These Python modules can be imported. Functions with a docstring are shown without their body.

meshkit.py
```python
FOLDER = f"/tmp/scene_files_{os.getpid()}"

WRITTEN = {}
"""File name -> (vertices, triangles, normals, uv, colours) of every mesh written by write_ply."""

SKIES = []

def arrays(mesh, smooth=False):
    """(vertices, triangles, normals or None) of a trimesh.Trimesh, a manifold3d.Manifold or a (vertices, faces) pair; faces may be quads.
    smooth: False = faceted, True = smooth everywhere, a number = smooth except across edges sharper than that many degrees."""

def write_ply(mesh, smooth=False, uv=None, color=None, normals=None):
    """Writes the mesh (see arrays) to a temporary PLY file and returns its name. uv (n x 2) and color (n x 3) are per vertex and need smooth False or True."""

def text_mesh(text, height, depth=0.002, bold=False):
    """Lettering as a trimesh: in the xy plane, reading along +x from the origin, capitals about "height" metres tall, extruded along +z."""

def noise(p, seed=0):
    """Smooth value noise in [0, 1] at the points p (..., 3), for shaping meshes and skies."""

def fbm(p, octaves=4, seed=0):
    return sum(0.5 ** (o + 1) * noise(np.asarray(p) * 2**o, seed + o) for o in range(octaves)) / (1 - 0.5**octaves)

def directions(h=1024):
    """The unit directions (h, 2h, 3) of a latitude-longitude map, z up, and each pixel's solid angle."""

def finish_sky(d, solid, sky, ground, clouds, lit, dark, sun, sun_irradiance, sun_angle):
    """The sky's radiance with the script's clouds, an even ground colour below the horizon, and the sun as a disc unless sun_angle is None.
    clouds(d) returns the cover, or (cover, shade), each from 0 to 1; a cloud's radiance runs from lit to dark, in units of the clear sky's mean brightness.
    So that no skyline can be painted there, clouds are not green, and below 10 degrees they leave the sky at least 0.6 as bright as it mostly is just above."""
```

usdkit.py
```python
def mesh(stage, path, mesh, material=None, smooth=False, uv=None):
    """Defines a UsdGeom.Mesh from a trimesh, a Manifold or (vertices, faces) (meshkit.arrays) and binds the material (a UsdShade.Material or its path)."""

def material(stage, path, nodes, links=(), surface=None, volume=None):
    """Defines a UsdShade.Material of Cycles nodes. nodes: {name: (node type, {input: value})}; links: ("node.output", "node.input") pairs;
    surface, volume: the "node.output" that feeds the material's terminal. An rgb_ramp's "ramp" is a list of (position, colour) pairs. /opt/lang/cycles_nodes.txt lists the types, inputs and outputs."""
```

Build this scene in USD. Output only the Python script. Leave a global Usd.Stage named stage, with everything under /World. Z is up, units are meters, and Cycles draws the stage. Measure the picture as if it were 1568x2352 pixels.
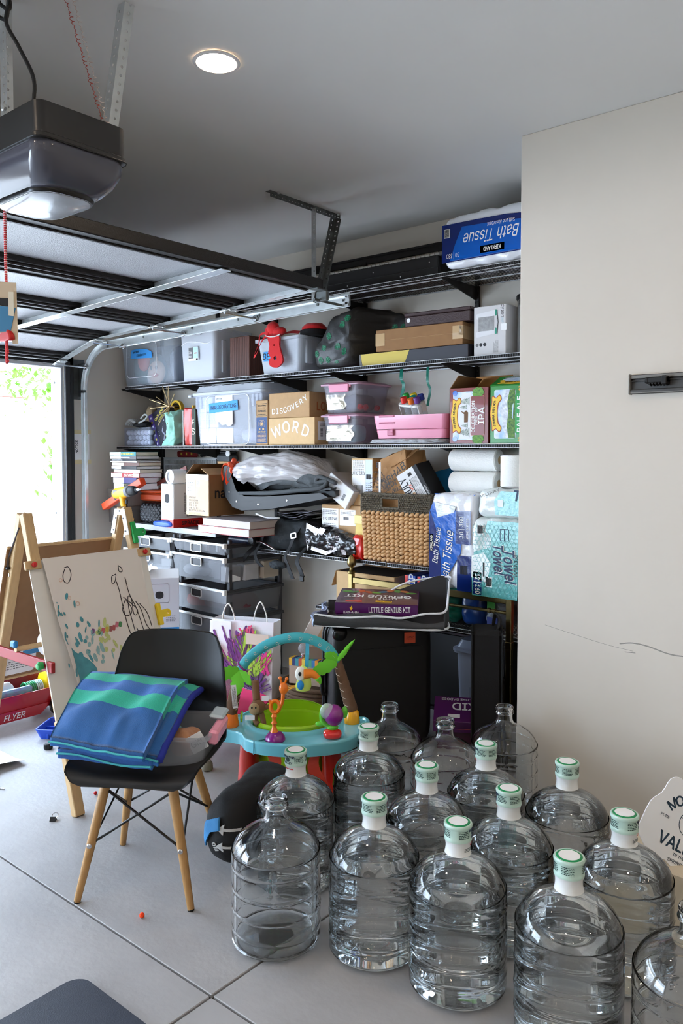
import math, random
import numpy as np, trimesh, shapely
from shapely.geometry import Polygon, LineString, Point, box as sbox
from shapely import affinity
from shapely.ops import unary_union
from scipy.spatial import ConvexHull
from pxr import Usd, UsdGeom, UsdLux, UsdShade, Gf, Sdf
import usdkit, meshkit

stage = Usd.Stage.CreateInMemory()
UsdGeom.SetStageUpAxis(stage, UsdGeom.Tokens.z); UsdGeom.SetStageMetersPerUnit(stage, 1.0)
UsdGeom.Xform.Define(stage, '/World'); UsdGeom.Scope.Define(stage, '/World/Looks')
rnd = random.Random(7)

# ---------------------------------------------------------------- camera
W, H = 1568, 2352
FPX, YAW, PITCH = 1814.0, 39.7, 2.1
AP = 24.0
cam = UsdGeom.Camera.Define(stage, '/World/camera')
cam.AddTranslateOp().Set(Gf.Vec3d(0, 0, 1.5)); cam.AddRotateXYZOp().Set(Gf.Vec3f(90 - PITCH, 0, YAW))
cam.CreateHorizontalApertureAttr(AP); cam.CreateVerticalApertureAttr(AP * H / W)
cam.CreateFocalLengthAttr(AP * FPX / W)
cam.CreateVerticalApertureOffsetAttr((1037 + FPX * math.tan(math.radians(PITCH)) - H / 2) / W * AP)
cam.CreateClippingRangeAttr(Gf.Vec2f(0.05, 200))
cam.CreateExposureAttr(EXPO := 0.72)

# ---------------------------------------------------------------- sky and sun
dome = UsdLux.DomeLight.Define(stage, '/World/sky')
dome.CreateIntensityAttr(3.2); dome.CreateColorAttr(Gf.Vec3f(0.68, 0.84, 1.05))
sun = UsdLux.DistantLight.Define(stage, '/World/sun')
sun.CreateIntensityAttr(9.0); sun.CreateAngleAttr(0.6); sun.CreateColorAttr(Gf.Vec3f(1, 0.95, 0.88))
sun.AddRotateXYZOp().Set(Gf.Vec3f(20, 38, 0))

# ---------------------------------------------------------------- materials
def sr(c):
    c = np.asarray(c, float) / 255
    return tuple(np.where(c <= 0.04045, c / 12.92, ((c + 0.055) / 1.055) ** 2.4))
_m = {}
def mt(name, col, rough=.5, metal=0, bump=None, var=None, spec=.5, coat=0, sheen=0, thru=0, trans=0, ior=1.45, sss=0, emit=0, col2=None, stretch=None, lucent=0):
    """principled look; bump=(scale, strength), var=(scale, amount); thru = share of plain see-through, lucent = share of translucency"""
    if name in _m: return _m[name]
    c = sr(col)
    n = {'p': ('principled_bsdf', dict(base_color=c, roughness=rough, metallic=metal, specular_ior_level=spec, coat_weight=coat, sheen_weight=sheen, transmission_weight=trans, ior=ior))}
    l = []; out = 'p.BSDF'
    if bump or var:
        n['tc'] = ('texture_coordinate', {})
        src = 'tc.object'
        if stretch:
            n['mp'] = ('mapping', {'scale': stretch}); l.append(('tc.object', 'mp.vector')); src = 'mp.vector'
    if bump:
        n['bn'] = ('noise_texture', {'scale': bump[0], 'detail': 4.0}); n['bu'] = ('bump', {'strength': bump[1], 'distance': .01})
        l += [(src, 'bn.vector'), ('bn.fac', 'bu.height'), ('bu.normal', 'p.normal')]
    if var:
        c2 = sr(col2) if col2 is not None else tuple(x * (1 - var[1]) for x in c)
        n['vn'] = ('noise_texture', {'scale': var[0], 'detail': 5.0})
        n['vr'] = ('rgb_ramp', {'ramp': [(.3, c), (.7, c2)]})
        l += [(src, 'vn.vector'), ('vn.fac', 'vr.fac'), ('vr.color', 'p.base_color')]
    if emit:
        n['p'][1].update(emission_color=c, emission_strength=emit)
    if lucent:
        n['tl'] = ('translucent_bsdf', {'color': c}); n['ml'] = ('mix_closure', {'fac': lucent})
        l += [(out, 'ml.closure1'), ('tl.BSDF', 'ml.closure2')]; out = 'ml.closure'
    if thru:
        n['tr'] = ('transparent_bsdf', {'color': tuple(.5 + .5 * x for x in c)}); n['mx'] = ('mix_closure', {'fac': thru})
        l += [(out, 'mx.closure1'), ('tr.BSDF', 'mx.closure2')]; out = 'mx.closure'
    _m[name] = usdkit.material(stage, '/World/Looks/' + name, n, l, surface=out)
    return _m[name]
def pane_mat(name, tint, ior=1.45, rough=.02):
    n = {'t': ('transparent_bsdf', {'color': tint}), 'g': ('glossy_bsdf', {'color': (1, 1, 1), 'roughness': rough}), 'f': ('fresnel', {'IOR': ior}), 'm': ('mix_closure', {})}
    _m[name] = usdkit.material(stage, '/World/Looks/' + name, n, [('f.fac', 'm.fac'), ('t.BSDF', 'm.closure1'), ('g.BSDF', 'm.closure2')], surface='m.closure')
    return _m[name]

white_paint = mt('wall_paint', (214, 206, 194), .6, bump=(60, .04), var=(1.3, .04))
ceil_paint = mt('ceiling_paint', (218, 216, 212), .7, var=(1.5, .03))
concrete = mt('concrete', (168, 167, 167), .55, bump=(45, .12), var=(3.5, .16))
joint_mat = mt('joint', (70, 68, 66), .9)
galv = mt('galvanised', (206, 210, 210), .3, metal=.55, var=(14, .2))
galv_dull = mt('galvanised_dull', (104, 108, 107), .45, metal=.6, var=(14, .3))
graphite = mt('graphite', (34, 34, 35), .5)
shelf_grey = mt('shelf_wire', (66, 67, 69), .4, metal=.3)
shelf_lip = mt('shelf_lip', (190, 191, 192), .35, metal=.4)
black = mt('black_matt', (13, 13, 14), .55)
black_gloss = mt('black_gloss', (10, 10, 11), .25)
black_fab = mt('black_fabric', (16, 16, 18), .85, bump=(220, .15))
white = mt('white_matt', (236, 236, 234), .55)
paper = mt('white_paper', (240, 240, 240), .6, bump=(25, .05))
cream = mt('cream_paper', (226, 217, 196), .7)
kraft = mt('kraft_card', (189, 150, 104), .7, var=(30, .1))
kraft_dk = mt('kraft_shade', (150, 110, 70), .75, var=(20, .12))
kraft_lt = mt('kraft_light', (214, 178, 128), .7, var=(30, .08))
tape_clear = mt('packing_tape', (196, 164, 120), .18, coat=.6)
blue_tape = mt('blue_tape', (58, 150, 222), .6)
ink = mt('ink_black', (24, 24, 28), .6)
ink_grey = mt('ink_grey', (110, 110, 112), .6)
red = mt('red', (196, 26, 24), .4)
navy = mt('navy_ink', (26, 46, 78), .5)
clear_plast = mt('clear_plastic', (225, 232, 240), .18, thru=.8)
milk_plast = mt('milky_plastic', (226, 230, 236), .28, thru=.30, lucent=.35)
milk_dense = mt('milky_dense_plastic', (232, 235, 240), .3, thru=.08, lucent=.35)
film = pane_mat('clear_film', (.97, .98, .99), 1.5, .06)
wood = mt('light_wood', (214, 178, 128), .5, var=(9, .16), stretch=(8, 8, .7))
steel = mt('steel', (205, 206, 208), .2, metal=1)
wire_w = mt('white_wire', (225, 226, 228), .35, metal=.2)

# ---------------------------------------------------------------- shapes
V = np.array
def join(*ms):
    ms = [m for m in (ms[0] if len(ms) == 1 and isinstance(ms[0], (list, tuple)) else ms)]
    return trimesh.util.concatenate(ms)
def tri(v, f):
    return trimesh.Trimesh(np.asarray(v, float), np.asarray(f, int), process=False)
def bx(sx, sy, sz, c=(0, 0, 0), b=.002):
    """chamfered box centred at c"""
    b = min(b, sx * .45, sy * .45, sz * .45)
    a = V([sx, sy, sz]) / 2
    pts = []
    for s in np.ndindex(2, 2, 2):
        s = V(s) * 2 - 1
        for k in range(3):
            q = a.copy() - b; q[k] = a[k]; pts.append(s * q)
    pts = V(pts)
    h = ConvexHull(pts); f = h.simplices.copy()
    nn = np.cross(pts[f[:, 1]] - pts[f[:, 0]], pts[f[:, 2]] - pts[f[:, 0]])
    flip = (nn * h.equations[:, :3]).sum(1) < 0
    f[flip] = f[flip][:, ::-1]
    return tri(pts + V(c), f)
def bb(x0, x1, y0, y1, z0, z1, b=.002):
    return bx(x1 - x0, y1 - y0, z1 - z0, ((x0 + x1) / 2, (y0 + y1) / 2, (z0 + z1) / 2), b)
def hull(pts):
    pts = V(pts, float); h = ConvexHull(pts); f = h.simplices.copy()
    nn = np.cross(pts[f[:, 1]] - pts[f[:, 0]], pts[f[:, 2]] - pts[f[:, 0]])
    flip = (nn * h.equations[:, :3]).sum(1) < 0
    f[flip] = f[flip][:, ::-1]
    return tri(pts, f)
def rot(m, axis, deg, about=(0, 0, 0)):
    m = m.copy(); m.apply_transform(trimesh.transformations.rotation_matrix(math.radians(deg), axis, about)); return m
def mv(m, *t):
    m = m.copy(); m.apply_translation(t if len(t) == 3 else t[0]); return m
def sc(m, *s):
    m = m.copy(); m.apply_transform(np.diag([*(s if len(s) == 3 else (s[0],) * 3), 1.])); return m
def loft(rings, cap=True, closed=True):
    R = [np.asarray(r, float) for r in rings]; n = len(R[0]); v = np.vstack(R); f = []
    for i in range(len(R) - 1):
        for j in range(n if closed else n - 1):
            a, b = i * n + j, i * n + (j + 1) % n
            f += [(a, b, b + n), (a, b + n, a + n)]
    if cap and closed:
        v = np.vstack([v, R[0].mean(0), R[-1].mean(0)]); c0, c1 = len(v) - 2, len(v) - 1; o = (len(R) - 1) * n
        for j in range(n):
            f += [(c0, (j + 1) % n, j), (c1, o + j, o + (j + 1) % n)]
    return tri(v, f)
def tube(pts, r=.005, n=8, closed=False):
    P_ = np.asarray(pts, float); k = len(P_); r = np.broadcast_to(np.asarray(r, float), (k,))
    t = np.roll(P_, -1, 0) - np.roll(P_, 1, 0) if closed else np.gradient(P_, axis=0)
    t /= np.maximum(np.linalg.norm(t, axis=1, keepdims=True), 1e-12)
    u = np.cross(t[0], [0, 0, 1.] if abs(t[0][2]) < .9 else [1., 0, 0]); u /= np.linalg.norm(u)
    rings = []; a = np.arange(n) / n * 2 * np.pi
    for i in range(k):
        u = u - t[i] * (u @ t[i]); u /= max(np.linalg.norm(u), 1e-9); w = np.cross(t[i], u)
        rings.append(P_[i] + r[i] * (np.cos(a)[:, None] * u + np.sin(a)[:, None] * w))
    if closed: return loft(rings + [rings[0]], cap=False)
    return loft(rings)
def lathe(prof, n=32):
    a = np.arange(n) / n * 2 * np.pi
    return loft([np.stack([max(r, 1e-5) * np.cos(a), max(r, 1e-5) * np.sin(a), np.full(n, z)], 1) for r, z in prof])
def spline(pts, n=8):
    P_ = np.asarray(pts, float); out = []
    Q = np.vstack([2 * P_[0] - P_[1], P_, 2 * P_[-1] - P_[-2]])
    for i in range(len(P_) - 1):
        p0, p1, p2, p3 = Q[i:i + 4]
        for s in np.arange(n) / n:
            out.append(.5 * (2 * p1 + (p2 - p0) * s + (2 * p0 - 5 * p1 + 4 * p2 - p3) * s * s + (3 * p1 - p0 - 3 * p2 + p3) * s ** 3))
    out.append(P_[-1]); return V(out)
def ext(poly, d):
    g = [x for x in getattr(poly, 'geoms', [poly]) if x.area > 1e-9]
    return trimesh.util.concatenate([trimesh.creation.extrude_polygon(x, d, engine='earcut') for x in g])
def frame(m, o, u, v):
    """puts a mesh made in the xy plane (z out) at o with u to the right and v up"""
    u, v = V(u, float), V(v, float); u /= np.linalg.norm(u); v = v - u * (u @ v); v /= np.linalg.norm(v); w = np.cross(u, v)
    T_ = np.eye(4); T_[:3, 0], T_[:3, 1], T_[:3, 2], T_[:3, 3] = u, v, w, o
    m = m.copy(); m.apply_transform(T_); return m
def rrect(w, h, r, n=5):
    return sbox(-w / 2 + r, -h / 2 + r, w / 2 - r, h / 2 - r).buffer(r, quad_segs=n)
def rring(w, d, r, z, n=5, c=(0, 0)):
    p = V(rrect(w, d, min(r, w * .49, d * .49), n).exterior.coords)[:-1][::-1]
    p = p if Polygon(p).exterior.is_ccw else p[::-1]
    return np.c_[p + V(c), np.full(len(p), z)]
def grid(nu, nv, fn, thick=0):
    U, Vv = np.meshgrid(np.linspace(0, 1, nu), np.linspace(0, 1, nv), indexing='ij')
    v = np.stack(np.broadcast_arrays(*fn(U, Vv)), -1).reshape(-1, 3); f = []
    for i in range(nu - 1):
        for j in range(nv - 1):
            a = i * nv + j; f += [(a, a + nv, a + nv + 1), (a, a + nv + 1, a + 1)]
    m = tri(v, f)
    if thick:
        nn = meshkit.arrays(m, True)[2]; k = len(v); f = V(f)
        b = [i * nv for i in range(nu)] + [(nu - 1) * nv + j for j in range(1, nv)] + [i * nv + nv - 1 for i in range(nu - 2, -1, -1)] + [j for j in range(nv - 2, 0, -1)]
        side = []
        for i in range(len(b)):
            p, q = b[i], b[(i + 1) % len(b)]; side += [(p, p + k, q + k), (p, q + k, q)]
        m = tri(np.vstack([v, v - nn * thick]), np.vstack([f, f[:, ::-1] + k, V(side)[:, ::-1]]))
    return m
def crumple(m, amp, scale, seed=0, it=1):
    for _ in range(it): m = m.subdivide()
    m = trimesh.Trimesh(m.vertices, m.faces, process=True); m.merge_vertices()
    v = V(m.vertices); nn = meshkit.arrays(tri(v, m.faces), True)[2]
    d = meshkit.fbm(v * scale + 31.7, 3, seed) - .5
    return tri(v + nn * (d * amp * 2)[:, None], m.faces)
def ell(sx, sy, sz, c=(0, 0, 0), n=3):
    return mv(sc(trimesh.creation.icosphere(n, 1.0), sx, sy, sz), *c)
def blob(sx, sy, sz, e=.5, n=4):
    """superellipsoid, half sizes, e < 1 is boxier"""
    m = trimesh.creation.icosphere(n, 1.0); v = V(m.vertices)
    p = 2 / e; k = (np.abs(v) ** p).sum(1) ** (-1 / p)
    return tri(v * k[:, None] * V([sx, sy, sz]), m.faces)

# ---------------------------------------------------------------- prims
_used = {}
def numbered(path):
    k = _used.get(path, -1) + 1; _used[path] = k
    return path if k == 0 else f'{path}_{k:03d}'
def P(name, mesh, m, parent='/World', smooth=False, label=None):
    p = numbered(f'{parent}/{name}')
    x = usdkit.mesh(stage, p, mesh, m, smooth=smooth)
    if label: x.GetPrim().SetCustomDataByKey('label', label)
    return p
def PM(name, meshes, m, parent, **k):
    for q in meshes: P(name, q, m, parent, **k)
def tag(p, label, cat=None, group=None, kind=None):
    pr = stage.GetPrimAtPath(p)
    for k, v in (('label', label), ('category', cat), ('group', group), ('kind', kind)):
        if v: pr.SetCustomDataByKey(k, v)
    return p
def T(name, label, cat, loc=(0, 0, 0), rz=0, group=None, kind=None, rx=0, ry=0):
    p = numbered('/World/' + name); x = UsdGeom.Xform.Define(stage, p)
    x.AddTranslateOp().Set(Gf.Vec3d(*map(float, loc)))
    if rz or rx or ry: x.AddRotateXYZOp().Set(Gf.Vec3f(rx, ry, rz))
    return tag(p, label, cat, group, kind)
def copy(src, label, loc, rz=0, group=None, rx=0, ry=0, cat=None):
    s = stage.GetPrimAtPath(src); base = src.rsplit('/', 1)[1]; base = base[:-4] if base[-4] == '_' and base[-3:].isdigit() else base
    was = s.GetCustomData()
    p = numbered('/World/' + base); x = UsdGeom.Xform.Define(stage, p)
    x.GetPrim().GetReferences().AddInternalReference(s.GetPath()); x.GetPrim().SetInstanceable(True)
    x.ClearXformOpOrder(); x.AddTranslateOp(opSuffix='at').Set(Gf.Vec3d(*map(float, loc))); x.AddRotateXYZOp(opSuffix='at').Set(Gf.Vec3f(rx, ry, rz))
    return tag(p, label, cat or was['category'], group or was.get('group'))
F_, R_, L_, U_ = ((1, 0, 0), (0, 0, 1)), ((0, 1, 0), (0, 0, 1)), ((0, -1, 0), (0, 0, 1)), ((1, 0, 0), (0, 1, 0))   # faces: front (-y), right (+x), left (-x), top
_tx = {}
def txt(s, h, bold=False, depth=.0006):
    k = (s, bold)
    if k not in _tx: _tx[k] = meshkit.text_mesh(s, 1.0, depth=1.0, bold=bold)
    return sc(_tx[k], h, h, depth)
def letter(parent, s, h, o, uv, m, name='lettering', at='c', bold=False, turn=0, shear=0, width=None):
    """words on a face; turn = degrees in the plane of the face"""
    g = txt(s, h, bold); b = g.bounds
    x = {'c': -(b[0][0] + b[1][0]) / 2, 'l': -b[0][0], 'r': -b[1][0]}[at]
    g = mv(g, x, -h / 2, 0)
    if width: g = sc(g, width / (b[1][0] - b[0][0]), 1, 1)
    if shear: v = V(g.vertices); v[:, 0] += v[:, 1] * shear; g = tri(v, g.faces)
    if turn: g = rot(g, (0, 0, 1), turn)
    g = frame(g, o, *uv)
    return P(name, g, m, parent) if parent else g
def flat(parent, name, poly, o, uv, m, d=.0006, label=None):
    g = frame(ext(poly, d), o, *uv)
    return P(name, g, m, parent, label=label) if parent else g
def rc(x0, y0, x1, y1): return sbox(min(x0, x1), min(y0, y1), max(x0, x1), max(y0, y1))
def barcode(w, h, seed=1):
    r = random.Random(seed); x = -w / 2; out = []
    while x < w / 2 - .001:
        a = r.choice([.0008, .0016, .0024]) * max(w / .05, .5); out.append(rc(x, -h / 2, min(x + a, w / 2), h / 2)); x += a + r.choice([.001, .0018]) * max(w / .05, .5)
    return unary_union(out)
def lines(w, h, n, seed=1, fill=.45):
    """rows of print too small to read"""
    r = random.Random(seed); out = []; p = h / n
    for k in range(n):
        y = h / 2 - (k + .5) * p; x = -w / 2; end = w / 2 * (1 - .5 * r.random() ** 2)
        while x < end:
            a = r.uniform(.02, .09) * w + p * .5; out.append(rc(x, y - p * fill / 2, min(x + a, end), y + p * fill / 2)); x += a + p * .35
    return unary_union(out)
def stroke(pts, w, smooth=6):
    p = V(pts, float)
    if smooth and len(p) > 2: p = spline(np.c_[p, np.zeros(len(p))], smooth)[:, :2]
    return LineString(p).buffer(w / 2, quad_segs=3)
def panel(parent, name, w, h, o, uv, m, d=.0008, r=.002, label=None):
    return flat(parent, name, rrect(w, h, min(r, w / 3, h / 3), 3), o, uv, m, d, label)
# ================================================================ the room
CEIL, XL, YB, YR, XC = 2.84, -5.2, 3.94, 3.11, -1.589
fl = T('floor', 'grey power-floated concrete garage floor with saw-cut joints', None, kind='structure')
P('subfloor', bb(XL - .12, 2.6, -4.6, YB, -.12, -.012, .001), joint_mat, fl)
jx, jy, g_ = -1.632, 1.405, .0035
for x0, x1 in ((XL - .12, jx - g_), (jx + g_, 2.6)):
    for y0, y1 in ((-4.6, jy - g_), (jy + g_, YB)):
        P('slab', bb(x0, x1, y0, y1, -.0125, 0, .002), concrete, fl)
tag(P('ceiling', bb(XL - .12, 2.72, -4.72, YB + .12, CEIL, CEIL + .1), ceil_paint), 'smooth white painted garage ceiling', None, kind='structure')
OY0, OY1, OZ = -.53, 3.13, 2.125
tag(P('wall_left', join(bb(XL - .12, XL, OY1, YB, -.12, CEIL, .001), bb(XL - .12, XL, -4.6, -4.15, -.12, CEIL, .001), bb(XL - .12, XL, -1.05, OY0, -.12, CEIL, .001), bb(XL - .12, XL, -4.15, OY1, OZ, CEIL, .001)), white_paint), 'end wall around the open garage doorway', None, kind='structure')
tag(P('wall_back', bb(XL - .12, XC + .02, YB, YB + .12, -.12, CEIL, .001), white_paint), 'white wall behind the hanging shelves', None, kind='structure')
tag(P('wall_right', bb(XC, 2.6, YR, YB + .12, 0, CEIL, .003), white_paint), 'plain white wall standing forward beside the shelf niche', None, kind='structure')
tag(P('wall_front', bb(XL - .12, 2.6, -4.72, -4.6, -.12, CEIL, .001), white_paint), 'white wall behind the viewer', None, kind='structure')
tag(P('wall_side', bb(2.6, 2.72, -4.72, YB + .12, -.12, CEIL, .001), white_paint), 'white wall at the house end of the garage', None, kind='structure')
dkframe = mt('door_seal', (26, 25, 25), .45)
jamb = mt('jamb_paint', (196, 200, 206), .5)
tr = T('trim_1', 'black weather seal framing the garage doorway', None, (XL, OY1, 0), kind='structure')
P('side_seal', bb(.0, .035, -.005, .055, 0, 2.2, .004), dkframe, tr)
P('side_lip', bb(.035, .05, -.02, .02, 0, 2.15, .004), dkframe, tr)
P('head_seal', bb(.0, .035, -3.66, .055, OZ - .002, OZ + .075, .004), dkframe, tr)
tr = T('trim_2', 'pale grey painted jamb of the garage doorway', None, (XL - .125, OY1, 0), kind='structure')
P('side_jamb', bb(-.02, .115, -.022, .0, 0, OZ - .02, .003), jamb, tr)
P('head_jamb', bb(-.02, .115, -3.66, 0, OZ - .022, OZ, .003), jamb, tr)
for k in range(2): P('screw_head', mv(rot(lathe([(.008, 0), (.008, .003), (.004, .004)], 10), (1, 0, 0), 90), .03, -.023, 1.05 + .95 * k), galv_dull, tr)
# outdoors
tag(P('driveway', bb(-14, XL - .12, -5, 10, -.14, -.02, .001), mt('driveway', (205, 200, 194), .8, bump=(30, .1), var=(3, .06))), 'sunlit pale concrete driveway outside the doorway', None, kind='structure')
gw = T('garden_wall', 'sunlit white boarded wall across the driveway', 'wall', (-11, 3, -.02), kind='structure')
wl = mt('outdoor_white', (244, 240, 236), .7); gr_ = mt('wall_groove', (120, 60, 48), .8)
P('wall_body', bb(-.25, 0, -8, 8, 0, 3.6, .01), wl, gw)
for z in (1.52, 1.66, 2.3, 2.9): P('trim_strip', bb(0, .02, -8, 2.2 if z < 2 else 3.0, z, z + .016, .003), gr_, gw)
leaf_m = mt('vine_leaf', (84, 124, 36), .5, lucent=.45, var=(6, .4))
vine = T('climbing_vine', 'sparse leafy green vine outside the doorway', 'plant', (-8.4, 5.0, -.02))
r_ = random.Random(3)
stem = spline([(0, 0, 0), (.05, .05, .8), (-.05, -.12, 1.5), (.1, -.05, 2.2), (0, -.4, 2.7)], 8)
P('stem', tube(stem, np.linspace(.012, .004, len(stem)), 6), mt('vine_stem', (120, 100, 80), .8), vine)
lf = []
for k in range(420):
    if r_.random() < .62: c = V([r_.gauss(0, .2), r_.gauss(-.28, .3), r_.gauss(2.32, .17)])
    elif r_.random() < .6: c = V([r_.gauss(0, .1), r_.gauss(-.05, .1), r_.gauss(1.3, .16)])
    else: c = stem[r_.randrange(len(stem))] + V([r_.gauss(0, .06) for _ in range(3)])
    a, s = r_.uniform(0, 360), r_.uniform(.06, .12)
    q = tri([(0, 0, 0), (.35, .3, .08), (1, 0, 0), (.35, -.3, .08)], [(0, 2, 1), (0, 3, 2)])
    lf.append(mv(rot(rot(sc(q, s), (0, 1, 0), r_.uniform(-70, 70)), (0, 0, 1), a), *c))
P('foliage', join(lf), leaf_m, vine)
stage.GetPrimAtPath(vine + '/foliage').SetCustomDataByKey('kind', 'stuff')

# ================================================================ ceiling lamps
lamp_trim = mt('lamp_trim', (225, 224, 222), .4)
lamp_glow = mt('lamp_glow', (255, 228, 198), .5, emit=LAMP if (LAMP := 95) else 0)
lp = T('ceiling_light', 'lit round recessed ceiling downlight with white trim', 'ceiling light', (-2.095, 1.852, CEIL), group='recessed downlights')
P('trim_ring', mv(loft([np.c_[V([(r * math.cos(a), r * math.sin(a)) for a in np.arange(48) / 48 * 2 * math.pi]), np.full(48, z)] for r, z in ((.078, -.001), (.082, -.006), (.07, -.009), (.06, -.004), (.06, -.0005))], cap=False), 0, 0, 0), lamp_trim, lp, smooth=40)
P('lens', mv(lathe([(.0600, -.0005), (.0600, -.003), (.03, -.005), (0, -.0055)], 48), 0, 0, 0), lamp_glow, lp, smooth=True)
for x, y in ((-.3, 1.85), (1.5, 1.85), (-.3, .1), (1.5, .1), (-2.1, .1), (-.3, -1.6), (-2.1, -1.6), (1.5, -1.6), (-.3, -3.4), (-2.1, -3.4), (1.5, -3.4)):
    copy(lp, 'lit round recessed ceiling downlight outside the picture', (x, y, CEIL))
# ================================================================ sectional door under the ceiling
rail_m = mt('bronze_rail', (27, 25, 24), .5, bump=(160, .2))
back_m = mt('door_backing', (172, 172, 176), .32, bump=(300, .6))
def hexbolt(r=.007, h=.005): return lathe([(r, 0), (r, h * .7), (r * .7, h)], 6)
dr = T('door_1', 'opened sectional garage door, pale panels with dark rails, lying under the ceiling', None, (-2.68, 3.06, 2.325), kind='structure')
sect = [((0, 0), (-.65, -.025)), ((-.65, -.025), (-1.30, -.05)), ((-1.30, -.05), (-1.94, -.075)), ((-1.94, -.075), (-2.40, -.19))]
WD = 3.58
for (xa, za), (xb, zb) in sect:
    L_ = math.hypot(xb - xa, zb - za); d = V([xb - xa, 0, zb - za]) / L_; up = V([-d[2], 0, d[0]]) * -1
    def put(m): return trimesh.Trimesh(V(m.vertices) @ V([d, (0, 1, 0), up]) + V([xa, 0, za]), m.faces[:, ::-1] if np.linalg.det(V([d, (0, 1, 0), up])) < 0 else m.faces, process=False)
    P('panel', put(bb(.07, L_ - .09, -WD, 0, .036, .05, .001)), back_m, dr)
    P('top_rail', put(join(bb(.004, .07, -WD, 0, .0, .05, .006), bb(.03, .05, -WD, -.06, -.008, .006, .004))), rail_m, dr)
    P('bottom_rail', put(join(bb(L_ - .09, L_ - .006, -WD, 0, .012, .05, .005), bb(L_ - .07, L_ - .05, -WD, -.06, .0, .02, .006), bb(L_ - .035, L_ - .006, -WD, -.06, -.006, .02, .006))), rail_m, dr)
    P('end_stile', put(join(mv(ext(sbox(.0, -.055, L_ - .01, .0).difference(unary_union([sbox(x - .004, -.048, x + .004, -.028) for x in np.arange(.06, L_ - .05, .075)])), .0025), 0, 0, -.003), bb(0, L_ - .01, -.002, .0, 0, .05, .0005))), galv, dr)
    for ys in (-.64, -1.79, -2.94):
        P('centre_stile', put(join(bb(0, L_ - .008, ys - .03, ys + .03, -.0125, -.0085, .001), bb(.06, L_ - .08, ys + .03, ys + .033, -.0125, .036, .0008), bb(.06, L_ - .08, ys + .033, ys + .11, .031, .0355, .0008))), galv, dr)
    P('hinge', put(join(bb(L_ - .05, L_ + .04, -.075, -.005, -.018, -.012, .002), bb(L_ - .012, L_ + .012, -.07, .0, -.03, -.014, .005), *[mv(rot(hexbolt(), (1, 0, 0), 180), x, y, -.017) for x in (L_ - .04, L_ + .032) for y in (-.06, -.02)])), galv, dr)
    rl = P('roller', put(join(tube([(L_, -.07, -.03), (L_, .165, -.03)], .0055, 8), rot(mv(lathe([(.0, -.006), (.017, -.006), (.02, -.002), (.02, .004), (.017, .008), (0, .008)], 20), 0, 0, 0), (1, 0, 0), -90).apply_translation((L_, .165, -.03)))), steel, dr, smooth=40)
P('top_bracket', join(bb(.0, .05, -.08, .0, -.012, -.006, .001), bb(-.02, .05, -.012, .01, -.06, -.01, .003), tube([(-.0, -.05, -.055), (.0, .165, -.055)], .007, 8)), galv_dull, dr)
P('strut', join(bb(-.03, .02, -WD, 0, -.002, .052, .004), bb(-.06, -.03, -WD, 0, -.004, .008, .003)), rail_m, dr)

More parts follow.
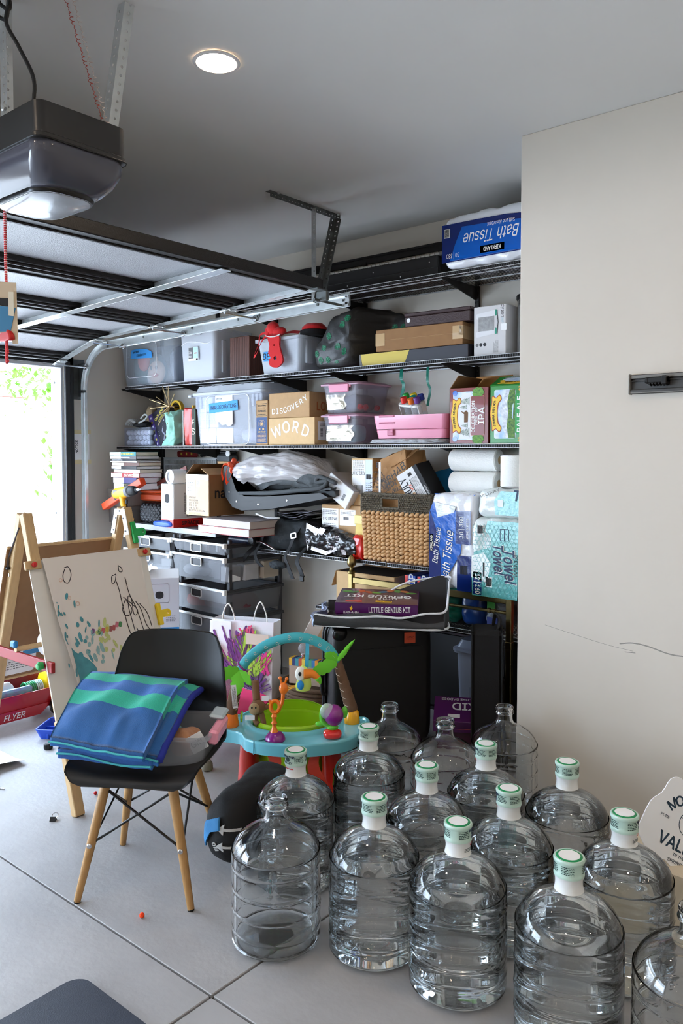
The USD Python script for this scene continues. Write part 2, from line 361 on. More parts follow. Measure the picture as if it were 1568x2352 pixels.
# track
def channel(path, side, w=.05, d=.02, t=.003):
    """C channel swept along path; side = unit vector the web faces away from"""
    p = V(path, float); tg = np.gradient(p, axis=0); tg /= np.linalg.norm(tg, axis=1)[:, None]; s = V(side, float)
    prof = [(-w / 2, d), (-w / 2, 0), (w / 2, 0), (w / 2, d), (w / 2 - t, d), (w / 2 - t, t), (-w / 2 + t, t), (-w / 2 + t, d)]
    rings = []
    for i in range(len(p)):
        n = np.cross(tg[i], s); rings.append(V([p[i] + n * a - s * (b - d) for a, b in prof]))
    return loft(rings)
tk = T('door_track', 'galvanised steel track curving up from the floor beside the garage doorway', 'door track', (-5.1, 3.215, 0))
vx = .0
zt = 2.245; R0 = .3
P('vertical_track', channel([(vx, 0, 0), (vx, 0, 1.0), (vx, 0, zt - R0 - .02)], (0, 1, 0)), galv, tk)
arc = [(vx + R0 - R0 * math.cos(a), 0, zt - R0 + R0 * math.sin(a)) for a in np.linspace(0, math.pi / 2, 14)]
P('curved_track', channel(arc, (0, 1, 0)), galv, tk, smooth=30)
P('horizontal_track', channel([(vx + R0, 0, zt), (1.4, 0, zt + .02), (2.475, 0, zt + .045)], (0, 1, 0), w=.056), galv, tk)
P('backing_angle', join(frame(bb(.0, 2.05, -.035, .035, 0, .003, .001), (.42, .024, zt + .005), (1, 0, .022), (0, 0, 1)), frame(bb(.0, 2.05, -.012, .0, 0, .003, .001), (.42, .03, zt + .04), (1, 0, .022), (0, 1, 0))), galv, tk)
for x in (.7, 1.2, 1.62, 1.8, 2.25): P('bolt', frame(hexbolt(.009, .004), (x, .016, zt + .004 + .02 * x), (1, 0, 0), (0, 0, 1)), galv_dull, tk)
for x, z in ((2.43, .056), (2.45, .075), (2.45, .04)): P('bolt_hole', frame(lathe([(.006, 0), (.006, .002)], 10), (x, .0135, zt + z - .006), (1, 0, 0), (0, 0, 1)), black, tk)
P('flag_bracket', join(bb(-.098, -.094, -.02, .075, 1.88, 2.17, .001), bb(-.098, -.0, .025, .029, 1.9, 2.14, .001), *[frame(hexbolt(), (-.094, y, z), (0, 1, 0), (0, 0, 1)) for y in (0, .05) for z in (1.92, 2.02, 2.12)]), galv_dull, tk)
for z in (.66, .12): P('wall_bracket', join(bb(-.1, -.096, .0, .05, z, z + .07, .001), bb(-.1, -.0, .022, .026, z + .01, z + .06, .001), frame(hexbolt(), (-.096, .012, z + .035), (0, 1, 0), (0, 0, 1))), galv_dull, tk)

def perf(p0, p1, side, w=.032, t=.002, pitch=.025, hr=.0045):
    p0, p1, s = V(p0, float), V(p1, float), V(side, float); d = p1 - p0; L_ = np.linalg.norm(d); d /= L_
    s -= d * (s @ d); s /= np.linalg.norm(s); q = np.cross(d, s)
    hl = unary_union([Point(w * .55, y).buffer(hr, quad_segs=2) for y in np.arange(pitch * .6, L_, pitch)])
    pl = sbox(0, 0, w, L_).difference(hl)
    return join(frame(ext(pl, t), p0, s, d), frame(ext(pl, t), p0 + s * 0 , np.cross(d, s) * 1, d))
hg = T('track_hanger', 'perforated steel angle bracket hanging the garage door track from the ceiling', 'bracket', (-2.9, 3.25, CEIL))
P('ceiling_angle', perf((0, -.33, -.001), (0, .23, -.001), (0, 0, -1)), galv_dull, hg)
P('drop_angle', perf((-.0, -.01, -.02), (-.0, -.01, -.535), (0, 1, 0), w=.03), galv, hg)
P('brace_angle', perf((.16, .0, -.10), (.035, .0, -.535), (1, 0, .25), w=.04), galv_dull, hg)
for y in (-.28, .2): P('lag_bolt', mv(rot(hexbolt(.008, .008), (1, 0, 0), 180), .012, y, -.003), galv, hg)

# opener
op_dark = mt('opener_housing', (40, 38, 37), .36); op_lens = mt('opener_lens', (74, 74, 84), .14, coat=.5); op_clear = mt('opener_diffuser', (150, 152, 156), .25, lucent=.1, coat=.5)
op = T('garage_door_opener', 'dark grey garage door opener hanging from the ceiling with a domed lens', 'garage door opener', (-2.26, 1.305, 2.27))
ow, od = .215, .146                      # half sizes
P('housing', loft([rring(2 * a, 2 * b, r, z) for a, b, r, z in ((ow - .01, od - .01, .03, .205), (ow, od, .03, .2), (ow, od, .03, .115), (ow + .004, od + .004, .032, .112), (ow + .004, od + .004, .032, .098), (ow - .03, od - .03, .03, .096))]), op_dark, op, smooth=35)
bul = [(1.0, .098), (1.02, .085), (1.0, .06), (.9, .025), (.76, .0), (.66, -.012)]
P('lens_cover', loft([rring(2 * ow * s, 2 * od * s, .05 + .03 * (1 - s), z, 8) for s, z in bul]), op_lens, op, smooth=50)
P('lens_rim', loft([rring(2 * ow * s, 2 * od * s, .075, z, 8) for s, z in ((.71, -.004), (.71, -.014), (.69, -.02), (.665, -.02))]), black_gloss, op, smooth=40)
P('diffuser', loft([rring(2 * ow * s, 2 * od * s, .07, z, 8) for s, z in ((.68, -.010), (.66, -.021), (.5, -.029), (.25, -.033), (.02, -.034))]), op_clear, op, smooth=50)
P('edge_band', loft([rring(2 * a, 2 * b, .03, z) for a, b, z in ((ow + .006, od + .006, .097), (ow + .007, od + .007, .1), (ow + .005, od + .005, .102))], cap=False), black, op)
P('learn_button', mv(lathe([(.02, 0), (.02, .006), (.015, .01), (0, .01)], 16), .16, -.05, .2), white, op)
P('hanging_strap', perf((-.03, -.12, .19), (-.03, -.12, CEIL - 2.27 - .001), (1, 0, 0), w=.036), galv, op)
P('hanging_strap', perf((.13, .13, .19), (.23, .13, CEIL - 2.27 - .001), (0, 1, 0), w=.034), galv, op)
P('strap_bolt', frame(hexbolt(.01, .01), (.01, -.13, .23), (1, 0, 0), (0, 0, 1)), galv, op)
P('opener_rail', bb(-2.85, -.2, -.03, .03, .14, .18, .003), galv_dull, op)
cd = [(.17, -.13, .2), (.17, -.13, .27), (.13, -.15, .36), (.10, -.17, .43), (.1, -.16, .5), (.05, -.17, .52), (.02, -.16, .49), (.06, -.15, .46), (.12, -.17, .49), (.16, -.17, .53), (.14, -.16, .555), (.08, -.17, .53), (.06, -.17, .50), (.1, -.16, .47), (.1, -.16, .52), (.09, -.14, .569)]
P('power_cord', tube(spline(cd, 8), .0055, 8), black, op, smooth=True)
def coil(p0, p1, turns, r, sag=0):
    t = np.linspace(0, 1, turns * 9); p0, p1 = V(p0), V(p1); b = p0 + (p1 - p0) * t[:, None] + V([0, 0, -1]) * (sag * np.sin(t * np.pi))[:, None]
    rr = r * (.6 + .4 * np.sin(t * 40)); a = t * turns * 2 * np.pi
    return b + np.c_[rr * np.cos(a), rr * np.sin(a), 0 * a]
P('bell_wire', tube(coil((.18, .09, .2), (.12, .0, .57), 30, .006), .0012, 4), mt('wire_red', (170, 74, 58), .5), op)
P('bell_wire', tube(coil((.185, .1, .2), (.13, .02, .57), 26, .007), .0012, 4), mt('wire_white', (206, 190, 180), .5), op)
rc_m = T('release_cord', 'red and white release cord with handle and torn warning tag under the opener', 'cord', (-2.5, 1.3, 1.79))
rope = mt('cord_red', (214, 62, 66), .7)
P('cord', join(tube(spline([(0, 0, .62), (-.002, 0, .35), (.002, 0, .2), (-.004, 0, .02), (.0, 0, -.0)], 6), .0045, 7), tube(coil((0, 0, .005), (0, 0, .06), 8, .004), .003, 5)), rope, rc_m)
P('cord_fleck', join([bx(.0096, .0096, .0022, (math.sin(k) * .001, 0, .2 + k * .0075), .001) for k in range(52)]), mt('cord_white', (240, 215, 215), .7), rc_m)
P('handle', loft([rring(a, .022, .01, z, c=(.0, 0)) for a, z in ((.055, .07), (.078, .074), (.075, .088), (.05, .105))]), red, rc_m, smooth=40)
uvc = ((.766, .643, 0), (.05, -.06, 1))
P('warning_tag', frame(ext(Polygon([(-.05, .08), (.028, .09), (.032, .05), (.05, .05), (.052, .245), (-.05, .25)]), .0015), (.0, -.012, .01), *uvc), mt('tag_tan', (206, 186, 158), .6), rc_m)
flat(rc_m, 'tag_print', Polygon([(-.05, .088), (.028, .09), (.048, .165), (-.05, .178)]), (.0, -.0125, .01), uvc, mt('tag_blue', (66, 130, 172), .5), .003)
flat(rc_m, 'tag_print', Polygon([(-.05, .18), (.03, .168), (.03, .195), (-.05, .2)]), (.0, -.0125, .01), uvc, ink, .003)
flat(rc_m, 'tag_label', Polygon([(.024, .14), (.042, .138), (.044, .215), (.027, .216)]), (.0, -.0125, .01), uvc, cream, .0045)
letter(rc_m, 'Danger', .014, (-.012, -.016, .155), uvc, cream, turn=-8)
flat(rc_m, 'tag_print', lines(.05, .02, 3, 4), (-.02, -.016, .135), uvc, cream, .0008)

# ================================================================ hanging shelves
SX = (-5.11, -4.45, -3.85, -3.07, -2.27)
hr_ = tag(P('wall_hang_rail', join(bb(-5.16, XC - .03, YB - .012, YB, 2.665, 2.715, .003), bb(-5.16, XC - .03, YB - .016, YB - .01, 2.70, 2.716, .002)), graphite), 'long graphite hang rail screwed along the wall under the ceiling', 'shelf rail')
std_slots = unary_union([sbox(x - .002, y, x + .002, y + .012) for x in (-.006, .006) for y in np.arange(.02, 2.1, .032)])
sl = ['left end of the shelves', 'second from the left end', 'middle of the shelf run', 'behind the track end', 'beside the forward wall']
for x, lb in zip(SX, sl):
    st = T('shelf_standard', f'slotted graphite shelf upright on the back wall, {lb}', 'shelf upright', (x, YB, .55), group='shelf uprights')
    P('upright', frame(ext(sbox(-.0125, 0, .0125, 2.13).difference(std_slots), .003), (0, -.016, 0), *F_), graphite, st)
    P('flange', join(bb(-.0125, -.009, -.014, 0, 0, 2.13, .0005), bb(.009, .0125, -.014, 0, 0, 2.13, .0005)), graphite, st)
YF, DEP = 3.55, .385
def bracket(x, z):
    m = ext(Polygon([(0, 0), (DEP - .01, 0), (DEP - .01, -.012), (.03, -.075), (0, -.075)]), .006)
    return join(frame(m, (x - .003, YB - .002, z - .012), (0, -1, 0), (0, 0, 1)), frame(ext(sbox(0, -.004, DEP - .01, 0), .016), (x - .008, YB - .002, z - .012), (0, -1, 0), (0, 0, 1)))
def wire_shelf(x0, x1, z, label, xs, group):
    s = T('wire_shelf', label, 'shelf', ((x0 + x1) / 2, YF, z), group=group); w = x1 - x0 - .006; h = w / 2
    P('front_lip', join(bb(-h, h, -.002, .003, -.0035, .0, .001), bb(-h, h, -.002, .003, -.022, -.0185, .001)), shelf_lip, s); P('lip_tick', join([bb(x, x + .0035, -.001, .002, -.019, -.003, .0005) for x in np.arange(-h, h, .013)]), shelf_grey, s)
    P('lip_backing', bb(-h, h, .003, .005, -.021, -.001, .0005), graphite, s)
    n = int(w / .0145)
    P('wire_deck', join([bb(x - .0016, x + .0016, .004, DEP - .004, -.0045, -.0012, .0005) for x in np.linspace(-h + .004, h - .004, n)]), shelf_grey, s)
    P('cross_rod', join([bb(-h, h, y, y + .006, -.011, -.0045, .001) for y in (.10, .24, .375)]), shelf_lip, s)
    for x in xs:
        b = bracket(x, z); P('bracket', mv(b, -(x0 + x1) / 2, -YF, -z), graphite, s)
S1, S2, S3, S4, S5 = 2.437, 1.987, 1.540, .878, .575
wire_shelf(-3.85, -2.40, S1, 'top wire shelf carrying the long dark panel', (-3.85, -3.07), 'hanging wire shelves')
wire_shelf(-2.40, XC - .01, S1, 'top wire shelf beneath the blue bath tissue pack', (-2.27, -1.62), 'hanging wire shelves')
wire_shelf(-5.06, -3.85, S2, 'second wire shelf from the top, under the two large clear tubs', (-5.11, -4.45), 'hanging wire shelves')
wire_shelf(-3.85, -2.40, S2, 'second wire shelf from the top, under the dark dotted bag', (-3.57, -3.07), 'hanging wire shelves')
wire_shelf(-2.40, XC - .01, S2, 'second wire shelf from the top, under the white fan-filter box', (-2.27, -1.62), 'hanging wire shelves')
wire_shelf(-5.18, -4.17, S3, 'third wire shelf, under the golf balls and gold starburst', (-5.11, -4.45), 'hanging wire shelves')
wire_shelf(-4.17, -3.33, S3, 'third wire shelf, under the large labelled decorations tub', (-3.85, -3.4), 'hanging wire shelves')
wire_shelf(-3.33, XC - .01, S3, 'third wire shelf, under the pink bins and ale cartons', (-3.07, -2.27, -1.62), 'hanging wire shelves')
wire_shelf(-3.655, -2.62, S4, 'wire shelf under the black backpack and snack bag', (-3.07,), 'hanging wire shelves')
wire_shelf(-2.62, -2.30, S4, 'wire shelf under the wicker basket', (-2.33,), 'hanging wire shelves')
wire_shelf(-3.15, XC - .01, S5, 'lowest wire shelf behind the black suitcase', (-3.07, -2.27, -1.62), 'hanging wire shelves')
# ================================================================ cartons and tubs
def carton(name, label, cat, x0, x1, yf, d, z0, z1, m, rz=0, tape=None, seam=True, group=None, ch=.003):
    w, h = x1 - x0, z1 - z0
    b = T(name, label, cat, ((x0 + x1) / 2, yf + d / 2, z0), rz, group=group)
    P('box_body', bb(-w / 2, w / 2, -d / 2, d / 2, 0, h, ch), m, b)
    if seam: P('flap_seam', bb(-w / 2, w / 2, -.001, .001, h - .0005, h + .0004, .0002), kraft_dk, b)
    if tape:
        P('tape', join(bb(-w / 2 - .0008, w / 2 + .0008, -.025, .025, h - .001, h + .0009, .0003), *[bb(s * w / 2 - .0008, s * w / 2 + .0008, -.025, .025, h - .06, h, .0003) for s in (-1, 1)]), tape, b)
    return b, w, d, h
def tub(name, label, cat, x0, x1, yf, d, z0, z1, m, lid=None, taper=.035, rim=.012, rz=0, group=None, thick=.004, lid_h=.03, ribs=True):
    """open plastic box with thin walls, tapering downwards, rolled rim and an optional lid"""
    w, h = x1 - x0, z1 - z0; b = T(name, label, cat, ((x0 + x1) / 2, yf + d / 2, z0), rz, group=group)
    hb = h - (lid_h if lid else 0)
    o = [(1 - taper / w, 1 - taper / d, .002), (1 - taper / w * .95, 1 - taper / d * .95, .012), (1, 1, hb - .02)]
    rings = [rring(w * a - .02, d * c - .02, .02, 0) for a, c, z in o[:1]] + [rring(w * a, d * c, .03, z) for a, c, z in o]
    rings += [rring(w + 2 * rim, d + 2 * rim, .03, hb - .018), rring(w + 2 * rim, d + 2 * rim, .03, hb), rring(w - thick, d - thick, .03, hb)]
    rings += [rring(w * o[1][0] - 2 * thick, d * o[1][1] - 2 * thick, .03, .014), rring(w * o[1][0] - .04, d * o[1][1] - .04, .02, .006)]
    P('tub_body', loft(rings), m, b, smooth=35)
    if lid:
        lr = [rring(w + 2 * rim + .012, d + 2 * rim + .012, .035, hb - .008), rring(w + 2 * rim + .012, d + 2 * rim + .012, .035, hb + .008), rring(w + .0, d + .0, .03, hb + .012), rring(w - .03, d - .03, .03, h), rring(w - .08, d - .08, .03, h)]
        P('lid', loft(lr), lid, b, smooth=35)
    return b, w, d, h

# ---------------------------------------------------------------- top shelf
bt = mt('tissue_film_blue', (6, 92, 190), .18, coat=.5, bump=(26, .25)); btd = mt('tissue_film_navy', (8, 34, 104), .2, coat=.5, bump=(26, .2)); btw = mt('tissue_film_white', (232, 234, 240), .2, coat=.5, bump=(30, .3))
def roll_pack(b, w, d, h, nx, nz, m_end, m_front, amp=.006):
    """shrink-wrapped block of rolls: lumpy along the top and bottom edges"""
    g = blob(w / 2, d / 2, h / 2, .22, 5); v = V(g.vertices)
    v[:, 2] += amp * np.abs(np.cos((v[:, 0] / w + .5) * np.pi * nx)) * (v[:, 2] / (h / 2)) - amp * .5
    v[:, 1] += amp * .5 * np.cos((v[:, 0] / w + .5) * 2 * np.pi * nx) * np.sign(v[:, 1]) * (np.abs(v[:, 1]) > d * .4)
    v += ((meshkit.fbm(v * 16, 3, 5) - .5) * .012)[:, None] * np.sign(v)
    v[:, 2] -= v[:, 2].min()
    P('wrapped_rolls', tri(v, g.faces), m_end, b, smooth=60)
def wrap_print(b, name, poly, off, uv, m, curve, parent_o=(0, 0, 0)):
    pass
bp = T('bath_tissue_pack', 'blue bath tissue pack lying upside down on the top shelf', 'bath tissue', (-1.93, 3.68, S1 + .001))
w, d, h = .63, .32, .262
roll_pack(bp, w, d, h, 5, 3, btw, btw)
fo = -d / 2 - .0065
arcp = Polygon([(-.31, .035), (.315, .035), (.315, .17), (.22, .205), (.05, .222), (-.12, .226), (-.31, .228)])
flat(bp, 'blue_print', arcp, (0, fo + .002, 0), F_, btd, .003)
flat(bp, 'blue_print', Polygon([(-.26, .04), (.313, .04), (.313, .15), (.2, .18), (.02, .195), (-.19, .203), (-.23, .12)]), (0, fo, 0), F_, bt, .0032)
letter(bp, 'Bath Tissue', .062, (-.03, fo - .0015, .135), F_, navy, 'lettering', turn=180, bold=True, shear=.22, width=.315)
letter(bp, 'Bath Tissue', .058, (-.03, fo - .0035, .135), F_, white, 'lettering', turn=180, shear=.22, width=.305)
letter(bp, 'Soft and Absorbent', .02, (.03, fo - .003, .187), F_, white, turn=180, width=.15)
flat(bp, 'brand_patch', rc(-.085, .052, .05, .088), (0, fo - .001, 0), F_, ink, .0022)
letter(bp, 'KIRKLAND', .02, (-.018, fo - .0035, .070), F_, white, turn=180, bold=True, width=.095)
letter(bp, '30 | 380', .022, (-.243, fo - .003, .065), F_, white, turn=180, width=.075)
flat(bp, 'barcode_patch', rc(-.295, .16, -.262, .205), (0, fo - .001, 0), F_, white, .0015)
flat(bp, 'barcode', affinity.rotate(barcode(.04, .026, 3), 90), (-.2785, fo - .003, .183), F_, ink, .0006)
letter(bp, 'PER ROLL', .014, (.27, fo - .002, .225), F_, navy, turn=180)
lb = T('folded_screen', 'long black folded panel with pale felt top edge on the top shelf', 'panel', (-3.06, 3.74, S1 + .001))
P('panel_body', join(bb(-.75, .73, -.13, .13, .004, .115, .004), bb(-.75, .73, -.134, -.128, .05, .054, .001)), mt('panel_black', (24, 23, 24), .5), lb)
P('panel_base', bb(-.75, .73, -.128, .128, 0, .004, .001), mt('panel_brown', (92, 58, 38), .6), lb)
P('felt_edge', join([bx(.03, .27, .012, (-.735 + .0305 * k, 0, .12), .004) for k in range(49)]), mt('felt_pale', (150, 146, 138), .95), lb)
for k in range(8): P('stud', frame(lathe([(.004, 0), (.004, .002), (0, .003)], 8), (-.65 + .19 * k, -.131, .03 + .05 * (k % 2)), *F_), steel, lb)
P('wire_clip', tube(spline([(.73, -.1, .1), (.745, -.1, .14), (.735, -.1, .16), (.72, -.11, .12), (.74, -.12, .1)], 6), .003, 6), black, lb)

# ---------------------------------------------------------------- second shelf
z = S2 + .001
b, w, d, h = tub('storage_tub', 'clear tub of costumes with a blue tape label, leftmost on the second shelf', 'storage tub', -5.15, -4.50, 3.57, .33, z, z + .335, clear_plast, taper=.05)
P('front_panel_line', frame(ext(rrect(.36, .26, .04).difference(rrect(.352, .252, .037)), .002), (-.06, -d / 2 - .001, .19), *F_), mt('plast_edge', (235, 238, 242), .2), b)
flat(b, 'tape_label', Polygon([(-.13, 0), (.13, -.01), (.125, .035), (.06, .06), (-.03, .068), (-.12, .062)]), (-.06, -d / 2 - .003, .205), F_, blue_tape)
letter(b, 'winter', .018, (-.12, -d / 2 - .0042, .252), F_, ink, shear=.3, turn=3); letter(b, 'DiMarcos', .019, (-.055, -d / 2 - .0042, .226), F_, ink, shear=.2, turn=3)
inz = z + .012
def lump(name, label, cat, loc, s, m, amp=.25, seed=1, e=.8, rz=0, n=4):
    x = T(name, label, cat, loc, rz); g = blob(*s, e, n); v = V(g.vertices); v *= (1 + amp * (meshkit.fbm(v / min(s) * .8 + seed * 7.3, 3, seed) - .5) * 2)[:, None]
    v[:, 2] -= v[:, 2].min(); P('cloth', tri(v, g.faces), m, x, smooth=True); return x
fab = lambda n, c: mt('cloth_' + n, c, .85, bump=(160, .1), sheen=.2)
lump('folded_costume', 'teal costume cloth inside the leftmost clear tub', 'clothes', (-5.0, 3.74, inz), (.09, .13, .125), fab('teal', (40, 104, 106)), .1, 2)
lump('folded_costume', 'grey costume cloth at the right of the leftmost clear tub', 'clothes', (-4.62, 3.76, inz), (.08, .12, .14), fab('slate', (78, 82, 100)), .1, 3)
lump('folded_costume', 'coral red cloth behind the blue tape of the leftmost tub', 'clothes', (-4.93, 3.625, inz + .1), (.055, .03, .08), fab('coral', (232, 104, 88)), .15, 4)
pk = T('pumpkin_face_toy', 'pale pumpkin cloth toy with a face inside the leftmost clear tub', 'toy', (-4.79, 3.635, inz))
P('body', ell(.095, .03, .085, (0, 0, .085)), fab('peach', (232, 190, 160)), pk, smooth=True); P('stem', tube([(0, 0, .165), (.004, 0, .2)], .01, 8), fab('stem', (206, 170, 130)), pk)
P('mouth', ell(.035, .006, .014, (.02, -.028, .06), 2), fab('coral', 0), pk, smooth=True)
for s in (-1, 1): P('eye', ell(.011, .006, .016, (s * .03, -.028, .115), 2), black, pk)
P('back_shade', ell(.05, .02, .06, (-.1, .03, .06)), fab('cream', (220, 214, 200)), pk, smooth=True)
lump('folded_costume', 'plum cloth at the back of the leftmost clear tub', 'clothes', (-4.68, 3.83, inz + .1), (.1, .05, .10), fab('plum', (140, 70, 110)), .1, 5)

b, w, d, h = tub('file_tub', 'tall white plastic tub with a small printed sticker, second shelf', 'storage tub', -4.445, -4.075, 3.57, .34, z + .0, z + .345, milk_dense, taper=.03)
P('base_step', loft([rring(.33, .31, .02, .0), rring(.335, .315, .02, .02)]), milk_dense, b)
P('handle_lip', frame(ext(rrect(.10, .04, .012).difference(rrect(.088, .028, .008)), .012), (.02, -d / 2 - .012, .325), *F_), milk_dense, b)
P('torn_tape', frame(ext(unary_union([stroke([(-.16, 0), (-.1, .02), (-.03, .012), (.04, .008), (.1, -.004), (.16, .004)], .004), stroke([(-.15, .004), (-.08, .024), (.0, .018)], .003)]), .001), (0, -d / 2 - .003, .25), *F_), mt('torn_white', (248, 248, 250), .4), b)
panel(b, 'sticker', .105, .095, (-.03, -d / 2 - .003, .185), F_, paper)
flat(b, 'sticker_print', rc(-.05, -.03, -.005, .045), (-.03, -d / 2 - .0042, .185), F_, ink_grey); flat(b, 'sticker_print', rc(.0, -.03, .05, .045), (-.03, -d / 2 - .0042, .185), F_, mt('pale_aqua', (190, 220, 224), .6))
flat(b, 'sticker_print', lines(.038, .05, 6, 9), (-.058, -d / 2 - .0052, .185), F_, paper); flat(b, 'sticker_print', rc(.012, -.003, .036, .003), (-.03, -d / 2 - .0052, .19), F_, red); flat(b, 'barcode', barcode(.02, .012, 4), (.008, -d / 2 - .0045, .147), F_, ink)
PM('side_rib', [bb(w / 2 - .002, w / 2 + .012, y - .02, y + .02, .05, .27, .004) for y in (-.09, 0, .09)], milk_dense, b)
b, w, d, h = carton('slatted_box', 'dark brown grooved wooden box beside the white tub', 'box', -3.99, -3.80, 3.63, .26, z, z + .275, mt('mahogany', (92, 50, 34), .5, var=(12, .3), stretch=(30, 30, 1)), seam=False)
dk = mt('mahogany_dark', (60, 30, 22), .55)
P('groove', join([bb(x - .0012, x + .0012, -d / 2 - .0008, -d / 2 + .001, .006, h - .006, .0003) for x in np.linspace(-w / 2 + .012, w / 2 - .012, 11)] + [bb(w / 2 - .001, w / 2 + .0008, y - .0012, y + .0012, .006, h - .006, .0003) for y in np.linspace(-d / 2 + .012, d / 2 - .012, 13)]), dk, b)
b, w, d, h = tub('open_tub', 'clear plastic tub with a red mask draped over its front corner', 'storage tub', -3.68, -3.30, 3.58, .30, z, z + .225, milk_plast, taper=.05, rim=.016)
panel(b, 'tape_label', .13, .06, (-.06, -d / 2 - .002, .115), F_, blue_tape); letter(b, 'BEDD', .04, (-.06, -d / 2 - .0032, .115), F_, ink, shear=.15)
PM('side_rib', [bb(w / 2 - .012, w / 2 + .01, y - .03, y + .03, .06, .2, .004) for y in (-.07, .07)], milk_plast, b)
lump('fabric_bundle', 'white paper bundle inside the tub under the red mask', 'bundle', (-3.5, 3.73, inz), (.15, .11, .07), fab('white', (226, 226, 228)), .12, 6)
redc = fab('scarlet', (206, 22, 26))
mk = T('eye_mask', 'bright red cloth eye mask with pearl edging hanging over a tub', 'mask', (-3.50, 3.555, z + .10))
bod = Polygon(spline([(-.05, .13, 0), (.05, .13, 0), (.058, .06, 0), (.085, -.02, 0), (.06, -.055, 0), (.02, -.065, 0), (-.025, -.05, 0), (-.035, -.015, 0), (-.02, .0, 0), (-.04, .03, 0), (-.03, .075, 0), (-.05, .13, 0)], 6)[:, :2]).difference(unary_union([Point(.02, -.005).buffer(.014, quad_segs=3), Point(.012, .075).buffer(.007, quad_segs=3)]))
P('mask_front', frame(ext(bod, .012), (0, 0, .0), *F_), redc, mk, smooth=30)
P('mask_crown', join(ell(.05, .03, .045, (-.03, .02, .185), 3), ell(.06, .035, .03, (.01, .03, .165), 3), ell(.035, .025, .04, (-.06, .02, .165), 3)), redc, mk, smooth=True)
rib = lambda p, wd, th=.004: loft([V([q - V(wd) / 2, q + V(wd) / 2, q + V(wd) / 2 + V([0, th, 0]), q - V(wd) / 2 + V([0, th, 0])]) for q in V(p)])
P('strap', join(rib(spline([(-.05, -.004, .15), (-.1, -.01, .11), (-.15, -.01, .03), (-.175, -.005, .02)], 6), (.012, 0, .022)), rib(spline([(-.07, .0, .16), (-.12, -.006, .15), (-.13, -.006, .1), (-.165, -.008, .04)], 6), (.01, 0, .014))), redc, mk, smooth=30)
P('pearl_trim', join([ell(.0042, .0042, .0042, (-.06 + .0082 * k, -.014, .128 + .00045 * (k - 8) ** 2 * .4), 1) for k in range(16)]), paper, mk, smooth=True)
ht = T('baseball_cap', 'red cap with a black band lying on the open clear tub', 'hat', (-3.30, 3.71, z + .226))
P('crown', sc(lathe([(.085, .03), (.08, .06), (.055, .082), (0, .09)], 24), 1, .9, 1), redc, ht, smooth=True); P('band', lathe([(.086, 0), (.09, .005), (.09, .036), (.086, .04)], 24), black_fab, ht, smooth=30)
P('strap', rib(spline([(-.07, -.06, .03), (-.12, -.08, .035), (-.17, -.09, .03)], 4), (0, .03, .02)), redc, ht)
# dark dotted bag
bgm = mt('bag_charcoal', (50, 50, 50), .42, bump=(60, .1)); grn = mt('bag_green_dot', (24, 128, 88), .5)
bag = T('dotted_bag', 'crumpled dark grey bag with green dots on the second shelf', 'bag', (-2.88, 3.75, z))
prof = Polygon([(-.335, .0), (-.36, .10), (-.30, .17), (-.20, .285), (-.06, .325), (.04, .315), (.22, .26), (.36, .2), (.33, .1), (.1, .06), (.02, .0)])
pp = V(prof.exterior.coords)[:-1]
rings = []
for y, s in ((-.16, .5), (-.145, .86), (-.08, 1), (.03, 1), (.11, .84), (.14, .5)):
    c = V([-.08, .13]); q = (pp - c) * s + c; q[:, 1] = np.maximum(q[:, 1], 0); rings.append(np.c_[q[:, 0], np.full(len(q), y), q[:, 1]])
g = loft(rings); g = trimesh.Trimesh(g.vertices, g.faces, process=True); trimesh.repair.fix_normals(g)
for _ in range(2): g = g.subdivide()
trimesh.smoothing.filter_taubin(g, iterations=8)
v = V(g.vertices); nn = meshkit.arrays(tri(v, g.faces), True)[2]; cre = np.abs(np.sin((v[:, 0] * 1.3 + v[:, 2]) * 34 + 5 * meshkit.noise(v * 7, 3)))
v += nn * ((meshkit.fbm(v * 9, 3, 8) - .5) * .035 + (cre ** 3 - .3) * .008)[:, None]; v[:, 2] = np.maximum(v[:, 2], 0) * 1.13; s_ = np.clip((v[:, 0] + .03) / .08, 0, 1); v[:, 1] = v[:, 1] * (1 - .78 * s_) + .135 * s_
P('bag_body', tri(v, g.faces), bgm, bag, smooth=70)
gb = trimesh.Trimesh(v, g.faces, process=False); trimesh.repair.fix_normals(gb)
def on_front(mesh, x, z_, poly, dep=.003, lift=.001):
    """drapes a small flat print on the -y side of a lumpy mesh"""
    e = ext(poly, dep)
    for _ in range(2): e = e.subdivide()
    ev = V(e.vertices); px, pz = ev[:, 0] + x, ev[:, 1] + z_; mvt = V(mesh.vertices)
    near = mvt[np.abs(mvt[:, 0] - x) + np.abs(mvt[:, 2] - z_) < .25]; near = near[near[:, 1] < np.median(near[:, 1])] if len(near) > 8 else mvt
    from scipy.spatial import cKDTree
    dd, ii = cKDTree(near[:, [0, 2]]).query(np.c_[px, pz], k=4); wgt = 1 / (dd + 1e-4); yy = (near[ii][:, :, 1] * wgt).sum(1) / wgt.sum(1)
    return tri(np.c_[px, yy - lift - ev[:, 2], pz], e.faces[:, ::-1])
dots = unary_union([rc(-.02 + .008 * i, -.02 + .008 * j, -.014 + .008 * i, -.014 + .008 * j) for i in range(5) for j in range(5) if (i - 2) ** 2 + (j - 2) ** 2 < 6])
for k, (x, z_) in enumerate(((-.27, .06), (-.21, .06), (-.2, .2), (-.1, .26), (-.14, .03), (-.06, .29), (-.24, .13), (.1, .25), (.16, .245), (-.13, .13), (-.3, .1), (-.08, .1))):
    pg = [affinity.rotate(q, 30 * k, origin=(0, 0)) for q in dots.geoms]
    P('green_dot', join([on_front(gb, x, z_, q, .002) for q in pg]), grn, bag)
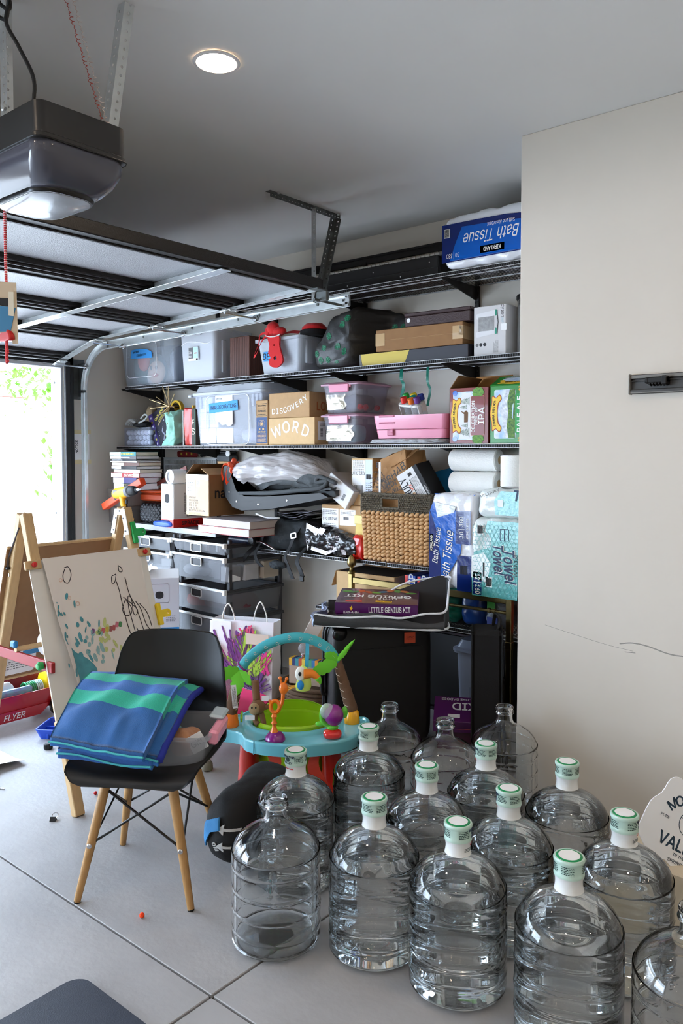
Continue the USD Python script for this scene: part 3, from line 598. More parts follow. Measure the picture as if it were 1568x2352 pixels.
b, w, d, h = carton('flat_game_box', 'flat black box with a yellow end lying on the second shelf', 'box', -2.85, -2.12, 3.59, .24, z, z + .072, mt('box_black', (34, 32, 42), .45), seam=False, rz=-1)
flat(b, 'yellow_print', Polygon([(-.34, .002), (-.04, .002), (-.01, h - .002), (-.355, h - .002)]), (0, -d / 2, 0), F_, mt('mustard', (206, 184, 84), .55)); flat(b, 'grey_print', Polygon([(-w / 2 + .002, .002), (-.342, .002), (-.357, h - .002), (-w / 2 + .002, h - .002)]), (0, -d / 2, 0), F_, ink_grey)
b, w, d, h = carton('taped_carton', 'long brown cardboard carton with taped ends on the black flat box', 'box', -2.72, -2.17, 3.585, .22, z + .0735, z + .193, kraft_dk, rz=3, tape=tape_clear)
for s in (-1, 1): P('end_tape', join(bb(s * w / 2 - .001 - .06 * (s > 0), s * w / 2 + .001 + .06 * (s < 0), -d / 2 - .001, -d / 2 + .001, .03, h - .02, .0004), bb(s * w / 2 - .0012, s * w / 2 + .0012, -d / 2, d / 2, .03, h - .02, .0004)), tape_clear, b)
P('crumpled_tape', crumple(bx(.012, .05, .05, (w / 2 - .004, -d / 2 - .004, h * .6), .004), .012, 40, 3, 2), film, b)
P('seam_line', bb(-w / 2, w / 2, -d / 2 - .0006, -d / 2, h * .5, h * .5 + .0015, .0002), kraft, b)
cb = T('cigar_box', 'dark brown leatherette case with a white dot on top of the taped carton', 'box', (-2.33, 3.70, z + .194), 3)
lea = mt('leatherette', (62, 44, 44), .5, bump=(120, .2))
P('case_body', bb(-.2, .2, -.105, .105, 0, .055, .004), lea, cb); P('case_lid', bb(-.203, .203, -.108, .108, .057, .075, .004), lea, cb); P('white_dot', frame(lathe([(.012, 0), (.012, .001), (0, .0015)], 16), (-.175, -.106, .035), *F_), paper, cb)
b, w, d, h = carton('fan_filter_box', 'white product box with a filter picture at the right of the second shelf', 'box', -2.10, -1.915, 3.60, .24, z, z + .255, mt('carton_white', (206, 204, 204), .5), seam=False)
teal = mt('teal_print', (36, 138, 112), .5); gy = mt('grey_print', (168, 168, 168), .6, var=(60, .35)); lg = mt('pale_print', (222, 222, 224), .5)
fy = -d / 2
for zc in (.21, .118): flat(b, 'filter_picture', rrect(.112, .028, .006), (-.022, fy, zc), (V([1, 0, .12]), (0, 0, 1)), lg); flat(b, 'filter_rim', rrect(.01, .032, .004), (.035, fy - .0006, zc + .006), F_, teal)
flat(b, 'filter_picture', rc(-.045, -.036, .045, .036), (-.02, fy - .0003, .164), F_, gy); flat(b, 'filter_rim', LineString([(.043, -.06), (.048, .0), (.042, .06)]).buffer(.0018), (-.0, fy - .0006, .167), F_, ink)
for k in range(3): flat(b, 'icon_dot', Point(0, 0).buffer(.009), (-.072 + .022 * k, fy, .06), F_, (ink_grey, ink, ink)[k])
letter(b, 'dyson', .017, (.075, fy - .0002, .222), F_, ink, turn=-90); letter(b, 'pure', .014, (.075, fy - .0002, .17), F_, mt('pale_blue_ink', (170, 200, 206), .5), turn=-90)
flat(b, 'small_print', affinity.rotate(lines(.06, .03, 6, 5), 90), (.035, fy, .045), F_, gy); panel(b, 'seal_tab', .03, .035, (w / 2 - .012, fy - .0005, .14), F_, paper)
cn = T('steel_canister', 'polished steel canister with black rim at the wall end of the second shelf', 'canister', (-1.80, 3.69, z))
P('body', lathe([(.085, 0), (.088, .004), (.088, .27)], 40), steel, cn, smooth=40); P('rim', lathe([(.09, .27), (.094, .275), (.094, .292), (.088, .298), (0, .3)], 40), black_gloss, cn, smooth=40); P('base_ring', lathe([(.09, 0), (.092, .004), (.092, .02), (.088, .024)], 40), steel, cn, smooth=40)

# ---------------------------------------------------------------- third shelf
z = S3 + .001
gbx = T('golf_ball_box', 'clear plastic box of golf balls at the left end of the third shelf', 'box', (-4.99, 3.68, z)); clr = mt('acrylic', (236, 240, 252), .06, thru=.92)
P('acrylic_box', join(bb(-.16, .16, -.08, -.077, 0, .14, .001), bb(-.16, .16, .077, .08, 0, .14, .001), bb(-.16, -.157, -.077, .077, 0, .14, .001), bb(.157, .16, -.077, .077, 0, .14, .001), bb(-.157, .157, -.077, .077, 0, .003, .001)), clr, gbx)
ball_m = mt('golf_white', (238, 238, 240), .3, bump=(420, .3))
proto = None
pos = [(-.135 + .0445 * i, -.052, .004 + .0215) for i in range(7)] + [(-.113 + .0445 * i, -.050, .042 + .0215) for i in range(6)] + [(-.135 + .0445 * i, -.052, .08 + .0215) for i in range(7)] + [(-.12 + .0445 * i, .0, .08 + .0215) for i in range(6)]
for k, (x, y, zz) in enumerate(pos):
    row = ('bottom row', 'middle row', 'top row', 'back of the top row')[0 if k < 7 else 1 if k < 13 else 2 if k < 20 else 3]
    lbl = f'white golf ball in the clear box, {row}, {("first", "second", "third", "fourth", "fifth", "sixth", "seventh")[k - (0, 7, 13, 20)[(k > 6) + (k > 12) + (k > 19)]]} from the left'
    if proto is None:
        proto = T('golf_ball', lbl, 'golf ball', (-4.99 + x, 3.68 + y, z + zz), group='golf balls in the clear box'); P('ball', trimesh.creation.icosphere(3, .0213), ball_m, proto, smooth=True)
    else: copy(proto, lbl, (-4.99 + x, 3.68 + y, z + zz), group='golf balls in the clear box')
gl = T('work_glove', 'grey and black work glove draped over the golf ball box', 'glove', (-4.985, 3.62, z + .141))
P('palm', crumple(blob(.09, .045, .022, .7, 3).apply_translation((.03, 0, .02)), .012, 30, 4, 1), black_fab, gl, smooth=True)
for k in range(4): P('finger', tube(spline([(.0, -.03 + .018 * k, .03), (-.05, -.04 + .02 * k, .055), (-.085, -.045 + .02 * k, .04 - .004 * k), (-.105, -.048 + .02 * k, .02)], 4), np.linspace(.014, .009, 13), 8), fab('greyglove', (168, 168, 166)), gl, smooth=True)
P('cuff', tube(spline([(.06, -.05, .03), (.12, -.045, .05), (.14, -.03, .08), (.1, -.03, .09), (.07, -.04, .06)], 5), .007, 7), fab('greyglove', 0), gl, smooth=True)
tn = T('suede_glove', 'tan suede glove standing behind the grey work glove', 'glove', (-4.93, 3.69, z + .16)); P('hand', crumple(blob(.045, .03, .075, .8, 3).apply_translation((0, 0, .06)), .02, 24, 9, 1), fab('suede', (150, 128, 98)), tn, smooth=True); P('cuff', lathe([(.05, -.018), (.055, .0), (.04, .02)], 16), fab('olive', (104, 92, 52)), tn, smooth=True)
ca = T('webcam', 'small black camera on a bent arm above the gloves', 'camera', (-4.90, 3.74, z + .14)); P('arm', tube(spline([(.07, 0, 0), (.05, 0, .09), (.01, -.02, .12)], 6), .012, 8), black, ca, smooth=True); P('head', rot(bb(-.04, .01, -.03, .01, .11, .16, .004), (0, 1, 0), -20), black, ca); P('ring', frame(tube([(math.cos(a) * .03, math.sin(a) * .03, 0) for a in np.arange(20) / 20 * 6.283], .006, 6, True), (.03, -.03, .1), *F_), black_gloss, ca, smooth=True)
pu = mt('purple_card', (58, 34, 110), .4, coat=.3); pud = mt('night_card', (26, 20, 40), .4, coat=.3); gold_i = mt('gold_print', (206, 196, 70), .5); pale_i = mt('pale_ink', (205, 205, 215), .5)
tb = T('toy_game_box', 'dark purple game box leaning with yellow lettering on the third shelf', 'box', (-4.76, 3.70, z + .006), ry=-22)
P('box_body', bb(-.07, .13, -.045, .045, 0.0, .265, .002), pud, tb); flat(tb, 'spine_print', rc(-.07, .004, -.022, .262), (0, -.045, 0), F_, pu)
letter(tb, 'CAT-AND', .022, (.055, -.0458, .225), F_, gold_i, turn=22, bold=True, width=.13); letter(tb, 'Luna', .022, (.06, -.0458, .195), F_, gold_i, turn=22, shear=.2)
r_ = random.Random(5)
for k in range(7): flat(tb, 'spine_mark', affinity.rotate(Polygon([(-.008, -.01), (.008, -.006), (.006, .01), (-.006, .008)]), 50 * k), (-.046, -.0456, .03 + .034 * k), F_, (pale_i, gold_i)[k % 2])
for k in range(9): flat(tb, 'star_print', Point(0, 0).buffer(.004, quad_segs=1), (r_.uniform(0, .115), -.0456, r_.uniform(.05, .17)), F_, pale_i)
flat(tb, 'figure_print', stroke([(.03, .02), (.05, .05), (.035, .08), (.045, .10)], .012), (.01, -.0457, .01), F_, mt('ghost_grey', (140, 140, 160), .5)); flat(tb, 'figure_print', Point(.085, .045).buffer(.017), (0, -.0457, 0), F_, gold_i)
gold = mt('brass_rod', (196, 170, 128), .3, metal=.85)
sb = T('starburst_ornament', 'gold starburst ornament of thin rods on the third shelf', 'ornament', (-4.60, 3.60, z + .285))
dirs = [(-.94, .35), (-.72, .48), (-.52, .92), (-.06, .98), (.1, 1.0), (.42, .9), (.72, .56), (-1.0, -.0), (-1.05, -.08), (.52, -.06), (.45, -.3), (-.84, -.62), (-.62, -.66), (-.45, -.96), (.0, -.9), (.05, -.42), (.3, .1), (-.6, .05)]
P('hub', ell(.012, .012, .012), gold, sb, smooth=True)
for k, (a, c) in enumerate(dirs): P('rod', tube([(0, 0, 0), (a * .145, -.02 + .05 * ((k * 7) % 5 - 3) / 3, c * .145)], .0033, 6), gold, sb)
hd = T('honey_dipper', 'small brass spring coil standing behind the starburst', 'coil', (-4.45, 3.72, z + .25), ry=70); P('coil', tube([(.028 * math.sin(min(1, t * 1.3 + .2) * 2.6) * math.cos(t * 50), .028 * math.sin(min(1, t * 1.3 + .2) * 2.6) * math.sin(t * 50), t * .1) for t in np.linspace(0, 1, 90)], .003, 5), mt('old_brass', (120, 100, 70), .4, metal=.8), hd, smooth=True); P('handle', tube([(0, 0, -.05), (0, 0, .01)], .008, 8), wood, hd)
yr = T('tape_roll', 'yellow ring of tape standing behind the starburst', 'tape', (-4.72, 3.78, z + .21)); P('ring', frame(loft([np.c_[V([(r * math.cos(a), r * math.sin(a)) for a in np.arange(32) / 32 * 6.2832]), np.full(32, q)] for r, q in ((.065, 0), (.065, .03), (.05, .03), (.05, 0), (.065, 0))], cap=False), (0, 0, .065), *F_), mt('tape_yellow', (226, 180, 30), .4), yr, smooth=40); P('core', frame(lathe([(.05, .002), (.05, .028), (.03, .028)], 24), (0, 0, .065), *F_), film, yr)
mint = fab('mint', (150, 206, 186))
mb = T('mint_pouch', 'crumpled mint green cloth pouch on the third shelf', 'pouch', (-4.56, 3.64, z))
sp = [[(-.13, 0), (.02, 0), (.025, .05)], [(-.09, .04), (.04, .055), (.05, .1)], [(-.06, .11), (.03, .10), (.045, .14)], [(-.075, .2), (.02, .21), (.03, .22)], [(-.1, .225), (-.03, .255), (.03, .262)]]
g = loft([np.vstack([[(a[0][0], -.05, a[0][1]), ((a[0][0] + a[1][0]) / 2, -.065, (a[0][1] + a[1][1]) / 2), (a[1][0], -.05, a[1][1]), (a[2][0], .05, a[2][1]), ((a[0][0] + a[2][0]) / 2, .07, (a[0][1] + a[2][1]) / 2), (a[0][0], .05, a[0][1])]]) for a in sp])
trimesh.repair.fix_normals(g); P('pouch_body', crumple(g, .02, 22, 3, 3), mint, mb, smooth=50); P('coral_lining', crumple(bb(-.065, -.045, -.05, .0, .05, .09, .006), .01, 30, 1, 2), fab('coral', 0), mb, smooth=40)
rb = T('red_banner', 'glossy red folded banner with a gold and silver edge beside the mint pouch', 'banner', (-4.425, 3.66, z)); P('banner_body', crumple(bb(-.055, .045, -.03, .04, 0, .27, .01), .012, 14, 2, 3), mt('satin_red', (190, 40, 26), .3, coat=.3), rb, smooth=50); P('silver_edge', bb(-.058, -.05, -.036, -.03, 0, .25, .001), mt('silver_edge', (190, 190, 186), .35), rb); P('gold_edge', bb(.045, .054, -.036, .03, 0, .285, .002), mt('gold_edge', (222, 170, 40), .4), rb)
ab = T('dark_album', 'dark brown album standing upright with white letters on its spine', 'book', (-4.345, 3.67, z)); P('cover', bb(-.022, .022, -.06, .1, 0, .262, .003), mt('album_brown', (58, 48, 38), .6), ab); P('page_edge', bb(.008, .014, -.0612, -.05, .004, .258, .0005), mt('album_green', (30, 90, 66), .6), ab); letter(ab, 'S', .045, (-.004, -.0608, .10), F_, cream); letter(ab, 'F', .035, (-.004, -.0608, .165), F_, cream)

b, w, d, h = tub('decorations_tub', 'large clear lidded tub labelled with blue tape on the third shelf', 'storage tub', -4.295, -3.62, 3.575, .35, z, z + .405, mt('tub_clear', (232, 236, 244), .2, thru=.68, lucent=.2), lid=mt('lid_milky', (222, 226, 232), .3, thru=.12, lucent=.3), taper=.04, lid_h=.055)
PM('lid_rib', [bb(x - .002, x + .002, -d / 2 - .01, d / 2, h - .006, h + .002, .0008) for x in np.linspace(-w / 2 + .1, w / 2 - .1, 6)], mt('lid_milky', 0), b)
P('lid_lug', bb(-w / 2 - .045, -w / 2 - .01, -d / 2 - .02, -d / 2 + .06, h - .075, h - .055, .004), mt('lid_milky', 0), b)
PM('corner_rib', [bb(x - .012, x + .012, -d / 2 - .006, -d / 2 + .004, .25, h - .07, .004) for x in (-w / 2 + .03, -w / 2 + .07, w / 2 - .09, w / 2 - .05, w / 2 - .015)], mt('tub_clear', 0), b)
P('panel_line', frame(ext(rrect(.43, .33, .04).difference(rrect(.422, .322, .037)), .002), (0.0, -d / 2 - .002, .17), *F_), mt('plast_edge', 0), b)
panel(b, 'sticker', .17, .16, (-.03, -d / 2 - .003, .255), F_, paper); flat(b, 'torn_edge', Polygon([(-.085, .0), (-.07, -.03), (-.05, -.01), (-.02, -.035), (.02, -.03), (.05, -.045), (.085, -.03), (.085, .01), (-.085, .01)]), (-.03, -d / 2 - .003, .17), F_, paper)
panel(b, 'tape_label', .285, .066, (-.035, -d / 2 - .0045, .258), (V([1, 0, .05]), (0, 0, 1)), blue_tape); letter(b, 'XMAS DECORATIONS', .026, (-.035, -d / 2 - .0056, .258), (V([1, 0, .05]), (0, 0, 1)), ink, width=.255)
letter(b, 'storage', .013, (-.075, -d / 2 - .0042, .315), F_, ink_grey)
n = 0
for (x0, z0, ww, hh) in ((-4.25, .014, .165, .105), (-4.08, .014, .165, .105), (-4.25, .121, .095, .105), (-4.152, .121, .09, .105), (-4.25, .228, .13, .1)):
    cx_ = T('gift_box', f'white gift box inside the decorations tub, {("bottom left", "bottom right", "middle left", "middle right", "top")[n]}', 'box', (x0 + ww / 2, 3.66, z + z0), group='white boxes in the decorations tub'); n += 1
    P('box_base', bb(-ww / 2, ww / 2, -.07, .07, 0, hh * .5, .002), paper, cx_); P('box_lid', bb(-ww / 2 - .001, ww / 2 + .001, -.071, .071, hh * .5, hh - .002, .002), paper, cx_)
lump('tissue_bundle', 'lilac tissue paper at the right inside the decorations tub', 'paper', (-3.77, 3.72, z + .014), (.12, .12, .05), fab('lilac', (190, 186, 214)), .15, 9)
b, w, d, h = carton('book_parcel', 'narrow brown box with dark blue print beside the large tub', 'box', -3.675, -3.567, 3.565, .22, z, z + .285, kraft, seam=False)
bl = mt('print_blue', (44, 74, 122), .6)
flat(b, 'print_frame', rrect(w - .014, .08, .006).difference(rrect(w - .018, .076, .005)), (0, -d / 2, .225), F_, ink); letter(b, 'Play to be friendly', .011, (0, -d / 2 - .0002, .252), F_, ink, bold=True, width=.075); flat(b, 'small_print', lines(.075, .05, 6, 12), (0, -d / 2, .217), F_, ink)
panel(b, 'blue_panel', w - .01, .165, (0, -d / 2, .094), F_, bl); fy = -d / 2 - .001
flat(b, 'emblem', unary_union([Point(0, 0).buffer(.016).difference(Point(0, 0).buffer(.0135)), Point(0, 0).buffer(.01), Point(0, 0).buffer(.03).difference(Point(0, 0).buffer(.0285)).intersection(unary_union([rc(-.05, -.02, -.012, .02), rc(.012, -.02, .05, .02)])), rc(-.018, .022, .02, .024), affinity.translate(Point(0, 0).buffer(.005), -.016, -.032), rc(.006, -.04, .022, -.026)]), (0, fy, .135), F_, kraft_lt)
letter(b, 'Earth-friendly', .011, (0, fy, .085), F_, kraft_lt, bold=True, width=.07); flat(b, 'small_print', lines(.08, .058, 7, 13), (0, fy, .047), F_, kraft_lt)
def arched(parent, s, h_, x0, x1, fy, zf, m, bold=True):
    n = len(s)
    for k, c in enumerate(s):
        t = k / (n - 1); x = x0 + (x1 - x0) * t; e = 1e-3; a = math.degrees(math.atan2(zf(min(t + e, 1)) - zf(max(t - e, 0)), (x1 - x0) * (min(t + e, 1) - max(t - e, 0)))); letter(parent, c, h_, (x, fy, zf(t)), F_, m, bold=bold, turn=a)
wi = mt('white_print', (232, 226, 218), .6)
b, w, d, h = carton('word_box', 'brown cardboard box printed with WORD on the third shelf', 'box', -3.562, -3.165, 3.565, .26, z, z + .168, kraft_lt, rz=-1)
arched(b, 'WORD', .068, -.125, .125, -d / 2 - .0003, lambda t: .085 + .03 * math.sin(t * math.pi), wi)
panel(b, 'shipping_label', .10, .115, (w / 2 + .0002, -.05, .085), R_, paper); flat(b, 'barcode', affinity.rotate(barcode(.08, .02, 8), 90), (w / 2 + .0012, -.02, .09), R_, ink); flat(b, 'barcode', affinity.rotate(barcode(.05, .022, 9), 90), (w / 2 + .0012, -.068, .075), R_, ink_grey); flat(b, 'small_print', lines(.05, .02, 3, 3), (w / 2 + .0012, -.06, .125), R_, ink)
b, w, d, h = carton('discovery_box', 'brown cardboard box printed with DISCOVERY stacked on the word box', 'box', -3.565, -3.225, 3.575, .24, z + .169, z + .325, kraft, rz=1)
arched(b, 'DISCOVERY', .034, -.13, .135, -d / 2 - .0003, lambda t: .042 + .075 * t ** 2.4, wi)
letter(b, 'LO', .05, (w / 2 + .0003, -.01, .07), R_, mt('rust_print', (168, 88, 40), .6), bold=True)
# ---------------------------------------------------------------- third shelf, right part
pink = mt('pink_plastic', (222, 138, 164), .3, coat=.3); pinkc = mt('pink_lid', (236, 196, 214), .2, thru=.2, lucent=.3); pclr = mt('bin_clear', (226, 224, 232), .16, thru=.86); foil = mt('foil_print', (214, 208, 190), .15, metal=.6, bump=(50, .5))
def craft_bin(label, x0, x1, d, z0, z1, seed):
    b, w, d, h = tub('craft_bin', label, 'storage bin', x0, x1, 3.585, d, z0, z1, pclr, taper=.03, rim=.004)
    P('lid', loft([rring(w + .025, d + .025, .025, h - .004), rring(w + .03, d + .03, .025, h + .004), rring(w + .01, d + .01, .02, h + .008), rring(w - .02, d - .02, .02, h + .016), rring(w - .03, d - .03, .02, h + .016)]), pinkc, b, smooth=35)
    P('latch', join(bb(-.075, .075, -d / 2 - .02, -d / 2 - .008, h - .045, h + .004, .005), bb(-.085, .085, -d / 2 - .012, -d / 2 - .004, h - .02, h + .006, .004)), pink, b, label='pink latch')
    P('product_sheet', on_wavy(-w / 2 + .03, -w / 2 + .23 - .06 * (seed == 2), .02, h - .055, -d / 2 + .0, seed), foil, b)
    return b, w, d, h
def on_wavy(x0, x1, z0, z1, y, seed):
    return grid(14, 10, lambda u, v: (x0 + (x1 - x0) * (u - .06 * np.sin(v * 9 + seed) * (u > .7)), y + .0 + .012 * meshkit.noise(np.stack([u * 4, v * 4, v * 0], -1), seed), z0 + (z1 - z0) * v), .0008)
z = S3 + .001
b, w, d, h = craft_bin('lower pink-latched clear craft bin on the third shelf', -3.125, -2.85, .30, z, z + .168, 1)
lump('craft_packet', 'teal and white packet inside the lower pink-latched bin', 'packet', (-3.0, 3.70, z + .013), (.09, .05, .05), fab('aqua', (120, 190, 196)), .1, 11, .4)
lump('craft_packet', 'dark felt bundle inside the lower pink-latched bin', 'packet', (-2.98, 3.80, z + .013), (.1, .06, .055), fab('midnight', (50, 50, 70)), .15, 12, .6)
b, w, d, h = craft_bin('upper pink-lidded clear craft bin stacked on the lower one', -3.125, -2.845, .30, z + .186, z + .352, 2)
lump('craft_bundle', 'dark felt bundle inside the upper pink craft bin', 'bundle', (-2.99, 3.77, z + .2), (.09, .08, .05), fab('midnight', 0), .15, 13, .6)
for k, x in enumerate((3.64, 3.69, 3.80)):
    t = T('pompom', 'small bright red pompom inside the upper pink bin, ' + ('left of three', 'middle of three', 'right of three')[k], 'pompom', (-2.878, x, z + .2), group='red pompoms in the pink bin'); P('ball', crumple(ell(.018, .018, .018, (0, 0, .02), 2), .006, 120, k, 1), redc, t)
pcd = T('pink_caddy', 'pink plastic tiered craft tray box beside the test tubes', 'tray', (-2.495, 3.72, z + .032))
P('lower_tier', loft([rring(.46, .25, .03, 0), rring(.475, .265, .03, .045), rring(.47, .26, .03, .05), rring(.44, .23, .03, .05)]), pink, pcd, smooth=35)
P('upper_tier', loft([rring(.475, .265, .03, .052), rring(.495, .285, .035, .098), rring(.50, .29, .035, .128), rring(.485, .275, .03, .128), rring(.47, .26, .03, .09)]), pink, pcd, smooth=35)
P('handle_notch', join(bb(-.2, -.09, -.148, -.138, .118, .131, .003), bb(-.2, -.09, -.146, -.136, .083, .09, .003)), mt('pink_deep', (190, 104, 130), .4), pcd); P('latch_slot', join(bb(-.145, -.10, -.143, -.131, .015, .048, .004), bb(-.12, -.10, -.146, -.131, .03, .052, .003)), mt('pink_deep', 0), pcd)
lump('plastic_sleeve', 'clear plastic sleeves lying flat under the pink tray', 'bag', (-2.52, 3.69, z), (.25, .125, .015), mt('sleeve', (220, 222, 226), .2, thru=.35, bump=(40, .6)), .15, 14, .4)
tr_ = T('tube_rack', 'white test tube rack with coloured caps tilted on the pink tray', 'test tubes', (-2.50, 3.65, z + .165), rz=-14, ry=6, rx=26)
P('rack_top', loft([rring(.165, .075, .03, .06), rring(.17, .08, .03, .064), rring(.17, .08, .03, .072), rring(.16, .07, .03, .074)]), white, tr_, smooth=35); P('rack_leg', join(bb(-.08, -.076, -.03, .03, -.0, .062, .001), bb(.076, .08, -.03, .03, .02, .062, .001)), white, tr_)
tubc = mt('tube_clear', (228, 232, 236), .1, thru=.7)
for k, (x, y, c) in enumerate(((-.055, .02, (44, 160, 62)), (-.025, -.025, (214, 44, 38)), (.0, .03, (236, 206, 40)), (.025, 0, (30, 158, 140)), (.04, -.03, (232, 116, 32)), (.062, .025, (44, 60, 150)), (.072, -.015, (104, 62, 140)))):
    P('tube', lathe([(.0125, -.015), (.0135, -.005), (.0135, .085)], 14).apply_translation((x, y, 0)), tubc, tr_, smooth=30)
    P('cap', lathe([(.0175, .082), (.0185, .086), (.0185, .108), (.017, .113), (0, .114)], 16).apply_translation((x, y, 0)), mt(f'cap_{k}', c, .35), tr_, smooth=30, label=['green', 'red', 'yellow', 'teal', 'orange', 'blue', 'purple'][k] + ' screw cap')
grn_r = mt('green_satin', (10, 112, 92), .35)
for k, (x, ln) in enumerate(((-2.655, .16), (-2.475, .22))):
    rbn = T('hanging_ribbon', ('wider', 'longer narrow')[k] + ' dark green ribbon hanging from the second shelf behind the tubes', 'ribbon', (x, 3.74, S2 - .012)); P('ribbon', rib(spline([(0, 0, 0), (.004, -.01, -ln * .35), (.012, .004, -ln * .6), (-.002, 0, -ln)], 6), (.022 - .006 * k, 0, 0), .0015), grn_r, rbn)
def ale_box(name, label, x0, x1, col, words, open_top):
    d, h = .245, .288; w = x1 - x0; b = T(name, label, 'box', ((x0 + x1) / 2, 3.565 + d / 2, z)); t_ = .004
    c = mt(name + '_card', col, .4, coat=.2); fy = -d / 2
    P('box_body', join(bb(-w / 2, w / 2, -d / 2, -d / 2 + t_, 0, h, .001), bb(-w / 2, w / 2, d / 2 - t_, d / 2, 0, h, .001), bb(-w / 2, -w / 2 + t_, -d / 2, d / 2, 0, h, .001), bb(w / 2 - t_, w / 2, -d / 2, d / 2, 0, h, .001), bb(-w / 2, w / 2, -d / 2, d / 2, 0, t_, .001)), c, b)
    return b, w, d, h, fy, c
b, w, d, h, fy, c = ale_box('red_ale_box', 'dark red ale carton with open top flaps on the third shelf', -2.222, -1.99, (124, 26, 20), 0, 1)
P('flap', rot(bb(-w / 2, -w / 2 + .004, -d / 2, d / 2, h, h + .085, .001), (0, 1, 0), 38, (-w / 2, 0, h)), kraft_dk, b); P('flap', rot(bb(-w / 2 + .01, w / 2, d / 2 - .004, d / 2, h, h + .08, .001), (1, 0, 0), -12, (0, d / 2, h)), mt('kraft_warm', (176, 122, 66), .7), b)
sky_b = mt('sky_print', (160, 196, 232), .5, var=(26, .3), col2=(236, 240, 246)); snow = mt('snow_print', (226, 228, 234), .5); pine = mt('pine_print', (64, 86, 76), .5, var=(150, .5), col2=(206, 212, 206)); hop = mt('hop_print', (120, 176, 48), .5, var=(120, .5), col2=(40, 92, 36)); ylw = mt('banner_yellow', (238, 196, 56), .5); bro = mt('rim_print', (168, 60, 26), .5)
flat(b, 'scene_print', rrect(.135, .25, .012), (-.027, fy, .143), F_, sky_b); flat(b, 'scene_print', Polygon([(-.03, -.12), (.04, -.12), (.04, .12), (-.01, .115), (-.03, .05), (-.06, .0), (-.03, -.06)]), (-.027, fy - .0005, .143), F_, snow)
def tree_print(x, y, s, a): return affinity.translate(affinity.rotate(unary_union([Polygon([(-.5 + .09 * k, .32 * k), (.5 - .09 * k, .32 * k), (0, .32 * k + .62)]) for k in range(4)]).buffer(0), a, origin=(0, 0)), x / s, y / s)
for x, y, s in ((.035, .075, .045), (.035, -.085, .05), (.02, .045, .028), (.025, -.05, .026)): flat(b, 'tree_print', affinity.scale(tree_print(x, y, s, 90), s, s, origin=(0, 0)), (-.03, fy - .001, .143), F_, pine)
flat(b, 'cabin_print', Polygon([(-.012, -.03), (.01, -.03), (.012, .02), (.0, .032), (-.012, .022), (-.035, .03), (-.012, .012)]), (-.015, fy - .0012, .14), F_, mt('cabin_brown', (112, 74, 34), .6, var=(120, .3)))
bann = Polygon(spline([(-.02, -.085, 0), (.0, -.075, 0), (.018, -.09, 0), (.026, -.07, 0), (.01, -.05, 0), (.004, 0, 0), (.01, .05, 0), (.026, .07, 0), (.018, .09, 0), (.0, .075, 0), (-.02, .085, 0), (-.022, .05, 0), (-.032, 0, 0), (-.022, -.05, 0), (-.02, -.085, 0)], 4)[:, :2])
def sierra(b, x, zc):
    flat(b, 'banner_rim', bann.buffer(.004), (x, fy - .0012, zc), F_, bro); flat(b, 'banner_print', bann, (x, fy - .0018, zc), F_, ylw)
    s = 'SIERRA NEVADA'
    for k, ch_ in enumerate(s):
        t = k / (len(s) - 1) - .5
        if ch_ != ' ': letter(b, ch_, .0115, (x - .007 - .008 * math.cos(t * 3), fy - .0026, zc + t * .122), F_, ink, turn=90 - t * -38, bold=True)
sierra(b, -.073, .145)
for zc in (.262, .024): flat(b, 'badge_print', Point(0, 0).buffer(.014), (-.082, fy - .0012, zc), F_, bt)
for zc in (.262, .024): flat(b, 'hop_print', affinity.scale(unary_union([Point(.022 * math.cos(a), .014 * math.sin(a)).buffer(.014, quad_segs=2) for a in np.arange(7) * .9] + [Point(0, 0).buffer(.02)]), 1, 1), (.055, fy - .0015, zc), F_, hop)
flat(b, 'panel_rim', rrect(.082, .205, .01), (.052, fy - .001, .143), F_, mt('rim_tan', (206, 150, 120), .5)); flat(b, 'panel_print', rrect(.078, .2, .009), (.053, fy - .0016, .143), F_, c)
letter(b, 'CELEBRATION', .017, (.027, fy - .0024, .138), F_, white, turn=90, bold=True, width=.162); letter(b, 'FRESH HOP', .0115, (.046, fy - .0024, .142), F_, white, turn=90, bold=True, width=.092); letter(b, 'IPA', .034, (.075, fy - .0024, .142), F_, white, turn=90, bold=True, width=.088)
b, w, d, h, fy, c = ale_box('green_ale_box', 'bright green ale carton against the forward wall on the third shelf', -1.983, -1.745, (34, 134, 44), 0, 0)
P('lid_panel', rot(bb(-w / 2, w / 2, -d / 2, -d / 2 + .12, h, h + .004, .001), (1, 0, 0), 26, (0, -d / 2, h)), c, b); P('roof_panel', bb(-w / 2 + .006, w / 2 - .006, -.02, d / 2 - .004, h - .004, h + .05, .004), c, b)
tl = V([0, math.cos(math.radians(26)), math.sin(math.radians(26))]); tp = V([0, -d / 2, h + .0042])
flat(b, 'lid_print', affinity.scale(Point(0, 0).buffer(.05), 1.6, .7), tp + tl * .07, ((1, 0, 0), tl), sky_b); flat(b, 'lid_print', Polygon([(-.08, .02), (.08, .02), (.06, .035), (-.02, .045), (-.07, .035)]), tp + tl * .07 + V([0, -.0003, .0008]), ((1, 0, 0), tl), pine); flat(b, 'banner_print', affinity.rotate(bann, 90, origin=(0, 0)), tp + tl * .035 + V([0, -.0004, .0012]), ((1, 0, 0), tl), ylw)
letter(b, 'SIERRA NEVADA', .011, tp + tl * .031 + V([0, -.0005, .0022]), ((1, 0, 0), tl), ink, bold=True, width=.1)
flat(b, 'scene_print', rrect(.12, .245, .01), (-.035, fy, .146), F_, sky_b)
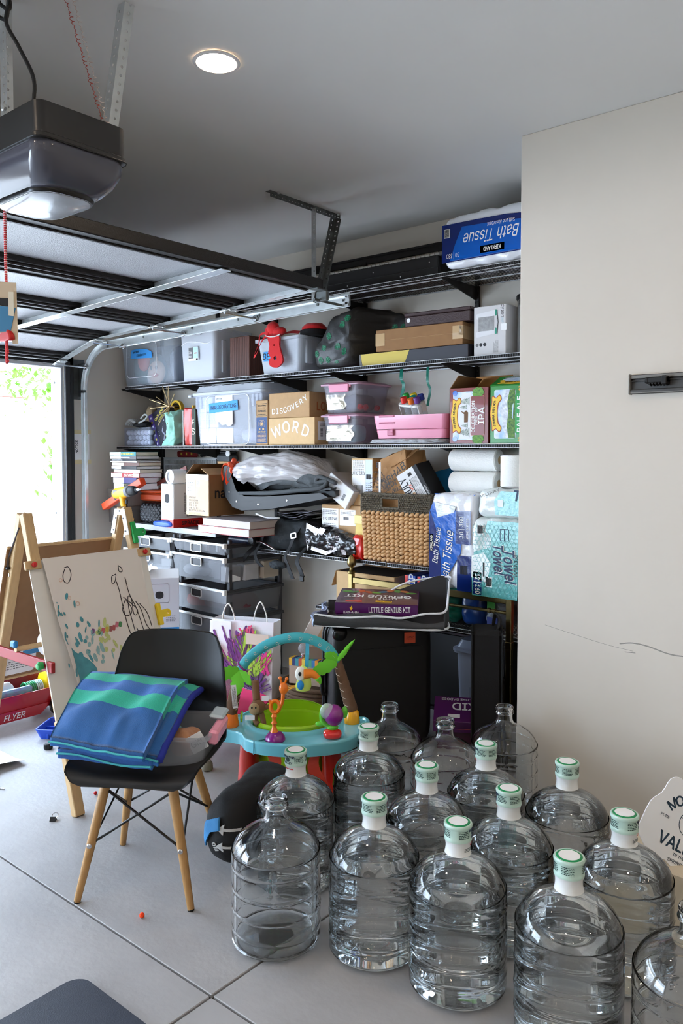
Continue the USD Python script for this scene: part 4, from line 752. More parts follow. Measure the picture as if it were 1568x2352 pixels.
flat(b, 'snow_print', Polygon([(.01, -.12), (.0, -.09), (-.012, -.06), (-.003, -.03), (-.02, .0), (-.024, .02), (-.006, .06), (.0, .09), (.008, .12), (.03, .12), (.03, -.12)]), (-.038, fy - .0006, .146), F_, mt('mountain_print', (170, 180, 196), .5, var=(70, .4), col2=(242, 244, 248)))
flat(b, 'forest_print', Polygon([(.018, -.121), (.055, -.121), (.055, .121), (.025, .121), (.012, .06), (.016, .0), (.01, -.06)]), (-.033, fy - .0012, .146), F_, mt('forest_print', (36, 84, 40), .5, var=(90, .4), col2=(110, 150, 50))); flat(b, 'lake_print', Polygon([(.04, -.02), (.046, -.03), (.05, .05), (.044, .04)]), (-.036, fy - .002, .15), F_, sky_b)
sierra(b, -.083, .15)
flat(b, 'panel_print', rrect(.045, .2, .012), (.045, fy - .0022, .146), F_, mt('ale_green', (20, 150, 62), .4)); letter(b, 'PALE ALE', .024, (.045, fy - .003, .144), F_, white, turn=90, bold=True, width=.178)
for zc in (.272, .02):
    for k in range(5): flat(b, 'barley_print', affinity.rotate(affinity.scale(Point(0, 0).buffer(.01, quad_segs=2), 1.5, .35), 18 * k - 30), (.05 + .006 * (k % 3), fy - .0024, zc - .012 + .007 * k), F_, mt('barley', (220, 170, 60), .5))

# ================================================================ work surface and its drawers
dg = mt('desk_grey', (128, 130, 134), .45, var=(6, .1)); dgl = mt('desk_edge', (176, 178, 176), .4)
wb = T('work_surface', 'grey solid work surface at bench height along the left corner', 'work surface', (-4.54, 3.72, .935), rz=-3)
P('top_board', bb(-.625, .64, -.255, .2, .006, .04, .003), dg, wb); P('edge_band', bb(-.626, .641, -.259, -.2545, .004, .041, .001), dgl, wb)
DT = .977
gal = mt('drawer_frame', (66, 67, 70), .45, metal=.3); dlip = mt('drawer_lip', (216, 217, 214), .4); dmesh = mt('drawer_mesh', (140, 142, 146), .5, metal=.2, thru=.5)
def drawer_unit(label, loc, w, tiers, rz):
    u = T('drawer_unit', label, 'drawers', loc, rz, group='mesh drawer units'); D = .50; top = tiers[0][1] + .02
    for sx in (-1, 1):
        for y in (-D / 2 + .06, D / 2 - .012): P('post', bb(sx * (w / 2 - .018) - .012, sx * (w / 2 - .018) + .012, y - .012, y + .012, 0, top, .003), gal, u)
    for zb, zt_ in tiers:
        for sx in (-1, 1): P('runner', bb(sx * w / 2 - .012, sx * w / 2 + .012, -D / 2, D / 2, zt_ - .03, zt_ - .012, .002), gal, u)
        P('crossbar', bb(-w / 2, w / 2, D / 2 - .014, D / 2 - .004, zt_ - .03, zt_ - .01, .002), gal, u)
        hw, hb = w / 2 + .004, w / 2 - .018
        dp = P('drawer', join(grid(2, 2, lambda a, c: (-hb + (hb * 2) * a + (a - .5) * 2 * (hw - hb) * c, -D / 2 + .02 - .02 * c + 0 * a, zb + .01 + (zt_ - .02 - zb) * c)), grid(2, 2, lambda a, c: (hb - 0 * a + (hw - hb) * c, -D / 2 + .02 + (D - .04) * a, zb + .01 + (zt_ - .02 - zb) * c)), grid(2, 2, lambda a, c: (-hb - (hw - hb) * c + 0 * a, -D / 2 + .02 + (D - .04) * a, zb + .01 + (zt_ - .02 - zb) * c)), grid(2, 2, lambda a, c: (-hb + 2 * hb * a, -D / 2 + .02 + (D - .04) * c, zb + .01 + 0 * a)), grid(2, 2, lambda a, c: (-hb + 2 * hb * a, D / 2 - .02 + 0 * c, zb + .01 + (zt_ - .02 - zb) * c))), dmesh, u)
        P('front_lip', bb(-hw - .004, hw + .004, -D / 2 - .01, -D / 2 + .006, zt_ - .014, zt_, .003), dlip, dp); PM('side_lip', [bb(s * hw - .006, s * hw + .006, -D / 2, D / 2 - .02, zt_ - .012, zt_ - .002, .002) for s in (-1, 1)], gal, dp)
        P('handle_frame', frame(ext(rrect(.11, .055, .012).difference(rrect(.1, .045, .009)), .006), (-.0, -D / 2 - .008, zt_ - .042), *F_), dlip, dp); P('handle_opening', frame(ext(rrect(.1, .045, .009), .001), (0, -D / 2 - .006, zt_ - .042), *F_), gal, dp)
        PM('lip_corner', [bb(s * hw - .012, s * hw + .012, -D / 2 - .014, -D / 2 + .012, zt_ - .03, zt_ + .002, .003) for s in (-1, 1)], dlip, dp)
    return u
TR = [(.838, .922), (.66, .832), (.455, .630), (.24, .448), (.03, .23)]
drawer_unit('wide stack of mesh drawers under the right part of the work surface', (-3.955, 3.57, 0), .545, TR, -3)
drawer_unit('stack of mesh drawers in the corner behind the easel', (-4.53, 3.60, 0), .53, [(.815, .918), (.66, .81), (.44, .62), (.22, .43)], -3)
ci = [0]
def small_box(label, x, y, zz, s, m, rz=0, cat='box', name='parts_box', grp=None):
    q = T(name, label, cat, (x, y, zz), rz, group=grp); P('box_body', bb(-s[0] / 2, s[0] / 2, -s[1] / 2, s[1] / 2, 0, s[2], .002), m, q); P('lid_flap', bb(-s[0] / 2 - .0005, s[0] / 2 + .0005, -s[1] / 2 - .0005, s[1] / 2 + .0005, s[2] * .72, s[2] + .0005, .002), m, q); return q
cg = mt('carton_grey', (190, 190, 192), .6); beige = mt('carton_beige', (196, 184, 166), .6)
for k, (x, y, zz, s, m) in enumerate(((-3.74, 3.40, .676, (.075, .1, .095), paper), (-3.72, 3.53, .676, (.08, .12, .1), cg), (-3.70, 3.68, .676, (.09, .14, .11), beige), (-3.86, 3.42, .676, (.06, .06, .1), cg), (-3.95, 3.46, .676, (.07, .06, .105), cg))):
    small_box('small ' + ('white', 'grey', 'beige', 'slim grey', 'pale grey')[k] + ' carton inside the second drawer of the wide stack', x, y, zz, s, m)
lump('padded_bag', 'clear padded bag inside the second drawer of the wide stack', 'bag', (-4.08, 3.44, .675), (.12, .08, .04), mt('padded', (214, 218, 224), .25, bump=(60, .6)), .2, 21)
for k, (x, w_) in enumerate(((-4.10, .05), (-3.98, .06), (-3.86, .05))): small_box(('left', 'middle', 'right')[k] + ' white sticker card in the top drawer of the wide stack', x, 3.40, .852, (w_, .02, .05), paper, 20 - 25 * k, 'card', 'sticker_card')
rl_ = T('tape_spool', 'round white spool in the top drawer of the wide stack', 'spool', (-3.75, 3.40, .852)); P('spool', frame(lathe([(.03, 0), (.03, .02), (.008, .022)], 20), (0, 0, .03), *F_), cg, rl_, smooth=30); P('hub', frame(lathe([(.008, .0225), (.004, .024)], 10), (0, 0, .03), *F_), ink_grey, rl_)
lump('folded_cloth', 'red cloth inside the third drawer of the wide stack', 'cloth', (-4.08, 3.46, .468), (.09, .1, .05), fab('coral', 0), .15, 22); lump('folded_cloth', 'maroon cloth filling the third drawer of the wide stack', 'cloth', (-3.86, 3.52, .468), (.16, .14, .05), fab('maroon', (110, 60, 70)), .12, 23, .6)
small_box('white envelope standing in the third drawer of the wide stack', -3.90, 3.375, .53, (.32, .012, .085), paper, -3, 'envelope', 'envelope'); lump('folded_cloth', 'dark blue cloth inside the fourth drawer of the wide stack', 'cloth', (-3.92, 3.5, .256), (.18, .14, .06), fab('midnight', 0), .15, 24, .6)
small_box('stacked white papers inside the corner drawer stack', -4.45, 3.42, .676, (.24, .12, .03), paper, 6, 'paper', 'paper_stack'); small_box('white carton leaning inside the corner drawer stack', -4.38, 3.44, .71, (.12, .08, .05), paper, 18); small_box('large white carton inside the corner drawer stack', -4.46, 3.6, .676, (.2, .16, .11), paper, -4)
# left corner: boxes, books
small_box('lower grey shoebox under the books in the corner', -4.98, 3.56, DT, (.2, .3, .12), mt('box_taupe', (116, 110, 106), .6), -2); small_box('upper taupe box directly under the book stack', -4.99, 3.55, DT + .121, (.21, .28, .125), mt('box_taupe2', (140, 132, 126), .6), 1)
bks = [((22, 20, 20), .056, .30, .0, 'black book with speckled cover', None), ((44, 28, 96), .05, .30, .0, 'dark purple book', None), ((150, 30, 34), .04, .36, .005, 'red and white spined book', 'SATANIC'), ((186, 180, 170), .03, .33, .03, 'pale grey paperback', None), ((26, 24, 26), .027, .36, .0, 'black spined paperback', None), ((86, 46, 30), .031, .33, .01, 'brown paperback', None), ((230, 230, 230), .011, .38, -.01, 'thin white booklet', None), ((24, 26, 30), .014, .33, .0, 'thin black book', None), ((70, 66, 66), .028, .34, -.02, 'charcoal patterned book', None), ((16, 110, 116), .036, .33, -.03, 'teal book', 'LISA RANDALL')]
zb = DT + .247; x0b = -5.06
ords = ('bottom of the stack', 'second from bottom', 'third from bottom', 'fourth from bottom', 'fifth from bottom', 'sixth from bottom', 'fourth from top', 'third from top', 'second from top', 'top of the stack')
for k, (c, th, ln, ox, nm, wd) in enumerate(bks):
    th *= .83; ln *= .94
    q = T('book', f'{nm}, {ords[k]} in the corner', 'book', (-4.83 + ox * .8, 3.47, zb), rz=r_.uniform(-3, 3), group='books stacked in the corner')
    m = mt(f'book_cover_{k}', c, .45)
    P('page_block', bb(-ln / 2 + .002, ln / 2 - .004, -.095, .1, .002, th - .002, .001), cream if k in (9, 5, 3) else paper, q)
    P('cover', join(bb(-ln / 2 + .14, ln / 2, -.1, .104, 0, .002, .0006), bb(-ln / 2 + .14, ln / 2, -.1, .104, th - .002, th, .0006), bb(-ln / 2 + .14, ln / 2, -.102, -.099, 0, th, .0006), bb(-ln / 2, -ln / 2 + .14, -.094, .104, 0, .0016, .0005), bb(-ln / 2, -ln / 2 + .14, -.094, .104, th - .0016, th, .0005)), m, q)
    if wd: letter(q, wd, th * .5, (-ln / 2 + .22, -.1025, th / 2), F_, (gold_i if k == 9 else cream), bold=True)
    if k == 2: flat(q, 'spine_panel', rc(.1, .003, ln / 2 - .004, th - .003), (0, -.1022, 0), F_, cream)
    if k == 0: flat(q, 'speckle', unary_union([Point(r_.uniform(0, ln / 2), r_.uniform(.006, th - .006)).buffer(.0025, quad_segs=1) for _ in range(30)]), (0, -.1022, 0), F_, gold_i)
    if k == 8: flat(q, 'small_print', lines(ln * .6, th * .5, 2, 6, .8), (.02, -.1022, th / 2), F_, cg)
    zb += th + .0006
# tools on the work surface
org = mt('tool_orange', (214, 84, 40), .4); orgd = mt('level_orange', (222, 70, 26), .35)
ob = T('orange_case', 'orange plastic tool case lying behind the drill', 'tool case', (-4.70, 3.66, DT + .16), rz=4)
P('case_lower', bb(-.2, .18, -.1, .1, 0, .055, .012), org, ob); P('case_upper', bb(-.2, .18, -.1, .1, .058, .085, .01), org, ob); P('label_strip', rot(bb(-.04, .34, -.106, -.1, .11, .14, .002), (0, 1, 0), -22, (0, 0, .1)), mt('rust_label', (120, 52, 40), .5, var=(60, .4)), ob)
ol = T('orange_level', 'red-orange spirit level box slanting past the drill', 'level', (-4.80, 3.36, DT + .20), rz=4, ry=-25); P('body', bb(-.25, .22, -.025, .025, 0, .05, .004), orgd, ol); P('top_print', bb(-.24, .2, -.022, .022, .0495, .0508, .0003), mt('level_print', (150, 110, 104), .5, var=(60, .5)), ol); P('window', frame(ext(rrect(.06, .03, .004), .001), (-.06, -.0255, .026), *F_), ink, ol); P('vial', frame(ext(Polygon([(-.01, -.01), (.012, 0), (-.01, .01)]), .001), (-.05, -.0268, .026), *F_), ylw, ol)
qb = T('quilted_bag', 'black quilted bag on the work surface under the orange case', 'bag', (-4.70, 3.58, DT)); qm = mt('quilt_black', (26, 26, 30), .5)
g = blob(.15, .09, .078, .45, 5).apply_translation((0, 0, .078)); v = V(g.vertices); s1, s2 = v[:, 0] * 1.0 + v[:, 2], v[:, 0] - v[:, 2]; q = np.minimum(np.abs(((s1 / .042) % 1) - .5), np.abs(((s2 / .042) % 1) - .5)); nn = meshkit.arrays(tri(v, g.faces), True)[2]
P('quilted_body', tri(v - nn * (np.clip(.16 - (0.5 - np.maximum(np.abs(((s1 / .042) % 1) - .5), np.abs(((s2 / .042) % 1) - .5))), 0, .16) * .05)[:, None], g.faces), qm, qb, smooth=True); P('zip', tube(spline([(-.13, -.02, .13), (0, -.03, .153), (.13, -.02, .13)], 6), .004, 6), black, qb)
yel = mt('drill_yellow', (236, 170, 30), .4)
dl = T('cordless_drill', 'yellow and black cordless drill standing on the work surface behind the easel', 'drill', (-4.70, 3.29, DT), rz=0)
P('battery', join(bb(-.03, .07, -.035, .035, 0, .05, .008)), black, dl); P('battery_clip', bb(.02, .075, -.02, .02, .04, .06, .005), yel, dl); P('handle', tube(spline([(.02, 0, .05), (.0, 0, .11), (-.025, 0, .17)], 5), np.linspace(.023, .02, 11), 12), black, dl, smooth=40)
P('handle_front', tube(spline([(-.01, -.004, .13), (-.03, -.004, .19), (-.04, -.004, .21)], 4), .022, 12), yel, dl, smooth=40)
P('motor_housing', rot(lathe([(.0, -.10), (.03, -.095), (.037, -.08), (.04, -.03), (.038, .03), (.034, .05)], 24), (0, 1, 0), 82).apply_translation((-.03, 0, .235)), yel, dl, smooth=40)
P('torque_ring', rot(lathe([(.036, .05), (.039, .055), (.039, .085), (.035, .09)], 20), (0, 1, 0), 82).apply_translation((-.03, 0, .235)), mt('tool_grey', (96, 96, 100), .5), dl, smooth=20)
P('chuck', rot(lathe([(.034, .09), (.034, .12), (.028, .145), (.016, .155), (.014, .17)], 20), (0, 1, 0), 82).apply_translation((-.03, 0, .235)), black, dl, smooth=40); P('chuck_tip', rot(lathe([(.012, .168), (.01, .19), (.004, .2)], 12), (0, 1, 0), 82).apply_translation((-.03, 0, .235)), steel, dl, smooth=40)
P('trigger', bx(.02, .016, .035, (.012, -.0, .17), .005), black, dl); P('speed_plate', bx(.05, .004, .03, (-.075, -.036, .235), .003), ink_grey, dl)
bs = T('blue_tool', 'blue rounded plastic tool lying on the work surface', 'tool', (-4.43, 3.42, DT)); P('body', blob(.105, .04, .02, .6, 4).apply_translation((0, 0, .022)), mt('tool_blue', (44, 88, 190), .4), bs, smooth=True); P('grip', blob(.06, .03, .012, .6, 3).apply_translation((.02, 0, .036)), mt('tool_navy', (30, 56, 130), .5), bs, smooth=True)
b, w, d, h = carton('wine_carton', 'white carton with a round hand hole and a red base band', 'box', -4.455, -4.30, 3.41, .27, DT, DT + .30, mt('white_card', (226, 226, 226), .6), seam=False, rz=-6)
grey_s = mt('card_grey_side', (150, 146, 148), .6)
flat(b, 'hand_hole', rrect(.055, .06, .018), (.0, -d / 2, .2), F_, ink); flat(b, 'die_line', unary_union([rc(-.065, .148, .065, .15), rc(-.001, .07, .001, .14), rc(.064, .15, .066, .3), rc(-.06, .07, .065, .0715)]), (0, -d / 2, 0), F_, ink_grey)
flat(b, 'barcode', barcode(.11, .03, 6), (0, -d / 2, .09), F_, cg); flat(b, 'red_band', rc(-w / 2, .001, w / 2, .055), (0, -d / 2, 0), F_, mt('band_pink', (232, 100, 96), .5)); flat(b, 'red_band', rc(-d / 2, .001, d / 2, .06), (w / 2, 0, 0), R_, red)
letter(b, 'SPRACK', .026, (w / 2 + .0008, .0, .03), R_, ink, bold=True); flat(b, 'grey_panel', rc(-d / 2 + .01, .065, d / 2, .298), (w / 2, 0, 0), R_, mt('panel_grey', (196, 194, 196), .6)); flat(b, 'small_print', affinity.rotate(lines(.19, .04, 4, 15, .7), 90), (w / 2 + .0008, -.02, .18), R_, ink_grey); letter(b, 'BLACK PEPPER', .012, (w / 2 + .0008, .03, .082), R_, ink, bold=True); letter(b, 'SNACKS', .014, (0, -d / 2 - .0008, .028), F_, mt('band_text', (200, 60, 60), .5))
wr = T('paper_tube', 'short white paper roll lying on the white carton', 'roll', (-4.33, 3.50, DT + .301), rz=-20); ring = loft([np.c_[V([(r * math.cos(a), r * math.sin(a)) for a in np.arange(32) / 32 * 6.2832]), np.full(32, q)] for r, q in ((.05, 0), (.05, .11), (.036, .11), (.036, 0), (.05, 0))], cap=False)
P('roll', frame(ring, (0, 0, .05), (1, .3, 0), (0, 0, 1)), paper, wr, smooth=40); P('core', frame(lathe([(.0362, .002), (.0362, .1)], 24), (0, 0, .05), (1, .3, 0), (0, 0, 1)), cg, wr, smooth=40)
b, w, d, h = carton('open_carton', 'worn brown carton with raised torn flaps and printed shipping text', 'box', -4.20, -3.955, 3.42, .30, DT + .098, DT + .37, mt('kraft_pale', (206, 178, 146), .7, var=(20, .1)), seam=False, rz=-3)
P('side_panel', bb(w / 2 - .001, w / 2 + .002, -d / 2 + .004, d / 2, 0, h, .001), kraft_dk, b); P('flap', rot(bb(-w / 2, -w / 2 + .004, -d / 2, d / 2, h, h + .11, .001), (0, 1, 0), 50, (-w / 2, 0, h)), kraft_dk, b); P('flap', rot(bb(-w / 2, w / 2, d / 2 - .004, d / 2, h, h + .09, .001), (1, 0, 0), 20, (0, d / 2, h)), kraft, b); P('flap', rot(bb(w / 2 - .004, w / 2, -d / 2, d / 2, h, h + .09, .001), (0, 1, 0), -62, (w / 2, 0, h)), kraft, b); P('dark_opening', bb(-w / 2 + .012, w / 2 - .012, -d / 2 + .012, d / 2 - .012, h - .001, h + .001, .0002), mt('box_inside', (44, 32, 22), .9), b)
fy = -d / 2
panel(b, 'label', .1, .135, (-.07, fy, .2), F_, paper); panel(b, 'label', .042, .05, (.012, fy, .218), F_, paper); flat(b, 'small_print', lines(.07, .1, 5, 2, .2), (-.07, fy - .001, .2), F_, ink_grey); flat(b, 'small_print', lines(.03, .026, 3, 5, .4), (.012, fy - .001, .22), F_, navy)
for s, x, zz in (('PO# 0867', -.09, .118), ('SKU LK006N', -.09, .1), ('QTY   4   PCS', -.09, .082), ('N.W.  8   KG', -.09, .065), ('G.W.  9.6  KG', -.09, .048), ('MEAS 25X20.5X25CM', -.09, .032), ('MADE IN CHINA', -.09, .012)): letter(b, s, .0115, (x, fy, zz), F_, ink_grey, at='l')
flat(b, 'yellow_tape', rc(-w / 2, .003, w / 2, .022), (0, fy + .0004, 0), F_, mt('old_tape', (214, 200, 120), .3)); P('silver_tape', crumple(bb(-w / 2 - .001, w / 2 + .001, fy - .002, fy + .001, h - .035, h + .001, .0008), .003, 60, 2, 2), mt('silver_tape', (220, 212, 200), .2, metal=.3), b)
letter(b, 'nanit', .062, (w / 2 + .0022, -.005, .15), R_, ink, bold=True)
for k, (x0, x1, zz, cov, rzz) in enumerate(((-3.985, -3.46, DT, (176, 84, 84), -4), (-3.935, -3.46, DT + .0485, (120, 110, 110), -3))):
    q = T('large_book', ('lower', 'upper')[k] + ' thick white-paged book under the worn open carton', 'book', ((x0 + x1) / 2, 3.50, zz), rz=rzz); hl = (x1 - x0) / 2; m = mt(f'large_cover_{k}', cov, .5)
    P('page_block', bb(-hl + .006, hl - .02, -.17, .16, .003, .045, .001), paper, q); P('side_pages', bb(-hl + .27, hl - .004, -.172, .16, .003, .045, .001), mt('page_shade', (186, 176, 170), .7), q); P('cover', join(bb(-hl, hl, -.172, .165, 0, .003, .001), bb(-hl, hl, -.172, .165, .045, .048, .001), bb(-hl, -hl + .004, -.165, .165, 0, .048, .001)), m, q)
# wall tool panel, level, radio
pb = T('slotted_panel', 'pale grey slotted metal tool panel on the wall behind the boxes', 'wall panel', (-4.69, YB - .001, 1.24)); sl2 = unary_union([sbox(x, y, x + .004, y + .03) for x in np.arange(-.38, .38, .012) for y in (.03, .075, .12, .165) ])
P('panel', frame(ext(sbox(-.4, 0, .4, .212).difference(sl2), .004), (0, -.012, 0), *F_), mt('panel_pale', (196, 200, 200), .4), pb); P('backing', bb(-.4, .4, -.0115, -.0, 0, .212, .001), mt('panel_mid', (150, 154, 156), .5), pb); P('panel_rim', join(bb(-.4, .4, -.02, -.012, .205, .214, .001), bb(-.005, .005, -.018, -.012, 0, .212, .001)), mt('panel_pale', 0), pb)
rlv = T('red_level', 'dark red torpedo spirit level standing on top of the slotted wall panel', 'level', (-4.79, YB - .012, 1.456)); P('body', bb(-.12, .12, -.02, .0, 0, .05, .01), mt('level_red', (130, 16, 20), .4), rlv); P('vial', join([bx(.018, .004, .02, (x, -.021, .026), .003) for x in (-.06, 0, .06)]), gold_i, rlv)
drv = T('screwdriver', 'black handled screwdriver beside the red level', 'screwdriver', (-4.63, YB - .02, 1.456)); P('handle', tube([(0, 0, .015), (.06, 0, .03)], .015, 8), black, drv, smooth=30); P('shaft', tube([(.06, 0, .03), (.13, 0, .045)], .004, 6), steel, drv)
rd = T('laser_level', 'black and grey round-dial gadget hanging above the trash bag', 'gadget', (-4.31, YB - .05, 1.42)); P('body', bb(-.07, .08, -.04, .04, .0, .06, .012), mt('gadget_grey', (70, 72, 74), .4), rd); P('lens', frame(lathe([(.022, 0), (.022, .008), (.012, .01)], 18), (.06, -.042, .065), *F_), white, rd, smooth=30); P('crown', bb(-.05, .07, -.035, .035, .06, .085, .008), black, rd); P('bracket', bb(-.09, -.07, -.02, .02, .01, .05, .003), steel, rd)

# ================================================================ shelf at bench height
z = S4 + .001
# baby car seat shell with bag
cs = T('car_seat', 'black plastic car seat shell tipped on its side under the white bag', 'car seat', (-3.40, 3.72, 1.115))
shell = [(-.53, .29), (-.545, .2), (-.52, .09), (-.45, .02), (-.36, .0), (-.1, .02), (.2, .075), (.34, .10), (.40, .115), (.34, .14), (.1, .12), (-.15, .1), (-.33, .095), (-.41, .13), (-.455, .22), (-.475, .30)]
sh = V([(a * 1.0, c) for a, c in shell]); c0 = sh.mean(0)
g = loft([np.c_[(sh - c0)[:, 0] * s + c0[0], np.full(len(sh), y), (sh - c0)[:, 1] * s + c0[1]] for y, s in ((-.21, .97), (-.2, 1), (.15, 1), (.17, .97))]); trimesh.repair.fix_normals(g)
P('shell', g, mt('shell_black', (13, 13, 14), .5), cs, smooth=38)
for x, zz in ((-.47, .12), (-.40, .06), (-.2, .05), (.05, .085)): P('snap', frame(lathe([(.006, 0), (.006, .002), (0, .003)], 10), (x, -.211, zz), *F_), steel, cs)
gfab = mt('grey_fabric', (70, 74, 76), .8, bump=(120, .15)); P('fabric_seat', crumple(grid(24, 12, lambda u, v: (-.36 + .78 * u, -.19 + .33 * v, .11 + .06 * u + .055 * np.sin(np.pi * np.clip(u * 1.1, 0, 1)) + .02 * np.sin(v * 7 + u * 5)), .03), .02, 14, 3, 1), gfab, cs, smooth=True)
P('fabric_edge', tube(spline([(-.38, -.2, .115), (-.1, -.21, .125), (.15, -.21, .15), (.32, -.2, .17), (.36, -.19, .21), (.28, -.19, .2), (.3, -.19, .235), (.42, -.18, .2)], 6), .014, 8), gfab, cs, smooth=True)
P('front_fold', crumple(grid(18, 8, lambda u, v: (.02 + .38 * u, -.205 + .05 * v, .115 + .06 * u + .11 * v * np.sin(np.pi * np.clip(u + .1, 0, 1))), .012), .02, 18, 5, 1), gfab, cs, smooth=True)
tbm = mt('bag_white_film', (228, 224, 224), .22, coat=.4, lucent=.35, bump=(30, .3)); tg = T('trash_bag', 'full white drawstring bag with an orange tie resting in the car seat', 'bag', (-3.50, 3.69, 1.236), rz=8)
rings = []
for t, r in ((0, .02), (.03, .07), (.1, .115), (.2, .14), (.34, .152), (.5, .15), (.65, .14), (.78, .1), (.84, .02)):
    a = np.arange(56) / 56 * 6.2832; pl = 1 + .055 * np.cos(a * 11) * np.exp(-t * 5) + .03 * np.cos(a * 5 + t * 8)
    rings.append(np.c_[-.36 + t * .84 + 0 * a, -.10 * (1 - t) ** 4 + r * 1.02 * np.cos(a) * pl, .145 + .93 * r * np.sin(a) * pl - .06 * t + .06 * np.sin(t * 3)])
g = loft(rings); trimesh.repair.fix_normals(g); g = crumple(crumple(g, .03, 11, 6, 2), .014, 34, 8, 0); v = V(g.vertices); v[:, 2] = (v[:, 2] - v[:, 2].min()) * .85; P('bag_body', tri(v, g.faces), tbm, tg, smooth=60)
og = mt('tie_orange', (240, 86, 40), .35, coat=.3); P('tie_knot', join([mv(rot(crumple(ell(.012, .02, .032, (0, 0, .025), 2), .008, 60, k, 1), (1, 0, 0), k * 72), -.35, -.13, .17) for k in range(5)]), og, tg, smooth=True); P('tie_loop', join(rib(spline([(-.35, -.14, .17), (-.34, -.19, .18), (-.36, -.2, .12), (-.35, -.2, .06), (-.33, -.19, .10), (-.34, -.15, .16)], 6), (.0, .012, .016)), rib(spline([(-.35, -.14, .17), (-.40, -.17, .18), (-.42, -.17, .13), (-.40, -.18, .08)], 6), (0, .01, .014))), og, tg, smooth=40)
wc = mt('white_card', 0); b, w, d, h = carton('white_carton', 'white carton leaning steeply against the labelled box', 'box', -3.115, -2.905, 3.57, .24, 1.185, 1.31, wc, seam=False); stage.GetPrimAtPath(b).GetAttribute('xformOp:translate').Set(Gf.Vec3d(-3.02, 3.685, 1.215)); UsdGeom.Xformable(stage.GetPrimAtPath(b)).AddRotateXYZOp().Set(Gf.Vec3f(0, 32, 0))
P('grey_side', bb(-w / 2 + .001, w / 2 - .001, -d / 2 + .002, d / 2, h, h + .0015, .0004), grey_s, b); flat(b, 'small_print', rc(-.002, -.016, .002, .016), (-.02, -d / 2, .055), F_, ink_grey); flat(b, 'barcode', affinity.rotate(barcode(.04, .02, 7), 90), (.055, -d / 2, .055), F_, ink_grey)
b, w, d, h = carton('shipping_box', 'upright brown box with a long address label, behind the paper bag', 'box', -2.93, -2.77, 3.62, .22, 1.183, 1.46, kraft_lt, seam=False)
panel(b, 'address_label', .095, .2, (-.025, -d / 2, .165), F_, paper); panel(b, 'address_label', .05, .26, (.05, -d / 2, .14), F_, mt('label_bluish', (206, 218, 234), .5)); letter(b, 'DTC OB2', .017, (-.025, -d / 2 - .001, .19), F_, ink); flat(b, 'barcode', barcode(.065, .05, 2), (-.025, -d / 2 - .001, .095), F_, ink_grey); flat(b, 'small_print', lines(.08, .07, 6, 7, .25), (-.025, -d / 2 - .001, .232), F_, ink_grey); flat(b, 'small_print', lines(.04, .1, 8, 8, .3), (.05, -d / 2 - .001, .09), F_, ink_grey); flat(b, 'barcode', barcode(.036, .03, 5), (.05, -d / 2 - .001, .17), F_, ink)
b, w, d, h = carton('shipping_box', 'lower brown box with white shipping labels between snack bag and car seat', 'box', -3.145, -2.84, 3.60, .24, z + .13, 1.182, kraft, tape=tape_clear)
panel(b, 'address_label', .13, .12, (-.085, -d / 2, .09), F_, paper); panel(b, 'address_label', .12, .095, (.05, -d / 2, .1), F_, paper); letter(b, 'DTC OB2 WE', .017, (-.085, -d / 2 - .001, .088), F_, ink, width=.115); flat(b, 'small_print', lines(.11, .03, 3, 31, .3), (-.085, -d / 2 - .001, .128), F_, ink_grey); flat(b, 'small_print', lines(.1, .03, 4, 32, .3), (.05, -d / 2 - .001, .128), F_, ink_grey); flat(b, 'barcode', barcode(.04, .016, 33), (.04, -d / 2 - .001, .095), F_, ink_grey); flat(b, 'small_print', lines(.1, .03, 3, 34, .3), (-.085, -d / 2 - .001, .048), F_, ink_grey)
bk0 = small_box('plain brown box supporting the labelled shipping box', -2.99, 3.74, z, (.3, .22, .128), kraft)
ye = T('padded_envelope', 'yellow padded envelope standing behind the wicker basket', 'envelope', (-2.83, 3.60, z)); P('envelope', crumple(bb(-.05, .06, -.012, .012, 0, .25, .008), .01, 16, 5, 3), mt('envelope_yellow', (222, 196, 96), .5), ye, smooth=50); P('flap', bb(-.05, .06, -.016, -.011, .2, .25, .002), mt('envelope_yellow2', (230, 210, 130), .4), ye)
# ---------------------------------------------------------------- right part of the bench-height shelf
z = S4 + .001
bpf = mt('pack_fabric', (28, 33, 36), .8, bump=(140, .15)); web = mt('webbing', (20, 20, 22), .7); buck = mt('buckle', (214, 214, 216), .3, metal=.4)
bk = T('backpack', 'dark grey backpack with black straps and pale buckles on the wire shelf', 'backpack', (-3.41, 3.66, z))
g = blob(.255, .14, .105, .6, 5).apply_translation((0, 0, .1)); v = V(g.vertices); nn = meshkit.arrays(tri(v, g.faces), True)[2]; v = v + nn * ((meshkit.fbm(v * 9, 4, 3) - .5) * .05 + .008 * np.sin(v[:, 0] * 26 + v[:, 2] * 14))[:, None]; v[:, 2] = np.maximum(v[:, 2], 0)
P('pack_body', tri(v, g.faces), bpf, bk, smooth=True)
for x0 in (-.13, .13):
    PM('strap', (rib(spline([(x0 + .05, .0, .215), (x0 + .02, -.1, .18), (x0, -.155, .11), (x0 - .03, -.165, .04)], 6), (.03, 0, .01), .004), rib(spline([(x0 - .03, -.165, .04), (x0 - .05, -.19, -.02), (x0 - .02, -.2, -.07), (x0 + .02, -.195, -.1 - .05 * (x0 > 0))], 6), (.026, 0, .006), .004)), web, bk)
    P('buckle', frame(ext(rrect(.05, .035, .008).difference(rrect(.034, .02, .004)), .005), (x0, -.163, .11), (1, 0, .25), (0, .1, 1)), buck, bk)
